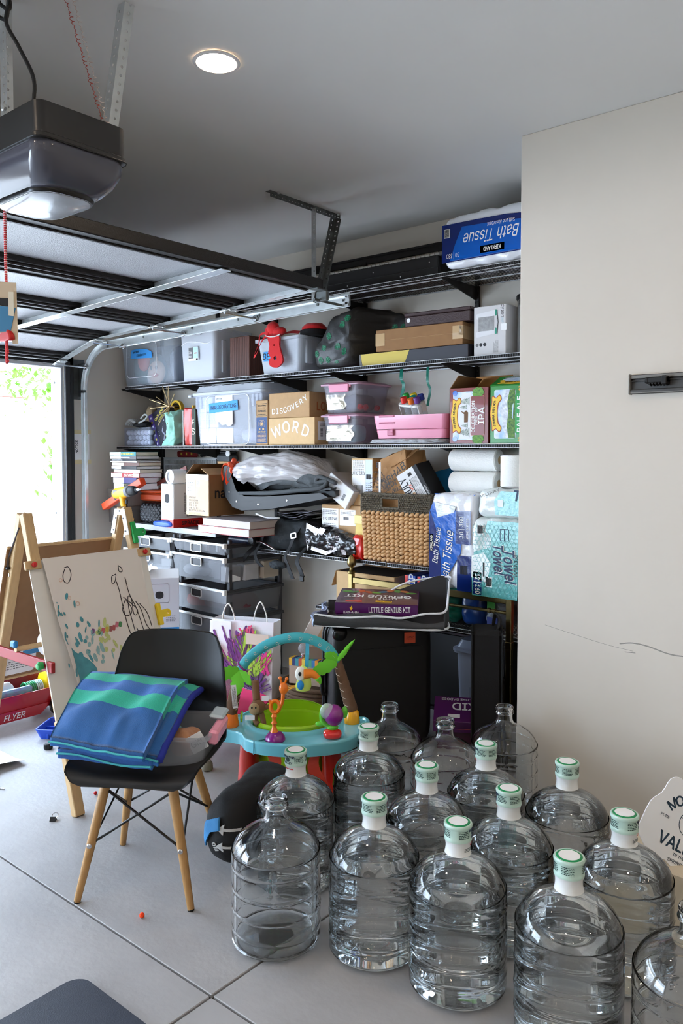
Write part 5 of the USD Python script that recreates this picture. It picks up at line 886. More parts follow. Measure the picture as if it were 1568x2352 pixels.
P('hip_wing', crumple(ell(.07, .03, .025, (.03, -.2, -.075), 3), .015, 30, 2, 1), bpf, bk, smooth=True); P('strap', rib(spline([(.2, -.13, .04), (.18, -.19, -.03), (.22, -.205, -.09), (.235, -.2, -.13)], 6), (.03, 0, .004), .005), web, bk); P('strap', rib(spline([(-.2, -.14, .03), (-.23, -.2, -.02), (-.27, -.21, -.07), (-.285, -.2, -.075)], 6), (.026, 0, -.014), .004), web, bk); P('strap_end', bb(.215, .25, -.208, -.198, -.155, -.12, .004), black, bk)
pm = T('bike_pump', 'black floor pump with a bare steel rod lying across the wire shelf', 'pump', (-3.62, 3.50, z + .03)); P('cylinder', tube([(-.22, 0, .02), (-.02, 0, .02)], .028, 14), mt('pump_navy', (28, 34, 52), .3), pm, smooth=40); P('collar', tube([(-.02, 0, .02), (.0, 0, .02)], .034, 16), steel, pm, smooth=40); P('rod', tube(spline([(.0, -.0, .02), (.1, -.03, .02), (.24, -.07, -.005)], 5), .007, 8), steel, pm, smooth=True); P('gauge', frame(lathe([(.03, 0), (.03, .015), (.024, .02), (0, .02)], 18), (.01, -.03, .03), *F_), black_gloss, pm, smooth=30)
tc = T('black_case', 'flat black hard case under the white-paged books', 'case', (-3.70, 3.70, z)); P('case_body', bb(-.14, .10, -.12, .12, 0, .085, .01), black, tc); P('handle', tube([(-.1, -.12, .05), (-.08, -.135, .05), (.04, -.135, .05), (.06, -.12, .05)], .006, 6), black_gloss, tc)
mg = T('plastic_sleeves', 'bundle of silvery black plastic sleeves on top of the backpack', 'bundle', (-3.27, 3.66, z + .205)); slv = mt('sleeve_dark', (72, 74, 82), .15, coat=.6, bump=(26, .8))
for k in range(4): P('sleeve', grid(18, 6, lambda u, v, k=k: (-.19 + .3 * u, -.12 + .24 * v, .006 + .011 * k + .03 * (u > .55) * (u - .55) * 2 + .006 * np.sin(u * 9 + k)), .004), (slv, mt('sleeve_grey', (150, 152, 160), .2, bump=(30, .8)))[k % 2], mg, smooth=True)
P('cable', tube(spline([(-.36, -.14, .02), (-.3, -.16, .012), (-.24, -.15, .0), (-.17, -.12, .0)], 5), .006, 6), wire_w, mg, smooth=True)
sk = T('snack_bag', 'crumpled black and white foil snack bag on the wire shelf edge', 'bag', (-3.02, 3.58, z)); foilb = mt('foil_black', (22, 22, 24), .18, coat=.5, bump=(30, .5)); foilw = mt('foil_white', (222, 216, 218), .22, coat=.4, bump=(30, .5))
def pillow(x0, x1, h0, h1, d): return lambda u, v: (x0 + (x1 - x0) * u, -d * np.sin(np.pi * v) ** .6 + .0 * u, (h0 + (h1 - h0) * u) * v)
gs = crumple(grid(30, 20, pillow(-.185, .19, .20, .13, .07), .02), .026, 17, 4, 1); P('bag_body', gs, foilb, sk, smooth=40); gsm = tri(V(gs.vertices), gs.faces)
for pl in (Polygon([(-.18, .19), (-.12, .17), (-.075, .155), (-.10, .12), (-.15, .07), (-.18, .02)]), Polygon([(-.075, .17), (-.03, .16), (-.06, .12), (-.1, .14)]), Polygon([(-.15, .03), (-.03, .006), (.09, .055), (.085, .075), (-.02, .03), (-.14, .055)])): P('white_print', on_front(gsm, 0, 0, pl, .002), foilw, sk)
P('lettering', on_front(gsm, 0, 0, unary_union([rc(-.03 + .012 * k, .052, -.022 + .012 * k, .066) for k in range(6)]), .002), foilw, sk); P('barcode', on_front(gsm, .11, .035, barcode(.035, .03, 4), .002), foilw, sk)
P('small_print', on_front(gsm, .03, .105, lines(.12, .05, 5, 19, .3), .0015), foilw, sk)
rbag = T('red_packet', 'shiny dark red packet beside the black snack bag', 'packet', (-2.82, 3.56, z)); P('packet_body', crumple(bb(-.035, .05, -.03, .02, 0, .135, .014), .022, 18, 6, 3), mt('foil_red', (196, 30, 16), .16, coat=.6), rbag, smooth=45)

# wicker basket
strand = mt('hyacinth', (206, 160, 108), .6, var=(18, .22), bump=(200, .2)); seag = mt('seagrass', (112, 102, 84), .8, var=(130, .5), col2=(46, 42, 36)); 
wk = T('wicker_basket', 'woven straw basket with a dark plaited rim on the wire shelf', 'basket', (-2.535, 3.665, z)); BW, BD, BH = .46, .31, .385
r_ = random.Random(11)
def strandpiece(l, h):
    g = trimesh.creation.icosphere(1, 1.0); v = V(g.vertices); v[:, 2] += v[:, 0] * .45; return tri(v * V([l, .012, h]), g.faces)
sp0 = [strandpiece(.0195, .0115), strandpiece(.021, .012), strandpiece(.018, .0125)]
pcs = []; rows = 13; rh = (BH * .72) / rows
for k in range(rows):
    zz = .012 + rh * (k + .5); s_ = .94 + .06 * k / rows
    for nx, face in ((14, 'f'), (9, 'r'), (9, 'l')):
        for i in range(nx):
            t = (i + .5 + .5 * (k % 2) * .0) / nx - .5; q = rot(r_.choice(sp0), (0, 1, 0), r_.uniform(-6, 6))
            if face == 'f': q = mv(q, t * BW * s_, -BD / 2 * s_, zz + r_.uniform(-.002, .002))
            elif face == 'r': q = mv(rot(q, (0, 0, 1), 90), BW / 2 * s_, t * BD * s_, zz)
            else: q = mv(rot(q, (0, 0, 1), -90), -BW / 2 * s_, t * BD * s_, zz)
            pcs.append(q)
sw = P('woven_strand', join(pcs), strand, wk, smooth=True); stage.GetPrimAtPath(sw).SetCustomDataByKey('kind', 'stuff')
P('basket_core', loft([rring(BW * .93, BD * .93, .03, .003), rring(BW * .985, BD * .985, .03, BH * .72), rring(BW * .96, BD * .95, .03, BH * .72), rring(BW * .9, BD * .88, .03, .012)]), mt('core_brown', (84, 58, 36), .9), wk)
pcs = []; hz0, hz1 = BH * .80, BH * .95
g0 = trimesh.creation.icosphere(1, 1.0)
for k in range(9):
    zz = BH * .72 + .0115 * (k + .5)
    for nx, face in ((40, 'f'), (26, 'r'), (26, 'l'), (40, 'b')):
        for i in range(nx):
            t = (i + .5 * (k % 2) + .25) / nx - .5
            if face in 'fb' and hz0 < zz < hz1 and abs(t * BW + .03) < .056: continue
            q = sc(g0, .0068, .006, .0066); q = rot(q, (0, 1, 0), 30)
            if face == 'f': q = mv(q, t * BW, -BD / 2, zz)
            elif face == 'b': q = mv(q, t * BW, BD / 2, zz)
            else: q = mv(rot(q, (0, 0, 1), 90), BW / 2 * (1 if face == 'r' else -1), t * BD, zz)
            pcs.append(q)
sw = P('dark_band_strand', join(pcs), seag, wk); stage.GetPrimAtPath(sw).SetCustomDataByKey('kind', 'stuff')
rim_p = V([(x, y) for x, y, _ in rring(BW, BD, .04, 0, 5)]); rim_p = np.vstack([rim_p, rim_p[:1]]); LS = LineString(rim_p); n = 190
P('plaited_rim', join([mv(rot(rot(sc(g0, .011, .006, .0065), (0, 1, 0), 28), (0, 0, 1), math.degrees(math.atan2(*(V(LS.interpolate((k + .5) / n, True).coords[0]) - V(LS.interpolate(k / n, True).coords[0]))[::-1]))), *LS.interpolate(k / n, True).coords[0], BH) for k in range(n)]), seag, wk)
P('handle_rim', frame(tube([(x, y, 0) for x, y in V(rrect(.118, .055, .008).exterior.coords)[:-1]], .006, 6, True), (-.03, -BD / 2, (hz0 + hz1) / 2), *F_), seag, wk)
for s in (1, -1): P('corner_post', tube([(s * BW / 2, -BD / 2 + .004, BH * .7), (s * BW / 2, -BD / 2 + .004, BH)], .01, 8), seag, wk)
# things in and behind the basket
pbm = mt('bag_kraft', (176, 130, 82), .7, bump=(14, .3)); pbd = mt('bag_kraft_fold', (150, 108, 66), .75)
pbg = T('paper_bag', 'brown paper carrier bag with black scribbled writing standing in the basket', 'paper bag', (-2.60, 3.665, z + .03))
P('bag_front', crumple(loft([[(-.155, -.09, .0), (.13, -.10, 0), (.13, -.094, 0), (-.155, -.084, 0)], [(-.155, -.09, .3), (.12, -.10, .3), (.12, -.094, .3), (-.155, -.084, .3)], [(-.095, -.07, .545), (.06, -.05, .60), (.06, -.044, .6), (-.095, -.064, .545)]]), .012, 9, 2, 4), pbm, pbg)
P('bag_back', crumple(loft([[(-.15, .08, 0), (.15, .08, 0), (.15, .086, 0), (-.15, .086, 0)], [(-.15, .08, .3), (.15, .08, .3), (.15, .086, .3), (-.15, .086, .3)], [(-.1, .06, .58), (.12, .05, .60), (.12, .056, .60), (-.1, .066, .58)]]), .012, 9, 3, 4), pbm, pbg)
P('bag_gusset', crumple(loft([[(.13, -.095, 0), (.15, .08, 0), (.155, .08, 0), (.135, -.095, 0)], [(.12, -.095, .3), (.15, .08, .3), (.155, .08, .3), (.125, -.095, .3)], [(.06, -.045, .6), (.12, .052, .6), (.125, .052, .6), (.065, -.045, .6)]]), .01, 9, 4, 4), pbd, pbg)
P('bag_gusset', crumple(loft([[(-.155, -.085, 0), (-.16, .08, 0), (-.155, .08, 0), (-.15, -.085, 0)], [(-.155, -.085, .3), (-.16, .08, .3), (-.155, .08, .3), (-.15, -.085, .3)], [(-.095, -.06, .545), (-.1, .06, .58), (-.095, .06, .58), (-.09, -.06, .545)]]), .01, 9, 5, 4), pbd, pbg)
P('white_receipt', bb(-.078, -.064, -.112, -.108, .33, .53, .0008), paper, pbg); P('top_fold', crumple(loft([[(-.02, -.075, .50), (.09, -.055, .56), (.09, -.05, .56), (-.02, -.07, .5)], [(.0, -.02, .585), (.125, -.01, .605), (.125, -.005, .605), (.0, -.015, .585)]]), .008, 12, 8, 3), pbd, pbg)
uvb = ((1, 0, 0), (0, .02, 1))
for s, h_, x, y_, tn_ in (('BHAB', .042, .04, .475, 38), ('got to', .036, .035, .425, 26), ('and', .03, .045, .385, 22), ('ER', .03, .1, .40, 12)): letter(pbg, s, h_, (x, -.109, y_), uvb, ink, turn=tn_, shear=.2)
r_ = random.Random(2); flat(pbg, 'scribble', unary_union([stroke([(r_.gauss(-.025, .026), r_.gauss(0, .035)) for _ in range(8)], .0022) for _ in range(5)]), (-.02, -.1075, .425), uvb, ink)
for s, y_ in (('PRODUCT', .44), ('TO A', .415), ('INSPIRE', .39), ('EAT BETTER', .368)): letter(pbg, s, .012, (-.11, -.1045, y_), uvb, mt('ink_brown', (60, 44, 30), .7))
letter(pbg, 'E', .026, (-.095, -.101, .515), uvb, ink, bold=True); letter(pbg, 'HAVE', .012, (-.1, -.1025, .475), uvb, ink)
tb_ = T('seltzer_box', 'white and black drinks carton lying tilted in the basket', 'box', (-2.375, 3.62, z + .345), ry=-29, rx=8)
P('box_body', bb(-.075, .075, -.07, .07, 0, .21, .003), wc, tb_); fy = -.0705
P('black_end', bb(.045, .0755, -.0706, .0706, .001, .2095, .002), black, tb_); P('black_side', bb(.0752, .076, -.07, .07, .001, .209, .0004), black, tb_)
letter(tb_, 'TRULY', .043, (-.048, fy, .115), F_, ink, turn=90, bold=True, width=.135); letter(tb_, 'LEMONADE', .014, (-.02, fy, .055), F_, mt('amber_ink', (214, 150, 40), .5), turn=90, bold=True, width=.06); letter(tb_, 'MIX', .014, (-.02, fy, .115), F_, mt('coral_ink', (224, 100, 70), .5), turn=90, bold=True)
flat(tb_, 'rule', rc(-.009, .02, -.005, .155), (0, fy, 0), F_, ink); flat(tb_, 'small_print', lines(.045, .055, 9, 3, .35), (.02, fy, .13), F_, ink_grey); flat(tb_, 'small_print', lines(.045, .055, 9, 4, .35), (.02, fy, .065), F_, ink_grey); flat(tb_, 'barcode', barcode(.024, .018, 4), (.01, fy, .18), F_, ink); letter(tb_, 'BERRIES', .01, (.06, fy - .0008, .06), F_, white, turn=90)
bz = T('blue_folder', 'bright blue paper folder poking up behind the drinks carton', 'folder', (-2.42, 3.80, z + .002)); P('sheet', loft([[(-.1, -.002, 0), (.16, -.002, 0), (.16, .002, 0), (-.1, .002, 0)], [(-.1, -.002, .42), (.16, -.002, .42), (.16, .002, .42), (-.1, .002, .42)], [(-.06, .0, .5), (.1, .0, .535), (.1, .004, .535), (-.06, .004, .5)]]), mt('folder_blue', (26, 120, 176), .5), bz); P('inner_sheet', bb(-.12, -.02, .01, .014, 0, .46, .001), mt('folder_blue_dark', (24, 84, 130), .5), bz)
# paper goods
towel_m = mt('towel_paper', (238, 238, 234), .75, bump=(120, .35))
def paper_roll(label, loc, r, L, horiz, core=.02, rz=0, group=None):
    q = T('paper_towel_roll', label, 'paper towel roll', loc, rz, group=group); pr_ = [(core, 0), (r - .006, 0), (r, .006), (r, L - .006), (r - .006, L), (core, L)]
    a = np.arange(40) / 40 * 6.2832; g = loft([np.c_[q_[0] * np.cos(a), q_[0] * np.sin(a), np.full(40, q_[1])] for q_ in pr_ + pr_[:1]], cap=False)
    c = lathe([(core + .0005, .002), (core + .0005, L - .002)], 20)
    if horiz: g, c = (frame(m, (-L / 2, 0, r), (0, 1, 0), (0, 0, 1)) for m in (g, c))
    P('paper', g, towel_m, q, smooth=40); P('core_tube', c, kraft_lt, q, smooth=40); return q
paper_roll('upper of two wrapped paper towel rolls lying at the wall end', (-2.12, 3.665, 1.396), .0585, .275, True, rz=2); paper_roll('lower of two wrapped paper towel rolls lying at the wall end', (-2.12, 3.665, 1.275), .0595, .275, True, rz=0)
paper_roll('paper towel roll lying behind the upper one, end showing', (-1.93, 3.80, 1.40), .058, .26, True); paper_roll('white paper towel roll standing upright at the wall end', (-1.855, 3.60, 1.322), .075, .16, False)
paper_roll('white paper towel roll hidden behind the standing one', (-1.93, 3.80, 1.28), .058, .26, True)
tq = mt('towel_film_teal', (104, 184, 178), .2, coat=.5, bump=(40, .4), var=(60, .2), col2=(70, 160, 158)); tqs = mt('towel_film_clear', (222, 228, 226), .18, coat=.5, bump=(30, .5))
tp1 = T('bath_tissue_pack', 'upright blue bath tissue pack beside the wicker basket', 'bath tissue', (-2.17, 3.64, .775)); w, d, h = .27, .27, .50
roll_pack(tp1, w, d, h, 3, 5, btw, btw, .004); fo = -d / 2 - .004
flat(tp1, 'blue_print', Polygon([(-.13, .004), (-.02, .004), (-.03, .06), (.06, .2), (.07, .30), (.02, .44), (-.11, .46), (-.133, .4)]), (0, fo, 0), F_, bt, .003); flat(tp1, 'blue_print', Polygon([(-.133, .004), (-.05, .004), (-.06, .16), (-.09, .32), (-.128, .42)]), (0, fo - .0006, 0), F_, btd, .003)
flat(tp1, 'navy_patch', rc(.03, .25, .118, .42), (0, fo - .0008, 0), F_, btd, .003); flat(tp1, 'navy_patch', rc(.04, .008, .125, .19), (0, fo - .0008, 0), F_, btd, .003); flat(tp1, 'clear_corner', Polygon([(-.1, .46), (.03, .44), (.02, .41), (-.08, .38)]), (0, fo - .0012, 0), F_, tqs, .003)
for s, h_, x, zz, wd in (('Bath Tissue', .05, -.02, .185, .27), ('Bath Tissue', .034, -.085, .235, .19)):
    letter(tp1, s, h_, (x - .002, fo - .0035, zz), F_, navy, turn=84, bold=True, shear=.2, width=wd); letter(tp1, s, h_ * .95, (x, fo - .005, zz), F_, white, turn=84, shear=.2, width=wd * .98)
flat(tp1, 'brand_patch', rc(-.128, .2, -.106, .29), (0, fo - .003, 0), F_, ink); letter(tp1, 'KIRKLAND', .013, (-.117, fo - .0045, .245), F_, white, turn=90, bold=True, width=.08)
letter(tp1, '30 | 380', .022, (.065, fo - .0042, .335), F_, white, turn=90, width=.11); letter(tp1, 'WIDE SHEETS', .011, (.1, fo - .0042, .33), F_, white, turn=90); flat(tp1, 'barcode_patch', rc(.055, .09, .105, .145), (0, fo - .003, 0), F_, white); flat(tp1, 'barcode', barcode(.042, .045, 14), (.08, fo - .005, .118), F_, ink)
flat(tp1, 'top_print', Polygon([(-.12, -.11), (.12, -.11), (.12, .1), (-.12, .1)]), (0, 0, h + .0005), U_, bt, .003); letter(tp1, 'B', .07, (.03, -.05, h + .004), U_, white, shear=.2)
tp2 = T('paper_towel_pack', 'upright teal paper towel pack against the forward wall', 'paper towels', (-1.905, 3.62, .775)); w, d, h = .27, .27, .385
roll_pack(tp2, w, d, h, 2, 4, tqs, tqs, .004); fo = -d / 2 - .004
flat(tp2, 'teal_print', Polygon([(-.125, .0), (.125, .0), (.13, .38), (-.04, .38), (-.05, .33), (-.02, .3), (-.02, .25), (-.115, .22), (-.128, .12)]), (0, fo, 0), F_, tq, .003); flat(tp2, 'clear_corner', Polygon([(-.13, .09), (-.04, .07), (-.02, .17), (-.06, .22), (-.128, .2)]), (0, fo - .0006, 0), F_, tqs, .003)
swirl = unary_union([Point(x + .012 * (j % 2), y).buffer(.012, quad_segs=3).difference(Point(x + .012 * (j % 2), y).buffer(.0105, quad_segs=3)) for j, y in enumerate(np.arange(.015, .37, .021)) for x in np.arange(-.11, .12, .024)])
flat(tp2, 'swirl_print', swirl, (0, fo - .0032, 0), F_, mt('swirl_teal', (78, 160, 156), .3), .0006)
for s, h_, x, zz, wd in (('Towel', .058, .085, .16, .17), ('Towel', .055, .025, .19, .15)): letter(tp2, s, h_, (x + .003, fo - .0042, zz), F_, white, turn=-86, bold=True, shear=.2, width=wd * 1.04); letter(tp2, s, h_, (x, fo - .0055, zz), F_, navy, turn=-86, bold=True, shear=.2, width=wd)
letter(tp2, 'PREMIUM', .016, (.118, fo - .0045, .17), F_, ink, turn=-90); flat(tp2, 'navy_patch', rrect(.05, .115, .006), (-.095, fo - .003, .062), F_, btd); letter(tp2, '12 | 160', .026, (-.093, fo - .0045, .06), F_, white, turn=-90, bold=True, width=.1)
for x, zz in ((-.03, .075), (-.08, .335)): flat(tp2, 'barcode_patch', rc(-.018, -.025, .018, .025), (x, fo - .003, zz), F_, white); flat(tp2, 'barcode', barcode(.03, .04, 22), (x, fo - .0048, zz), F_, ink)
flat(tp2, 'icon_print', rrect(.05, .06, .006).difference(rrect(.044, .054, .005)), (.055, fo - .0035, .315), F_, navy); flat(tp2, 'icon_print', rc(-.002, -.03, .002, .03), (.055, fo - .0035, .315), F_, navy); P('black_strip', bb(-.063, -.054, fo - .005, fo - .003, .1, .17, .0005), ink, tp2)
tp3 = T('paper_towel_pack', 'smaller teal paper towel pack slumped on top of the upright one', 'paper towels', (-1.88, 3.63, 1.165)); g = blob(.15, .13, .075, .4, 4).apply_translation((0, 0, .075)); P('wrapped_rolls', crumple(g, .014, 14, 3, 0), tqs, tp3, smooth=60)
flat(tp3, 'teal_print', Polygon([(-.03, .02), (.14, .02), (.14, .135), (.0, .14), (-.035, .09)]), (0, -.1325, 0), F_, tq, .006); flat(tp3, 'label_print', rrect(.03, .035, .005), (.0, -.14, .08), F_, white); letter(tp3, 'To', .05, (.11, -.14, .12), F_, navy, bold=True, shear=.2); letter(tp3, 'MULTI-PLY', .014, (-.06, -.139, .128), F_, ink, turn=20)

# ---------------------------------------------------------------- lowest shelf
z = S5 + .001
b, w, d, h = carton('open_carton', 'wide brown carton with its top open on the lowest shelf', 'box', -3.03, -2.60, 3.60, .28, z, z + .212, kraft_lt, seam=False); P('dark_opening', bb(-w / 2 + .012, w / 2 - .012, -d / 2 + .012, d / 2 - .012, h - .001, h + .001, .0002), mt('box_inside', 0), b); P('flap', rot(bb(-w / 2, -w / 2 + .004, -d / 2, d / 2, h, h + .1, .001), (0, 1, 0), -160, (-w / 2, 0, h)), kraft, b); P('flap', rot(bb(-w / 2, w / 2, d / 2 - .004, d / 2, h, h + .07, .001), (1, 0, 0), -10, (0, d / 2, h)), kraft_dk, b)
zb_ = mt('bag_box_blue', (24, 70, 170), .4)
for k, x in enumerate((-2.50, -2.415)):
    q = T('freezer_bag_box', ('left', 'right')[k] + ' blue and red freezer bag box on the lowest shelf', 'box', (x, 3.66, z)); P('box_body', bb(-.036, .036, -.05, .14, 0, .235, .002), zb_, q); flat(q, 'red_stripe', Polygon([(-.036, .1), (-.02, .12), (-.016, .234), (-.036, .234)]), (0, -.0502, 0), F_, mt('stripe_red', (220, 66, 56), .4)); letter(q, 'Z', .04, (.012, -.0505, .17), F_, white, bold=True, turn=90); letter(q, 'IP', .04, (.012, -.0505, .215), F_, white, bold=True, turn=90)
gfm = mt('film_green', (28, 130, 104), .2, thru=.15, coat=.4, bump=(30, .5))
lump('green_bag', 'emerald green plastic bag bulging off the lowest shelf', 'bag', (-2.26, 3.68, z), (.07, .1, .085), gfm, .35, 31, .8)
lump('blue_pack', 'dark blue plastic pack on the lowest shelf behind the brass rail', 'pack', (-2.11, 3.70, z), (.075, .1, .095), mt('film_navy', (20, 52, 110), .25, coat=.4), .12, 32, .5)
q = lump('clear_food_bag', 'clear plastic food bag with green and blue print on the lowest shelf', 'bag', (-1.97, 3.70, z), (.075, .1, .09), mt('film_grey', (120, 128, 140), .15, thru=.25, coat=.5, bump=(36, .8)), .3, 33, .7)
for nm, c, x0, x1, z0, z1 in (('green_print', (60, 140, 60), -.03, .015, .11, .16), ('blue_print', (30, 50, 130), -.03, .03, .03, .075)): flat(q, nm, rc(x0, z0, x1, z1), (0, -.118, 0), F_, mt('print_' + nm, c, .4), .003)
flat(q, 'white_print', rc(-.02, .04, .01, .06), (0, -.1195, 0), F_, paper)
q = small_box('red box at the wall end of the lowest shelf', -1.79, 3.72, z, (.12, .2, .16), mt('box_scarlet', (190, 50, 30), .4)); letter(q, 'es', .03, (-.02, -.1005, .08), F_, white)

# ================================================================ brass bed end, suitcase and what lies round them
brs = mt('brass', (150, 132, 88), .3, metal=1, var=(8, .25))
bd = T('brass_headboard', 'brass bed end with turned finials standing behind the suitcase', 'bed end', (-2.338, 3.515, 0))
for x in (-.505, .50):
    P('post', bb(x - .015, x + .015, -.015, .015, 0, .80, .003), brs, bd); P('finial', lathe([(.018, .80), (.024, .805), (.024, .812), (.012, .82), (.011, .835), (.02, .842), (.026, .852), (.027, .866), (.022, .884), (.012, .9), (.005, .907), (0, .908)], 24).apply_translation((x, 0, 0)), brs, bd, smooth=40)
P('top_rail', bb(-.49, .485, -.01, .01, .745, .78, .003), brs, bd); P('round_rail', tube([(-.49, 0, .70), (.485, 0, .70)], .0085, 12), brs, bd, smooth=40); PM('rail_collar', [tube([(x, 0, .70), (x + .014, 0, .70)], .013, 12) for x in (.38, .41)], brs, bd, smooth=40)
PM('post_joint', [bb(x - .018, x + .018, -.018, .018, .52, .56, .004) for x in (-.505, .5)], brs, bd)
sf = mt('suitcase_black', (9, 9, 10), .55, bump=(300, .08)); sfl = mt('suitcase_edge', (36, 40, 48), .3)
su = T('suitcase', 'large black suitcase standing upright behind the baby activity seat', 'suitcase', (-2.42, 3.19, 0), rz=57)
g = blob(.262, .128, .315, .22, 5).apply_translation((0, 0, .335)); P('shell', g, sf, su, smooth=True)
P('zip_line', sc(tube([(x, 0, zz + .335) for x, zz in V(rrect(.535, .64, .07, 6).exterior.coords)[:-1]], .006, 8, True), 1, 1, 1), black_gloss, su, smooth=True); P('zip_line', tube([(x, .05, zz + .335) for x, zz in V(rrect(.53, .636, .07, 6).exterior.coords)[:-1]], .005, 8, True), sfl, su, smooth=True)
P('front_pocket', loft([np.c_[rring(.44, .46, .04, 0)[:, 0], np.full(len(rring(.44, .46, .04, 0)), y), rring(.44, .46, .04, 0)[:, 1] * s + .30] for y, s in ((-.12, 1), (-.134, .99))]), sf, su, smooth=35)
P('side_handle', tube(spline([(-.262, -.0, .46), (-.285, 0, .44), (-.285, 0, .30), (-.262, 0, .28)], 5), .009, 8), black, su, smooth=True); P('top_handle', tube(spline([(-.1, 0, .645), (-.08, 0, .655), (.08, 0, .655), (.1, 0, .645)], 4), .006, 8), black, su, smooth=True)
for s in (-1, 1): P('corner_guard', ell(.04, .03, .04, (s * .225, -.105, .61), 3), black_gloss, su, smooth=True)
for s in (-1, 1): P('wheel', frame(lathe([(.022, -.012), (.025, -.008), (.025, .008), (.022, .012)], 16), (s * .2, 0, .026), (1, 0, 0), (0, 0, 1)), black, su, smooth=30)
P('orange_tag', bb(.1, .16, -.14, -.136, .545, .60, .002), mt('tag_orange', (224, 84, 48), .6), su); flat(su, 'tag_print', lines(.04, .02, 3, 4), (.13, -.1405, .572), F_, mt('tag_ink', (150, 50, 30), .6))
P('fin_flap', hull([(-.25, -.08, .62), (-.2, -.08, .625), (-.27, -.085, .675), (-.25, -.06, .62), (-.2, -.06, .63)]), black, su)
go = mt('organiser_grey', (62, 62, 64), .85, bump=(160, .12)); pip = mt('piping_white', (224, 224, 228), .5)
orz = T('open_organiser', 'open grey fabric organiser with white piping on top of the suitcase', 'organiser', (-2.33, 3.13, .662), rz=30)
OW, OD = .62, .36
hf = lambda u: .075 + .02 * np.sin(u * 6 + 1)
P('base_panel', bb(-OW / 2 + .01, OW / 2 - .01, -OD / 2 + .01, OD / 2 - .01, 0.0, .006, .002), go, orz)
P('front_wall', crumple(grid(24, 5, lambda u, v: (-OW / 2 + OW * u, -OD / 2 - .02 * np.sin(np.pi * v) - .015 * np.sin(np.pi * u), v * (.06 + .035 * np.sin(u * 7 - 1.2) * u)), .006), .006, 14, 2, 0), go, orz, smooth=True)
P('right_wall', grid(12, 6, lambda u, v: (OW / 2 + .015 * np.sin(np.pi * u), -OD / 2 + OD * u, v * (.085 + .105 * np.clip(u * 1.3, 0, 1) ** 1.2)), .006), go, orz, smooth=True); P('back_wall', grid(14, 6, lambda u, v: (-OW / 2 + OW * u, OD / 2 + 0 * u, v * (.06 + .14 * np.clip((u - .35) * 1.8, 0, 1))), .006), go, orz, smooth=True); P('left_wall', crumple(grid(12, 5, lambda u, v: (-OW / 2 - .02 * np.sin(u * 9), -OD / 2 + OD * u, v * .05), .006), .02, 22, 4, 1), mt('organiser_inner', (150, 164, 190), .7), orz, smooth=True)
fr = [(-OW / 2, -OD / 2, .055), (-OW / 4, -OD / 2 - .025, .05), (0, -OD / 2 - .03, .062), (OW * .18, -OD / 2 - .03, .058), (OW * .36, -OD / 2 - .022, .08), (OW / 2, -OD / 2, .088), (OW / 2 + .012, -.08, .14), (OW / 2 + .012, .05, .185), (OW / 2, OD / 2, .197), (.1, OD / 2, .16), (-.05, OD / 2, .07)]
P('piping', tube(spline(fr, 6), .0055, 7), pip, orz, smooth=True); P('piping', tube(spline([(-OW / 2, -OD / 2, .004), (-.1, -OD / 2 - .012, .003), (.1, -OD / 2 - .014, .004), (OW / 2, -OD / 2, .006), (OW / 2 + .006, 0, .012), (OW / 2, OD / 2, .01)], 6), .006, 7), pip, orz, smooth=True)
kp = mt('kit_purple', (84, 24, 92), .3, coat=.4); kpd = mt('kit_plum', (70, 22, 52), .3, coat=.4)
kt = T('activity_kit_box', 'purple children activity kit box resting in the grey organiser', 'box', (-2.36, 3.13, .712), rz=33, rx=3, ry=-1)
kw, kd_, kh = .40, .31, .062
P('box_tray', bb(-kw / 2 + .006, kw / 2 - .006, -kd_ / 2 + .006, kd_ / 2 - .006, 0, .05, .002), kp, kt); P('box_lid', rot(join(bb(-kw / 2, kw / 2, -kd_ / 2, kd_ / 2, .06, .066, .002), bb(-kw / 2, kw / 2, -kd_ / 2, -kd_ / 2 + .003, .012, .066, .001), bb(-kw / 2, -kw / 2 + .003, -kd_ / 2, kd_ / 2, .012, .066, .001), bb(kw / 2 - .003, kw / 2, -kd_ / 2, kd_ / 2, .012, .066, .001)), (0, 1, 0), 2), kp, kt)
flat(kt, 'lid_print', rrect(kw - .006, kd_ - .006, .004), (0, 0, .0665), ((1, 0, .035 * -1), (0, 1, 0)), kpd)
lu = ((1, 0, -.035), (0, 1, 0))
letter(kt, 'GENIUS KIT', .05, (.0, -.005, .0675), lu, white, turn=180, bold=True, width=.33); letter(kt, 'LITTLE', .03, (.05, -.058, .0675), lu, white, turn=180, bold=True, width=.09)
r_ = random.Random(4)
for k, c in enumerate(((90, 160, 50), (60, 130, 70), (200, 90, 40), (170, 70, 40), (110, 170, 60), (40, 110, 150), (190, 100, 50), (90, 150, 60), (200, 120, 60), (80, 140, 50))):
    flat(kt, 'leaf_print', affinity.rotate(affinity.scale(Point(0, 0).buffer(.022, quad_segs=2), 1.3, .8), 40 * k), (-.16 + .036 * k, .1 + r_.uniform(-.03, .03), .0675 - (-.16 + .036 * k) * .035), lu, mt(f'kit_{k}', c, .4))
flat(kt, 'red_patch', rrect(.08, .03, .004), (-.11, -.115, .071), lu, mt('kit_red', (204, 50, 36), .4)); flat(kt, 'yellow_patch', rrect(.08, .03, .004), (.035, -.105, .066), lu, mt('kit_yellow', (240, 190, 30), .4)); letter(kt, 'FUN SET', .012, (.035, -.105, .067), lu, ink, turn=180, bold=True)
fy = -kd_ / 2 - .0002
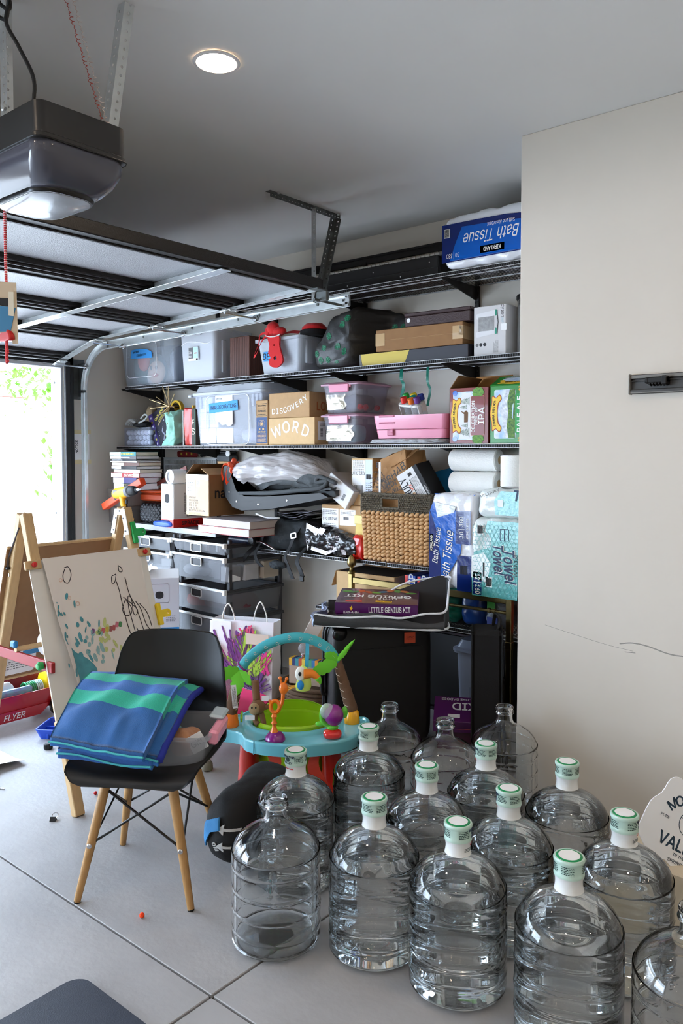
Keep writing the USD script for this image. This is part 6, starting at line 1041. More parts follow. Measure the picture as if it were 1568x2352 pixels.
letter(kt, 'LITTLE GENIUS KIT', .026, (.065, fy, .037), F_, white, bold=True, width=.2); letter(kt, 'LEARN-A-BEE', .012, (-.12, fy, .026), F_, white, bold=True, width=.075); flat(kt, 'flame_mark', Polygon([(0, -.012), (.008, -.002), (.003, .012), (-.001, .004), (-.007, .002)]), (-.12, fy, .046), F_, mt('kit_yellow', 0))
P('lid_edge_white', bb(-kw / 2 - .001, -kw / 2 + .004, .12, kd_ / 2 - .01, .03, .07, .002), paper, kt)
# between suitcase and wall
ub, w, d, h = tub('storage_tub', 'grey clear lidded tub on the floor right of the suitcase', 'storage tub', -2.20, -2.03, 3.60, .26, .0, .50, mt('tub_smoke', (150, 158, 176), .25, thru=.2, lucent=.2), lid=mt('lid_smoke', (120, 130, 150), .3), taper=.03, lid_h=.05); P('tab', bb(-.0, .03, -d / 2 - .008, -d / 2, .2, .26, .003), mt('lid_smoke', 0), ub)
kb = T('kit_box', 'purple children craft box lying tilted on the floor right of the suitcase', 'box', (-2.065, 3.43, .10), rz=30, rx=0); P('box_body', rot(bb(-.13, .13, -.09, .09, .05, .12, .002), (1, 0, 0), 24), kp, kb); P('box_prop', bb(-.12, .12, -.06, .08, -.1, .08, .002), kpd, kb)
s24 = math.sin(math.radians(24)); c24 = math.cos(math.radians(24)); ku = ((1, 0, 0), (0, c24, s24)); kn = V([0, -s24, c24]); kq = lambda x, y: V([x, y * c24 - .12 * s24, y * s24 + .12 * c24]) + kn * .0006
letter(kb, 'KID', .05, kq(.02, .02), ku, white, turn=180, bold=True); letter(kb, 'EXPLORE BADGES', .016, kq(.0, .07), ku, white, turn=180); flat(kb, 'white_patch', rc(-.03, -.012, .03, .012), kq(-.03, -.05), ku, paper); flat(kb, 'orange_patch', rc(-.05, -.02, .05, .02), (0.03, -.0915 * c24 - .07 * s24 + .0, .05 + .0), ((1, 0, 0), (0, -s24 * .0, 1)), mt('patch_orange', (224, 100, 40), .5))
ke = T('chrome_kettle', 'chrome urn with a curved handle on the floor in the dark corner', 'urn', (-1.905, 3.51, 0)); P('body', lathe([(.05, 0), (.056, .01), (.056, .34), (.05, .36), (.03, .37), (0, .372)], 28), mt('urn_black', (20, 20, 24), .12, coat=.5), ke, smooth=40); P('handle', tube(spline([(.0, -.06, .33), (.01, -.1, .31), (.012, -.115, .24), (.008, -.09, .16), (.0, -.058, .13)], 6), .012, 10), steel, ke, smooth=True)
bkk = T('guitar_case', 'tall narrow black case standing against the forward wall end', 'case', (-1.86, 3.33, 0), rz=30); P('case_body', bb(-.075, .075, -.09, .09, 0, .66, .02), black_fab, bkk, smooth=30); PM('edge_band', [bb(s * .07 - .004, s * .07 + .004, -.094, .094, .01, .655, .003) for s in (-1, 1)], black, bkk); P('carry_strap', tube(spline([(.05, -.05, .66), (.06, -.02, .70), (.04, .03, .72), (.03, .05, .66)], 6), .008, 6), black, bkk, smooth=True)

ft = T('folding_table', 'flat black folded table standing against the wall under the lowest shelf', 'table', (-2.15, 3.865, 0)); P('table_top', bb(-.55, .53, -.03, .03, 0.02, .465, .012), black, ft); P('edge_trim', join(bb(-.555, .535, -.034, .034, .455, .475, .004), bb(-.555, .535, -.034, .034, .0, .02, .004)), black_gloss, ft); P('fold_line', bb(-.012, -.008, -.0315, -.03, .02, .455, .0005), ink_grey, ft)
# ================================================================ easel and the toys behind it
ew = mt('easel_wood', (206, 172, 124), .5, var=(7, .16), stretch=(8, 8, .8))
ea = T('toy_easel', 'wooden children easel with a painted paper sheet and brown back board', 'easel', (-3.28, 2.03, 0))
EH, ES, EW = 1.226, .40, .2575
def eleg(s, y, w=.022, t=.018, z0=0.0, over=0.0):
    top = V([s * .012, y, EH]); bot = V([s * ES, y, z0]); d = (top - bot) / np.linalg.norm(top - bot)
    return frame(bx(w * 2, np.linalg.norm(top - bot), t * 2, (0, np.linalg.norm(top - bot) / 2, 0), .003), bot, (0, s, 0), d)
for y in (-EW, EW):
    for s in (1, -1): P('leg', eleg(s, y), ew, ea)
def onleg(s, z, off=0): t = 1 - z / EH; return V([s * (.012 + (ES - .012) * t), 0, z]) + V([s * EH, 0, ES]) / math.hypot(EH, ES) * off
lean = math.degrees(math.atan2(ES, EH)); vup = V([-ES, 0, EH]) / math.hypot(ES, EH)
fu = ((0, 1, 0), vup)
hingem = mt('hinge_white', (236, 234, 228), .4)
for y in (-EW, EW):
    P('leg_bolt', join([frame(lathe([(.008, 0), (.008, .003), (.004, .004)], 10), onleg(1, zz, .0185) + V([0, y, 0]), *fu) for zz in (.55, .68, .85, .22)] + [frame(lathe([(.008, 0), (.008, .003), (.004, .004)], 10), onleg(-1, zz) + V([0, y - .023, 0]), *F_) for zz in (.15, .3, .6, .95)]), steel, ea)
P('hinge_plate', join(frame(ext(Polygon([(-.04, 0), (.04, 0), (.075, -.12), (.045, -.125), (.02, -.03), (-.02, -.03), (-.045, -.125), (-.075, -.12)]), .003), (0, EW - .024, EH - .005), *F_)), hingem, ea); P('hinge_rivet', join([frame(lathe([(.004, 0), (.004, .002), (0, .003)], 8), (x, EW - .028, EH - zz), *F_) for x, zz in ((-.05, .11), (.05, .11), (-.03, .05), (.03, .05), (0, .015))]), ink_grey, ea)
P('stay_cord', tube([(-.01, -EW - .02, EH - .06), (-.09, -EW - .03, EH - .2), (-.095, -EW - .03, EH - .24)], .0035, 6), mt('stay_grey', (70, 66, 72), .6), ea); P('cord_stop', bx(.02, .016, .014, (-.095, -EW - .03, EH - .245), .003), black, ea)
ZT, ZB = 1.02, .37
bl_ = math.hypot(ES, EH) / EH
bh = (ZT - ZB) * bl_
o = onleg(1, ZB, .03)
P('front_board', frame(bx(.60, bh, .006, (0, bh / 2, 0), .001), o, *fu), mt('board_white', (226, 222, 214), .35), ea)
PM('top_bar', [frame(bx(.075, .038, .016, (s * .285, bh - .02, .01), .003), o, *fu) for s in (-1, 1)], ew, ea); P('bottom_bar', frame(bx(.62, .03, .03, (0, -.012, .012), .003), o, *fu), ew, ea)
for s in (-1, 1): P('paper_knob', frame(lathe([(.008, .016), (.011, .02), (.012, .026), (.009, .032), (0, .034)], 16), o + V([0, s * .285, 0]) + vup * (bh - .02), *fu), red, ea, smooth=40)
sheet = lambda u, v: (u * 0, u * 0, v)
pw = .50
def sheetpt(u, v):
    x = -pw / 2 + .01 + pw * u + .035 * (1 - v) ** 1.5 * (1 - u); y = bh * v + .004; zz = .008 + .03 * (1 - u) ** 3 * (1 - v) * 1.2 + .006 * np.sin(v * 5 + u * 3) ** 2 + .035 * np.exp(-((u - .0) / .06) ** 2) * (1 - v)
    return x, y, zz
gp = grid(56, 56, sheetpt, .0008); P('painting_sheet', frame(gp, o, *fu), mt('sheet_white', (228, 220, 212), .7), ea, smooth=True)
def draw(name, poly, m, dx=0):
    dx = -.085 if 'paint' in name or name == 'sticker' else -.045 if poly.bounds[0] > .05 else -.0; poly = affinity.translate(poly, -.04 if name == 'sticker' else dx, .09 if 'paint' in name else .04 if name == 'sticker' else 0)
    g = ext(poly, .0006); 
    g = tri(*trimesh.remesh.subdivide_to_size(V(g.vertices), g.faces, .012, max_iter=12))
    v = V(g.vertices); w_ = np.clip(v[:, 1] / bh, 0, 1); q_ = .035 * (1 - w_) ** 1.5; u_ = np.clip((v[:, 0] + pw / 2 - .01 - q_) / (pw - q_), 0, 1)
    zz = sheetpt(u_, w_)[2] + .0012 + v[:, 2]
    w_ = P(name, frame(tri(np.c_[v[:, 0], v[:, 1], zz], g.faces), o, *fu), m, ea)
    if 'paint' in name: stage.GetPrimAtPath(w_).SetCustomDataByKey('kind', 'stuff')
mk_ = mt('marker', (52, 48, 54), .6); aq = mt('paint_aqua', (82, 156, 168), .55, var=(30, .25)); aq2 = mt('paint_pale_aqua', (146, 186, 188), .6, var=(40, .2)); lime = mt('paint_lime', (196, 204, 130), .6, var=(40, .15)); pk_ = mt('paint_peach', (222, 186, 166), .6)
DR = lambda pts, w=.0036: stroke([(x - .3, y * bh) for x, y in pts], w)
draw('marker_line', DR([(.155, .93), (.175, .93), (.18, .88), (.16, .83), (.14, .84), (.14, .88), (.155, .92)]), mk_)
draw('marker_line', unary_union([DR([(.445, .84), (.43, .83), (.425, .79), (.44, .79), (.455, .84), (.445, .84)]), DR([(.475, .90), (.49, .88), (.49, .855), (.475, .86), (.475, .9)])]), mk_)
draw('marker_line', unary_union([DR([(.45, .79), (.455, .72), (.455, .62), (.46, .5), (.475, .38), (.49, .3)]), DR([(.50, .81), (.505, .7), (.525, .6), (.535, .5), (.545, .38)]), DR([(.47, .68), (.51, .62), (.53, .58), (.52, .55), (.505, .56), (.51, .66), (.495, .68), (.485, .6), (.49, .5), (.495, .4)]), DR([(.475, .66), (.45, .6), (.46, .555), (.49, .56), (.5, .6), (.48, .655)]), DR([(.53, .64), (.55, .58), (.56, .48), (.58, .42)]), DR([(.505, .46), (.52, .40), (.525, .34)]), DR([(.55, .62), (.58, .55), (.59, .45)])]), mk_)
for k, (x, y, c) in enumerate(((.275, .435, (110, 70, 120)), (.305, .425, (60, 120, 80)), (.325, .428, (190, 90, 100)), (.345, .43, (200, 170, 60)), (.365, .43, (150, 80, 80)), (.382, .432, (170, 80, 80)), (.40, .45, (200, 110, 130)), (.418, .447, (70, 130, 80)))): draw('sticker', affinity.translate(affinity.rotate(rrect(.016, .025, .005), -20), x - .3, y * bh), mt(f'sticker_{k}', c, .5))
r_ = random.Random(9)
def splash(cx, cy, rx, ry, n, w): return unary_union([affinity.translate(affinity.rotate(affinity.scale(Point(0, 0).buffer(1, quad_segs=4), w * r_.uniform(.5, 1.6), w * r_.uniform(1.2, 3.4)), r_.uniform(-25, 25)), cx - .3 + r_.gauss(0, rx), cy * bh + r_.gauss(0, ry)) for _ in range(n)])
draw('paint_patch', unary_union([Polygon(spline([(.19 - .3, .29 * bh, 0), (.215 - .3, .25 * bh, 0), (.27 - .3, .19 * bh, 0), (.30 - .3, .11 * bh, 0), (.25 - .3, .03 * bh, 0), (.21 - .3, .02 * bh, 0), (.195 - .3, .12 * bh, 0), (.19 - .3, .29 * bh, 0)], 5)[:, :2]), splash(.25, .14, .03, .05, 10, .012)]), aq)
draw('paint_patch', splash(.24, .33, .045, .06, 22, .006), aq); draw('paint_patch', splash(.31, .22, .03, .05, 16, .007), aq2); draw('paint_patch', splash(.175, .53, .012, .02, 12, .003), aq); draw('paint_patch', splash(.37, .3, .035, .05, 14, .007), lime); draw('paint_patch', unary_union([Point(.21 - .3, .72 * bh).buffer(.009).difference(Point(.21 - .3, .72 * bh).buffer(.006)), Point(.27 - .3, .555 * bh).buffer(.01).difference(Point(.27 - .3, .555 * bh).buffer(.007)), Point(.235 - .3, .6 * bh).buffer(.008).difference(Point(.235 - .3, .6 * bh).buffer(.006))]), pk_)
ob_ = onleg(-1, .42, .022); vdn = V([ES, 0, EH]) / math.hypot(ES, EH)
P('back_board', frame(bx(.60, .68, .006, (0, .34, 0), .001), ob_, (0, -1, 0), vdn), mt('board_brown', (146, 110, 76), .7, var=(30, .08)), ea); PM('back_board_rail', [frame(bx(.6, .012, .012, (0, q, 0), .002), ob_, (0, -1, 0), vdn) for q in (.004, .68)], ew, ea)
bi = onleg(-1, .50, .016); P('maker_label', frame(ext(rrect(.17, .12, .012, 3), .001), bi + V([0, -.16, 0]), (0, 1, 0), vdn * 1), paper, ea)
lbf = ((0, 1, 0), vdn); nrm = np.cross(V([0, 1, 0]), vdn)
flat(ea, 'label_print', affinity.scale(Point(0, 0).buffer(.03), 1.3, .4), bi + V([0, -.19, 0]) + vdn * .04 + nrm * .001, lbf, red); flat(ea, 'label_print', Polygon([(-.04, -.012), (.05, -.012), (.05, .012), (-.035, .012)]), bi + V([0, -.11, 0]) + vdn * .045 + nrm * .001, lbf, mt('label_blue', (60, 140, 190), .5)); flat(ea, 'label_print', lines(.1, .05, 4, 5, .3), bi + V([0, -.18, 0]) + vdn * -.01 + nrm * .001, lbf, ink_grey); flat(ea, 'barcode', barcode(.04, .022, 2), bi + V([0, -.1, 0]) + vdn * -.02 + nrm * .001, lbf, ink)
trb = mt('easel_red', (156, 40, 42), .5)
for y in (-EW - .03, EW + .03): P('side_bar', bb(-.27, .275, y - .009, y + .009, .575, .62, .003), trb, ea)
P('roll_dowel', tube([(-.02, -EW - .04, .63), (-.02, EW + .04, .63)], .012, 12), ew, ea, smooth=40); P('paper_roll', rot(lathe([(.014, 0), (.048, .001), (.048, .40), (.014, .401)], 30), (1, 0, 0), -90).apply_translation((-.02, -.17, .63)), paper, ea, smooth=40)
P('dowel_clip', bx(.04, .022, .03, (-.02, -EW - .045, .655), .006), mt('clip_blue', (30, 120, 180), .4), ea); P('green_knob', frame(lathe([(.006, 0), (.016, .004), (.018, .02), (.012, .028), (0, .03)], 16), (.21, -EW - .04, .60), *F_), mt('knob_green', (30, 150, 70), .4), ea, smooth=40); P('back_knob', ell(.018, .018, .025, (-.27, -.2, .72), 2), mt('clip_blue', 0), ea, smooth=True)
P('hanging_paper', grid(6, 10, lambda u, v: (-.06 - .09 * v + .01 * np.sin(v * 4), -.10 + .36 * u, .64 + .26 * v), .001), mt('paper_lilac', (196, 188, 200), .7), ea, smooth=True)
gc = mt('clip_green', (34, 168, 84), .35); yc = mt('clip_yellow', (240, 206, 30), .35)
def bulldog(name, label, o_, uv_, m, s=1.0):
    q = T(name, label, 'clip', o_); P('jaw', frame(ext(rrect(.022 * s, .105 * s, .004), .012), (0, 0, 0), *uv_), m, q); P('jaw_back', frame(ext(rrect(.02 * s, .10 * s, .004), .006), V(np.cross(*map(V, uv_))) * -.012, *uv_), m, q)
    P('grip', frame(ext(unary_union([rc(.01, -.018 * s, .035 * s, .018 * s), Point(.045 * s, 0).buffer(.02 * s)]).difference(Point(.048 * s, 0).buffer(.006)), .014), V(np.cross(*map(V, uv_))) * -.004, *uv_), m, q); return q
leg2 = V([-ES, 0, EH]) / math.hypot(ES, EH)
q = bulldog('easel_clip', 'green plastic clip on the top of the right easel leg', V([-3.28, 2.03, 0]) + onleg(1, 1.10, .024) + V([0, EW + .0, 0]), ((0, 1, 0), leg2), gc)
q = bulldog('easel_clip', 'yellow plastic clip on the right edge of the easel board', V([-3.28, 2.03, 0]) + onleg(1, .71, .036) + V([0, .30, 0]), ((0, 1, 0), leg2), yc)
q = bulldog('easel_clip', 'dark green clip at the bottom left corner of the easel board', V([-3.28, 2.03, 0]) + onleg(1, .375, .055) + V([0, -.23, 0]), (leg2, (0, -1, 0)), gc, .8)
rj = T('red_jacket', 'bright red jacket hanging behind the easel at the left edge', 'jacket', (-3.70, 1.87, .62)); P('cloth_body', crumple(grid(16, 16, lambda u, v: (.05 * np.sin(u * 8 + v * 3) - .08 * v, -.16 + .21 * u * (1 - .35 * v), .34 * v + .02 * np.sin(u * 9)), .012), .03, 12, 3, 1), fab('scarlet', 0), rj, smooth=True); P('black_trim', bb(-.0, .012, -.06, .0, .0, .05, .004), black_fab, rj)

# small red wagon and its load
wr_ = mt('wagon_red', (170, 24, 30), .3, coat=.5)
wg = T('red_wagon', 'small red toy wagon with white lettering loaded with toys behind the easel', 'wagon', (-4.22, 2.17, 0))
P('wagon_body', loft([rring(.20, .56, .03, .055), rring(.235, .60, .03, .06), rring(.26, .62, .04, .165), rring(.268, .63, .04, .168), rring(.25, .61, .04, .168), rring(.225, .58, .03, .068)]), wr_, wg, smooth=35)
P('side_bolster', frame(ext(Polygon([(-.3, .0), (.12, .0), (.16, .03), (.17, .055), (-.3, .055)]), .012), (.115, 0, .03), *R_), wr_, wg); letter(wg, 'FLYER', .03, (.1285, -.03, .056), R_, white, bold=True, shear=.3, width=.12)
for x in (-.1, .1):
    for y in (-.22, .235): P('wheel', frame(loft([np.c_[V([(r * math.cos(a), r * math.sin(a)) for a in np.arange(28) / 28 * 6.2832]), np.full(28, q_)] for r, q_ in ((.03, 0), (.055, .0), (.062, .008), (.062, .028), (.055, .036), (.03, .036), (.03, 0))], cap=False), (x + .02, y, .062), *R_), black, wg, smooth=40); P('hub_cap', frame(lathe([(.036, .034), (.033, .04), (.014, .043), (.012, .05), (0, .052)], 20), (x + .02, y, .062), *R_), white, wg, smooth=30); P('hub_center', frame(lathe([(.013, .043), (.012, .052), (0, .054)], 14), (x + .02, y, .062), *R_), red, wg)
P('axle', join([tube([(-.1, y, .062), (.13, y, .062)], .008, 8) for y in (-.22, .235)]), steel, wg)
def toy(name, label, cat, loc, parts, rz=0):
    q = T(name, label, cat, loc, rz)
    for nm, m_, mat_ in parts: P(nm, m_, mat_, q, smooth=40)
    return q
toy('diaper_packet', 'purple and teal patterned packet lying along the wagon side', 'packet', (-4.13, 2.14, .10), [('packet', crumple(bb(-.02, .02, -.14, .12, 0, .095, .012), .008, 20, 2, 2), mt('packet_purple', (132, 92, 172), .4, var=(24, .4), col2=(110, 190, 190)))])
toy('white_cloth', 'crumpled white cloth heaped in the red wagon', 'cloth', (-4.24, 2.04, .08), [('cloth', crumple(ell(.08, .14, .07, (0, 0, .07), 3), .05, 14, 4, 1), fab('white', 0))])
toy('slinky', 'coiled green and white plastic spring in the red wagon', 'toy', (-4.19, 2.25, .09), [('coil', join([tube([(math.cos(a) * .045, .012 * k, math.sin(a) * .045 + .06) for a in np.arange(20) / 20 * 6.283], .0045, 5, True) for k in range(5)]), mt('slinky_green', (40, 150, 90), .4)), ('outer_coil', join([tube([(math.cos(a) * .045, .06 + .01 * k, math.sin(a) * .045 + .06) for a in np.arange(20) / 20 * 6.283], .0045, 5, True) for k in range(4)]), mt('slinky_pale', (190, 220, 216), .4))])
toy('yellow_truck', 'yellow toy block standing at the right end of the red wagon', 'toy', (-4.20, 2.40, .09), [('block', loft([rring(.12, .08, .02, 0), rring(.12, .08, .02, .10), rring(.09, .06, .02, .155)]), mt('toy_yellow', (236, 204, 30), .35)), ('stud', lathe([(.018, .155), (.018, .17), (0, .171)], 14), mt('toy_yellow', 0))])
toy('red_board', 'dark red board standing behind the toys in the wagon', 'board', (-4.30, 2.20, .08), [('panel', bb(-.006, .006, -.2, .2, 0, .15, .004), mt('board_red', (128, 22, 40), .5)), ('edge', bb(-.008, .008, -.2, .2, .15, .16, .003), wr_)])
toy('white_board', 'small white card standing in the wagon', 'card', (-4.25, 2.10, .17), [('card', bb(-.003, .003, -.06, .06, 0, .05, .001), mt('card_pinkish', (236, 230, 234), .5))])
tbl = mt('tray_blue', (34, 76, 190), .35)
bt_ = T('blue_tray', 'blue plastic toy tray lying on the floor under the easel', 'tray', (-3.74, 2.28, 0), rz=35); P('tray_wall', loft([rring(.30, .17, .02, .0), rring(.34, .21, .03, .05), rring(.34, .21, .03, .055), rring(.325, .195, .025, .055), rring(.29, .16, .02, .006)]), tbl, bt_, smooth=35); PM('rib', [bb(x - .008, x + .008, -.098, -.085, .005, .045, .003) for x in (-.1, 0, .1)], tbl, bt_); P('divider', bb(-.15, .15, -.004, .004, .006, .04, .002), tbl, bt_)
pp_ = T('fallen_paper', 'large sheet of white paper curling up on the floor at the left edge', 'paper', (-3.68, 1.83, .001)); P('sheet', grid(20, 12, lambda u, v: (-.14 + .24 * u + .02 * v, -.16 + .24 * v, .004 + .07 * np.clip(u - .62, 0, 1) ** 1.3 * (1.0 - .4 * v) + .012 * np.sin(v * 3) * u), .0012), mt('sheet_pure', (244, 244, 248), .7), pp_, smooth=True); P('kraft_underside', grid(12, 6, lambda u, v: (.02 + .085 * u, -.165 + .045 * v, .003 + .032 * u * (.4 + v) * .6), .0008), kraft, pp_, smooth=True)
toy('bottle_cap', 'small black cap lying on the floor between the paper and the chair', 'cap', (-3.651, 2.082, 0), [('cap', lathe([(.018, 0), (.02, .003), (.02, .025), (.017, .028), (0, .028)], 20), black), ('ridge', join([bx(.003, .003, .022, (.0203 * math.cos(a), .0203 * math.sin(a), .014), .001) for a in np.arange(18) / 18 * 6.283]), black)])
toy('binder_clip', 'tiny black and steel clip on the floor left of the chair legs', 'clip', (-2.919, 1.681, 0), [('clip_body', hull([(-.012, -.01, 0), (.012, -.01, 0), (-.012, .012, 0), (.012, .012, 0), (-.012, 0, .016), (.012, 0, .016)]), black), ('wire_loop', tube(spline([(-.008, .01, .004), (-.012, .028, .012), (0, .034, .018), (.012, .028, .012), (.008, .01, .004)], 5), .0016, 6), steel)], 40)
toy('orange_pompom', 'tiny bright orange pompom on the floor in front of the chair', 'pompom', (-2.084, 1.505, 0), [('ball', crumple(ell(.0085, .0085, .0085, (0, 0, .0085), 2), .002, 240, 1, 0), mt('neon_orange', (255, 74, 24), .8))])
toy('screw', 'tiny steel screw on the floor at the left picture edge', 'screw', (-3.385, 1.69, 0), [('head', lathe([(.009, 0), (.009, .005), (.004, .008)], 12), steel), ('shank', tube([(.004, 0, .004), (.03, .012, .004)], .003, 6), steel)])
toy('red_bead', 'tiny red bead on the floor by the hidden easel foot', 'bead', (-3.0, 1.93, 0), [('bead', ell(.008, .008, .008, (0, 0, .008), 2), red)])

# white printed carton, gift bag, crate, rope basket
wcb = mt('copier_white', (226, 228, 230), .55); cb2 = mt('copier_blue', (40, 130, 190), .5)
def copier(label, z0, loc, rz):
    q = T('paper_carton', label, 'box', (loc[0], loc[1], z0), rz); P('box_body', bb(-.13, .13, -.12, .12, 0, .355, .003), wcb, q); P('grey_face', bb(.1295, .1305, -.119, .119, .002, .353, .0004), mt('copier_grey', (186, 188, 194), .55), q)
    for uv, oo in ((F_, V([0, -.1202, 0])), (R_, V([.1308, 0, 0]))):
        flat(q, 'blue_band', rc(-.118, .02, .118, .045), oo, uv, cb2); flat(q, 'hand_hole', rrect(.05, .045, .018), oo + V([0, 0, .25]), uv, ink); flat(q, 'die_line', rrect(.12, .12, .01).difference(rrect(.114, .114, .009)), oo + V([0, 0, .26]), uv, ink_grey); flat(q, 'badge', Point(0, 0).buffer(.016), oo + V([-.07 if uv is F_ else 0, -.075 if uv is R_ else 0, .29]), uv, ink); flat(q, 'small_print', lines(.06, .04, 4, 3), oo + V([.06 if uv is F_ else 0, .07 if uv is R_ else 0, .10]), uv, ink_grey)
    return q
cp = copier('lower white paper carton standing on the floor behind the easel', 0, (-4.10, 3.12), -40); cp2 = copier('upper white paper carton with black lettering on its raised flap', .356, (-4.10, 3.12), -38)
P('flap', rot(bb(-.13, .13, -.12, -.116, .355, .45, .001), (1, 0, 0), -50, (0, -.12, .355)), wcb, cp2); P('flap', rot(bb(.126, .13, -.12, .12, .355, .45, .001), (0, 1, 0), -60, (.13, 0, .355)), wcb, cp2); letter(cp2, 'KALE', .045, (0.0, -.075, .43), ((-1, 0, 0), (0, -.6, -.75)), ink, bold=True)
wbm = mt('gift_white', (240, 240, 244), .6, bump=(9, .5))
gf = T('gift_bag', 'white paper gift bag with drawn flowers and twisted handles', 'gift bag', (-3.28, 3.10, .10), rz=22)
P('bag_body', crumple(loft([rring(.37, .13, .006, 0), rring(.375, .14, .006, .15), rring(.38, .12, .006, .32), rring(.385, .10, .006, .445)], cap=False).subdivide(), .012, 9, 4, 1), wbm, gf, smooth=20)
P('bag_bottom', bb(-.18, .18, -.06, .06, 0, .003, .001), wbm, gf); P('left_crease', crumple(bb(-.196, -.06, -.072, -.064, .02, .44, .002), .012, 9, 8, 3), wbm, gf, smooth=30)
P('handle', join(tube(spline([(-.12, -.045, .40), (-.125, -.045, .47), (-.09, -.045, .535), (-.055, -.045, .47), (-.05, -.045, .40)], 6), .004, 7), tube(spline([(.03, .03, .40), (.04, .03, .47), (.075, .03, .54), (.11, .03, .47), (.115, .03, .40)], 6), .004, 7)), mt('twist_cord', (236, 232, 224), .6), gf, smooth=True)
r_ = random.Random(21)
def flower(name, cx, cy, spread, ht_, n, c, w=.0045, ang=25):
    out = []
    for _ in range(n):
        a = math.radians(90 + r_.gauss(0, ang)); L0 = r_.uniform(.4, 1) * ht_; x0 = cx + r_.gauss(0, spread); y0 = cy + r_.uniform(-.02, .03)
        out.append(stroke([(x0, y0), (x0 + math.cos(a) * L0 * .5 + r_.gauss(0, .006), y0 + math.sin(a) * L0 * .5), (x0 + math.cos(a) * L0, y0 + math.sin(a) * L0)], w * r_.uniform(1.2, 2.8), 4))
    out = [g_ for g_ in out]; pl = unary_union(out).intersection(rc(-.185, .01, .185, .44)); flat(gf, name, pl, (0, -.0775, 0), ((1, 0, 0), (0, .02, 1)), mt('felt_' + name, c, .55), .004)
flower('purple_petals', -.02, .10, .02, .32, 34, (112, 50, 128)); flower('pink_shade', -.005, .13, .022, .22, 12, (170, 80, 150), .003)
flower('green_petals', .07, .15, .02, .24, 30, (166, 206, 62), .005); flower('dark_stems', .06, .08, .05, .25, 14, (60, 50, 70), .002); flower('blue_petals', -.09, .03, .03, .12, 30, (50, 90, 180), .003, 60); flower('orange_petals', -.115, .04, .015, .06, 14, (226, 130, 60), .003, 80); flower('violet_leaves', .1, .06, .035, .12, 26, (110, 60, 130), .003, 50); flower('magenta_petals', .15, .17, .012, .12, 16, (226, 60, 140), .004, 15); flower('coral_scrawl', .06, .37, .03, .05, 12, (226, 80, 120), .004, 80); flower('cyan_scrawl', .135, .27, .01, .09, 10, (50, 160, 190), .003)
P('window_sheet', bb(.03, .17, -.0765, -.0755, .32, .38, .0003), mt('beige_sheet', (222, 208, 188), .5), gf)
cr = T('wooden_pallet', 'low wooden slatted crate under the gift bag', 'crate', (-3.28, 3.12, 0), rz=20); pw_ = mt('pallet_wood', (150, 112, 78), .7, var=(9, .25), stretch=(1, 8, 8))
for k in range(4): P('slat', bb(-.3, .3, -.16 + .082 * k, -.085 + .082 * k, .08, .096, .002), pw_, cr)
for k in range(3): P('side_slat', bb(-.3, .3, -.165, -.15, .002 + .027 * k, .025 + .027 * k, .002), pw_, cr)
for x in (-.27, 0, .27): P('bearer', bb(x - .03, x + .03, -.15, .15, 0, .08, .003), pw_, cr)
rpm = mt('rope_brown', (104, 82, 62), .85, bump=(120, .4)); rbk = T('rope_basket', 'brown coiled rope basket holding cartons behind the activity seat', 'basket', (-2.92, 3.30, 0), rz=0)
for k in range(9): P('rope_coil', tube([((.17 + .004 * k) * math.cos(a), (.14 + .004 * k) * math.sin(a), .013 + .0235 * k) for a in np.arange(40) / 40 * 6.283], .0135, 8, True), rpm, rbk, smooth=True)
P('basket_floor', lathe([(.15, 0), (.16, .004), (0, .005)], 30), rpm, rbk)
kc = T('shipping_box', 'open brown carton standing in the rope basket', 'box', (-2.87, 3.31, .012), rz=35); P('box_body', rot(bb(-.10, .10, -.075, .075, .01, .34, .003), (0, 1, 0), 8), mt('carton_taupe', (168, 146, 126), .7), kc); P('tape', rot(bb(-.02, .02, -.0765, .0765, .01, .342, .0005), (0, 1, 0), 8), tape_clear, kc); P('flap', rot(bb(-.10, .10, -.078, -.074, .34, .43, .001), (1, 0, 0), 20, (0, -.075, .34)), mt('carton_taupe', 0), kc)
kc = T('shipping_box', 'pale taped carton tilted above the rope basket', 'box', (-2.98, 3.38, .36), rz=25, ry=28); P('box_body', bb(-.11, .11, -.07, .07, 0, .2, .003), mt('carton_pale', (206, 196, 184), .65), kc); P('tape', bb(-.03, .03, -.0712, .0712, -.001, .2012, .0004), mt('tape_tan', (180, 150, 116), .3), kc)
st = T('striped_box', 'small carton with a rainbow striped edge in the rope basket', 'box', (-2.90, 3.20, .22), rz=15); P('box_body', bb(-.10, .10, -.03, .03, 0, .14, .002), mt('carton_taupe', 0), st)
for k, c in enumerate(((220, 170, 50), (40, 60, 110), (60, 140, 150), (200, 90, 50), (230, 200, 80), (60, 50, 60), (80, 160, 120), (60, 120, 170), (226, 150, 50), (50, 60, 90))): P('stripe', bb(-.1 + .02 * k, -.08 + .02 * k, -.0308, .0308, .10, .1405, .0004), mt(f'stripe_{k}', c, .5), st)
bu = T('glass_bulb', 'clear glass bulb ornament on top of the striped carton', 'bulb', (-2.93, 3.20, .361)); P('globe', ell(.03, .03, .03, (0, 0, .05), 3), mt('bulb_glass', (230, 232, 236), .05, thru=.75), bu, smooth=True); P('cap', lathe([(.012, .0), (.014, .005), (.014, .018), (.01, .024)], 14), steel, bu, smooth=30)
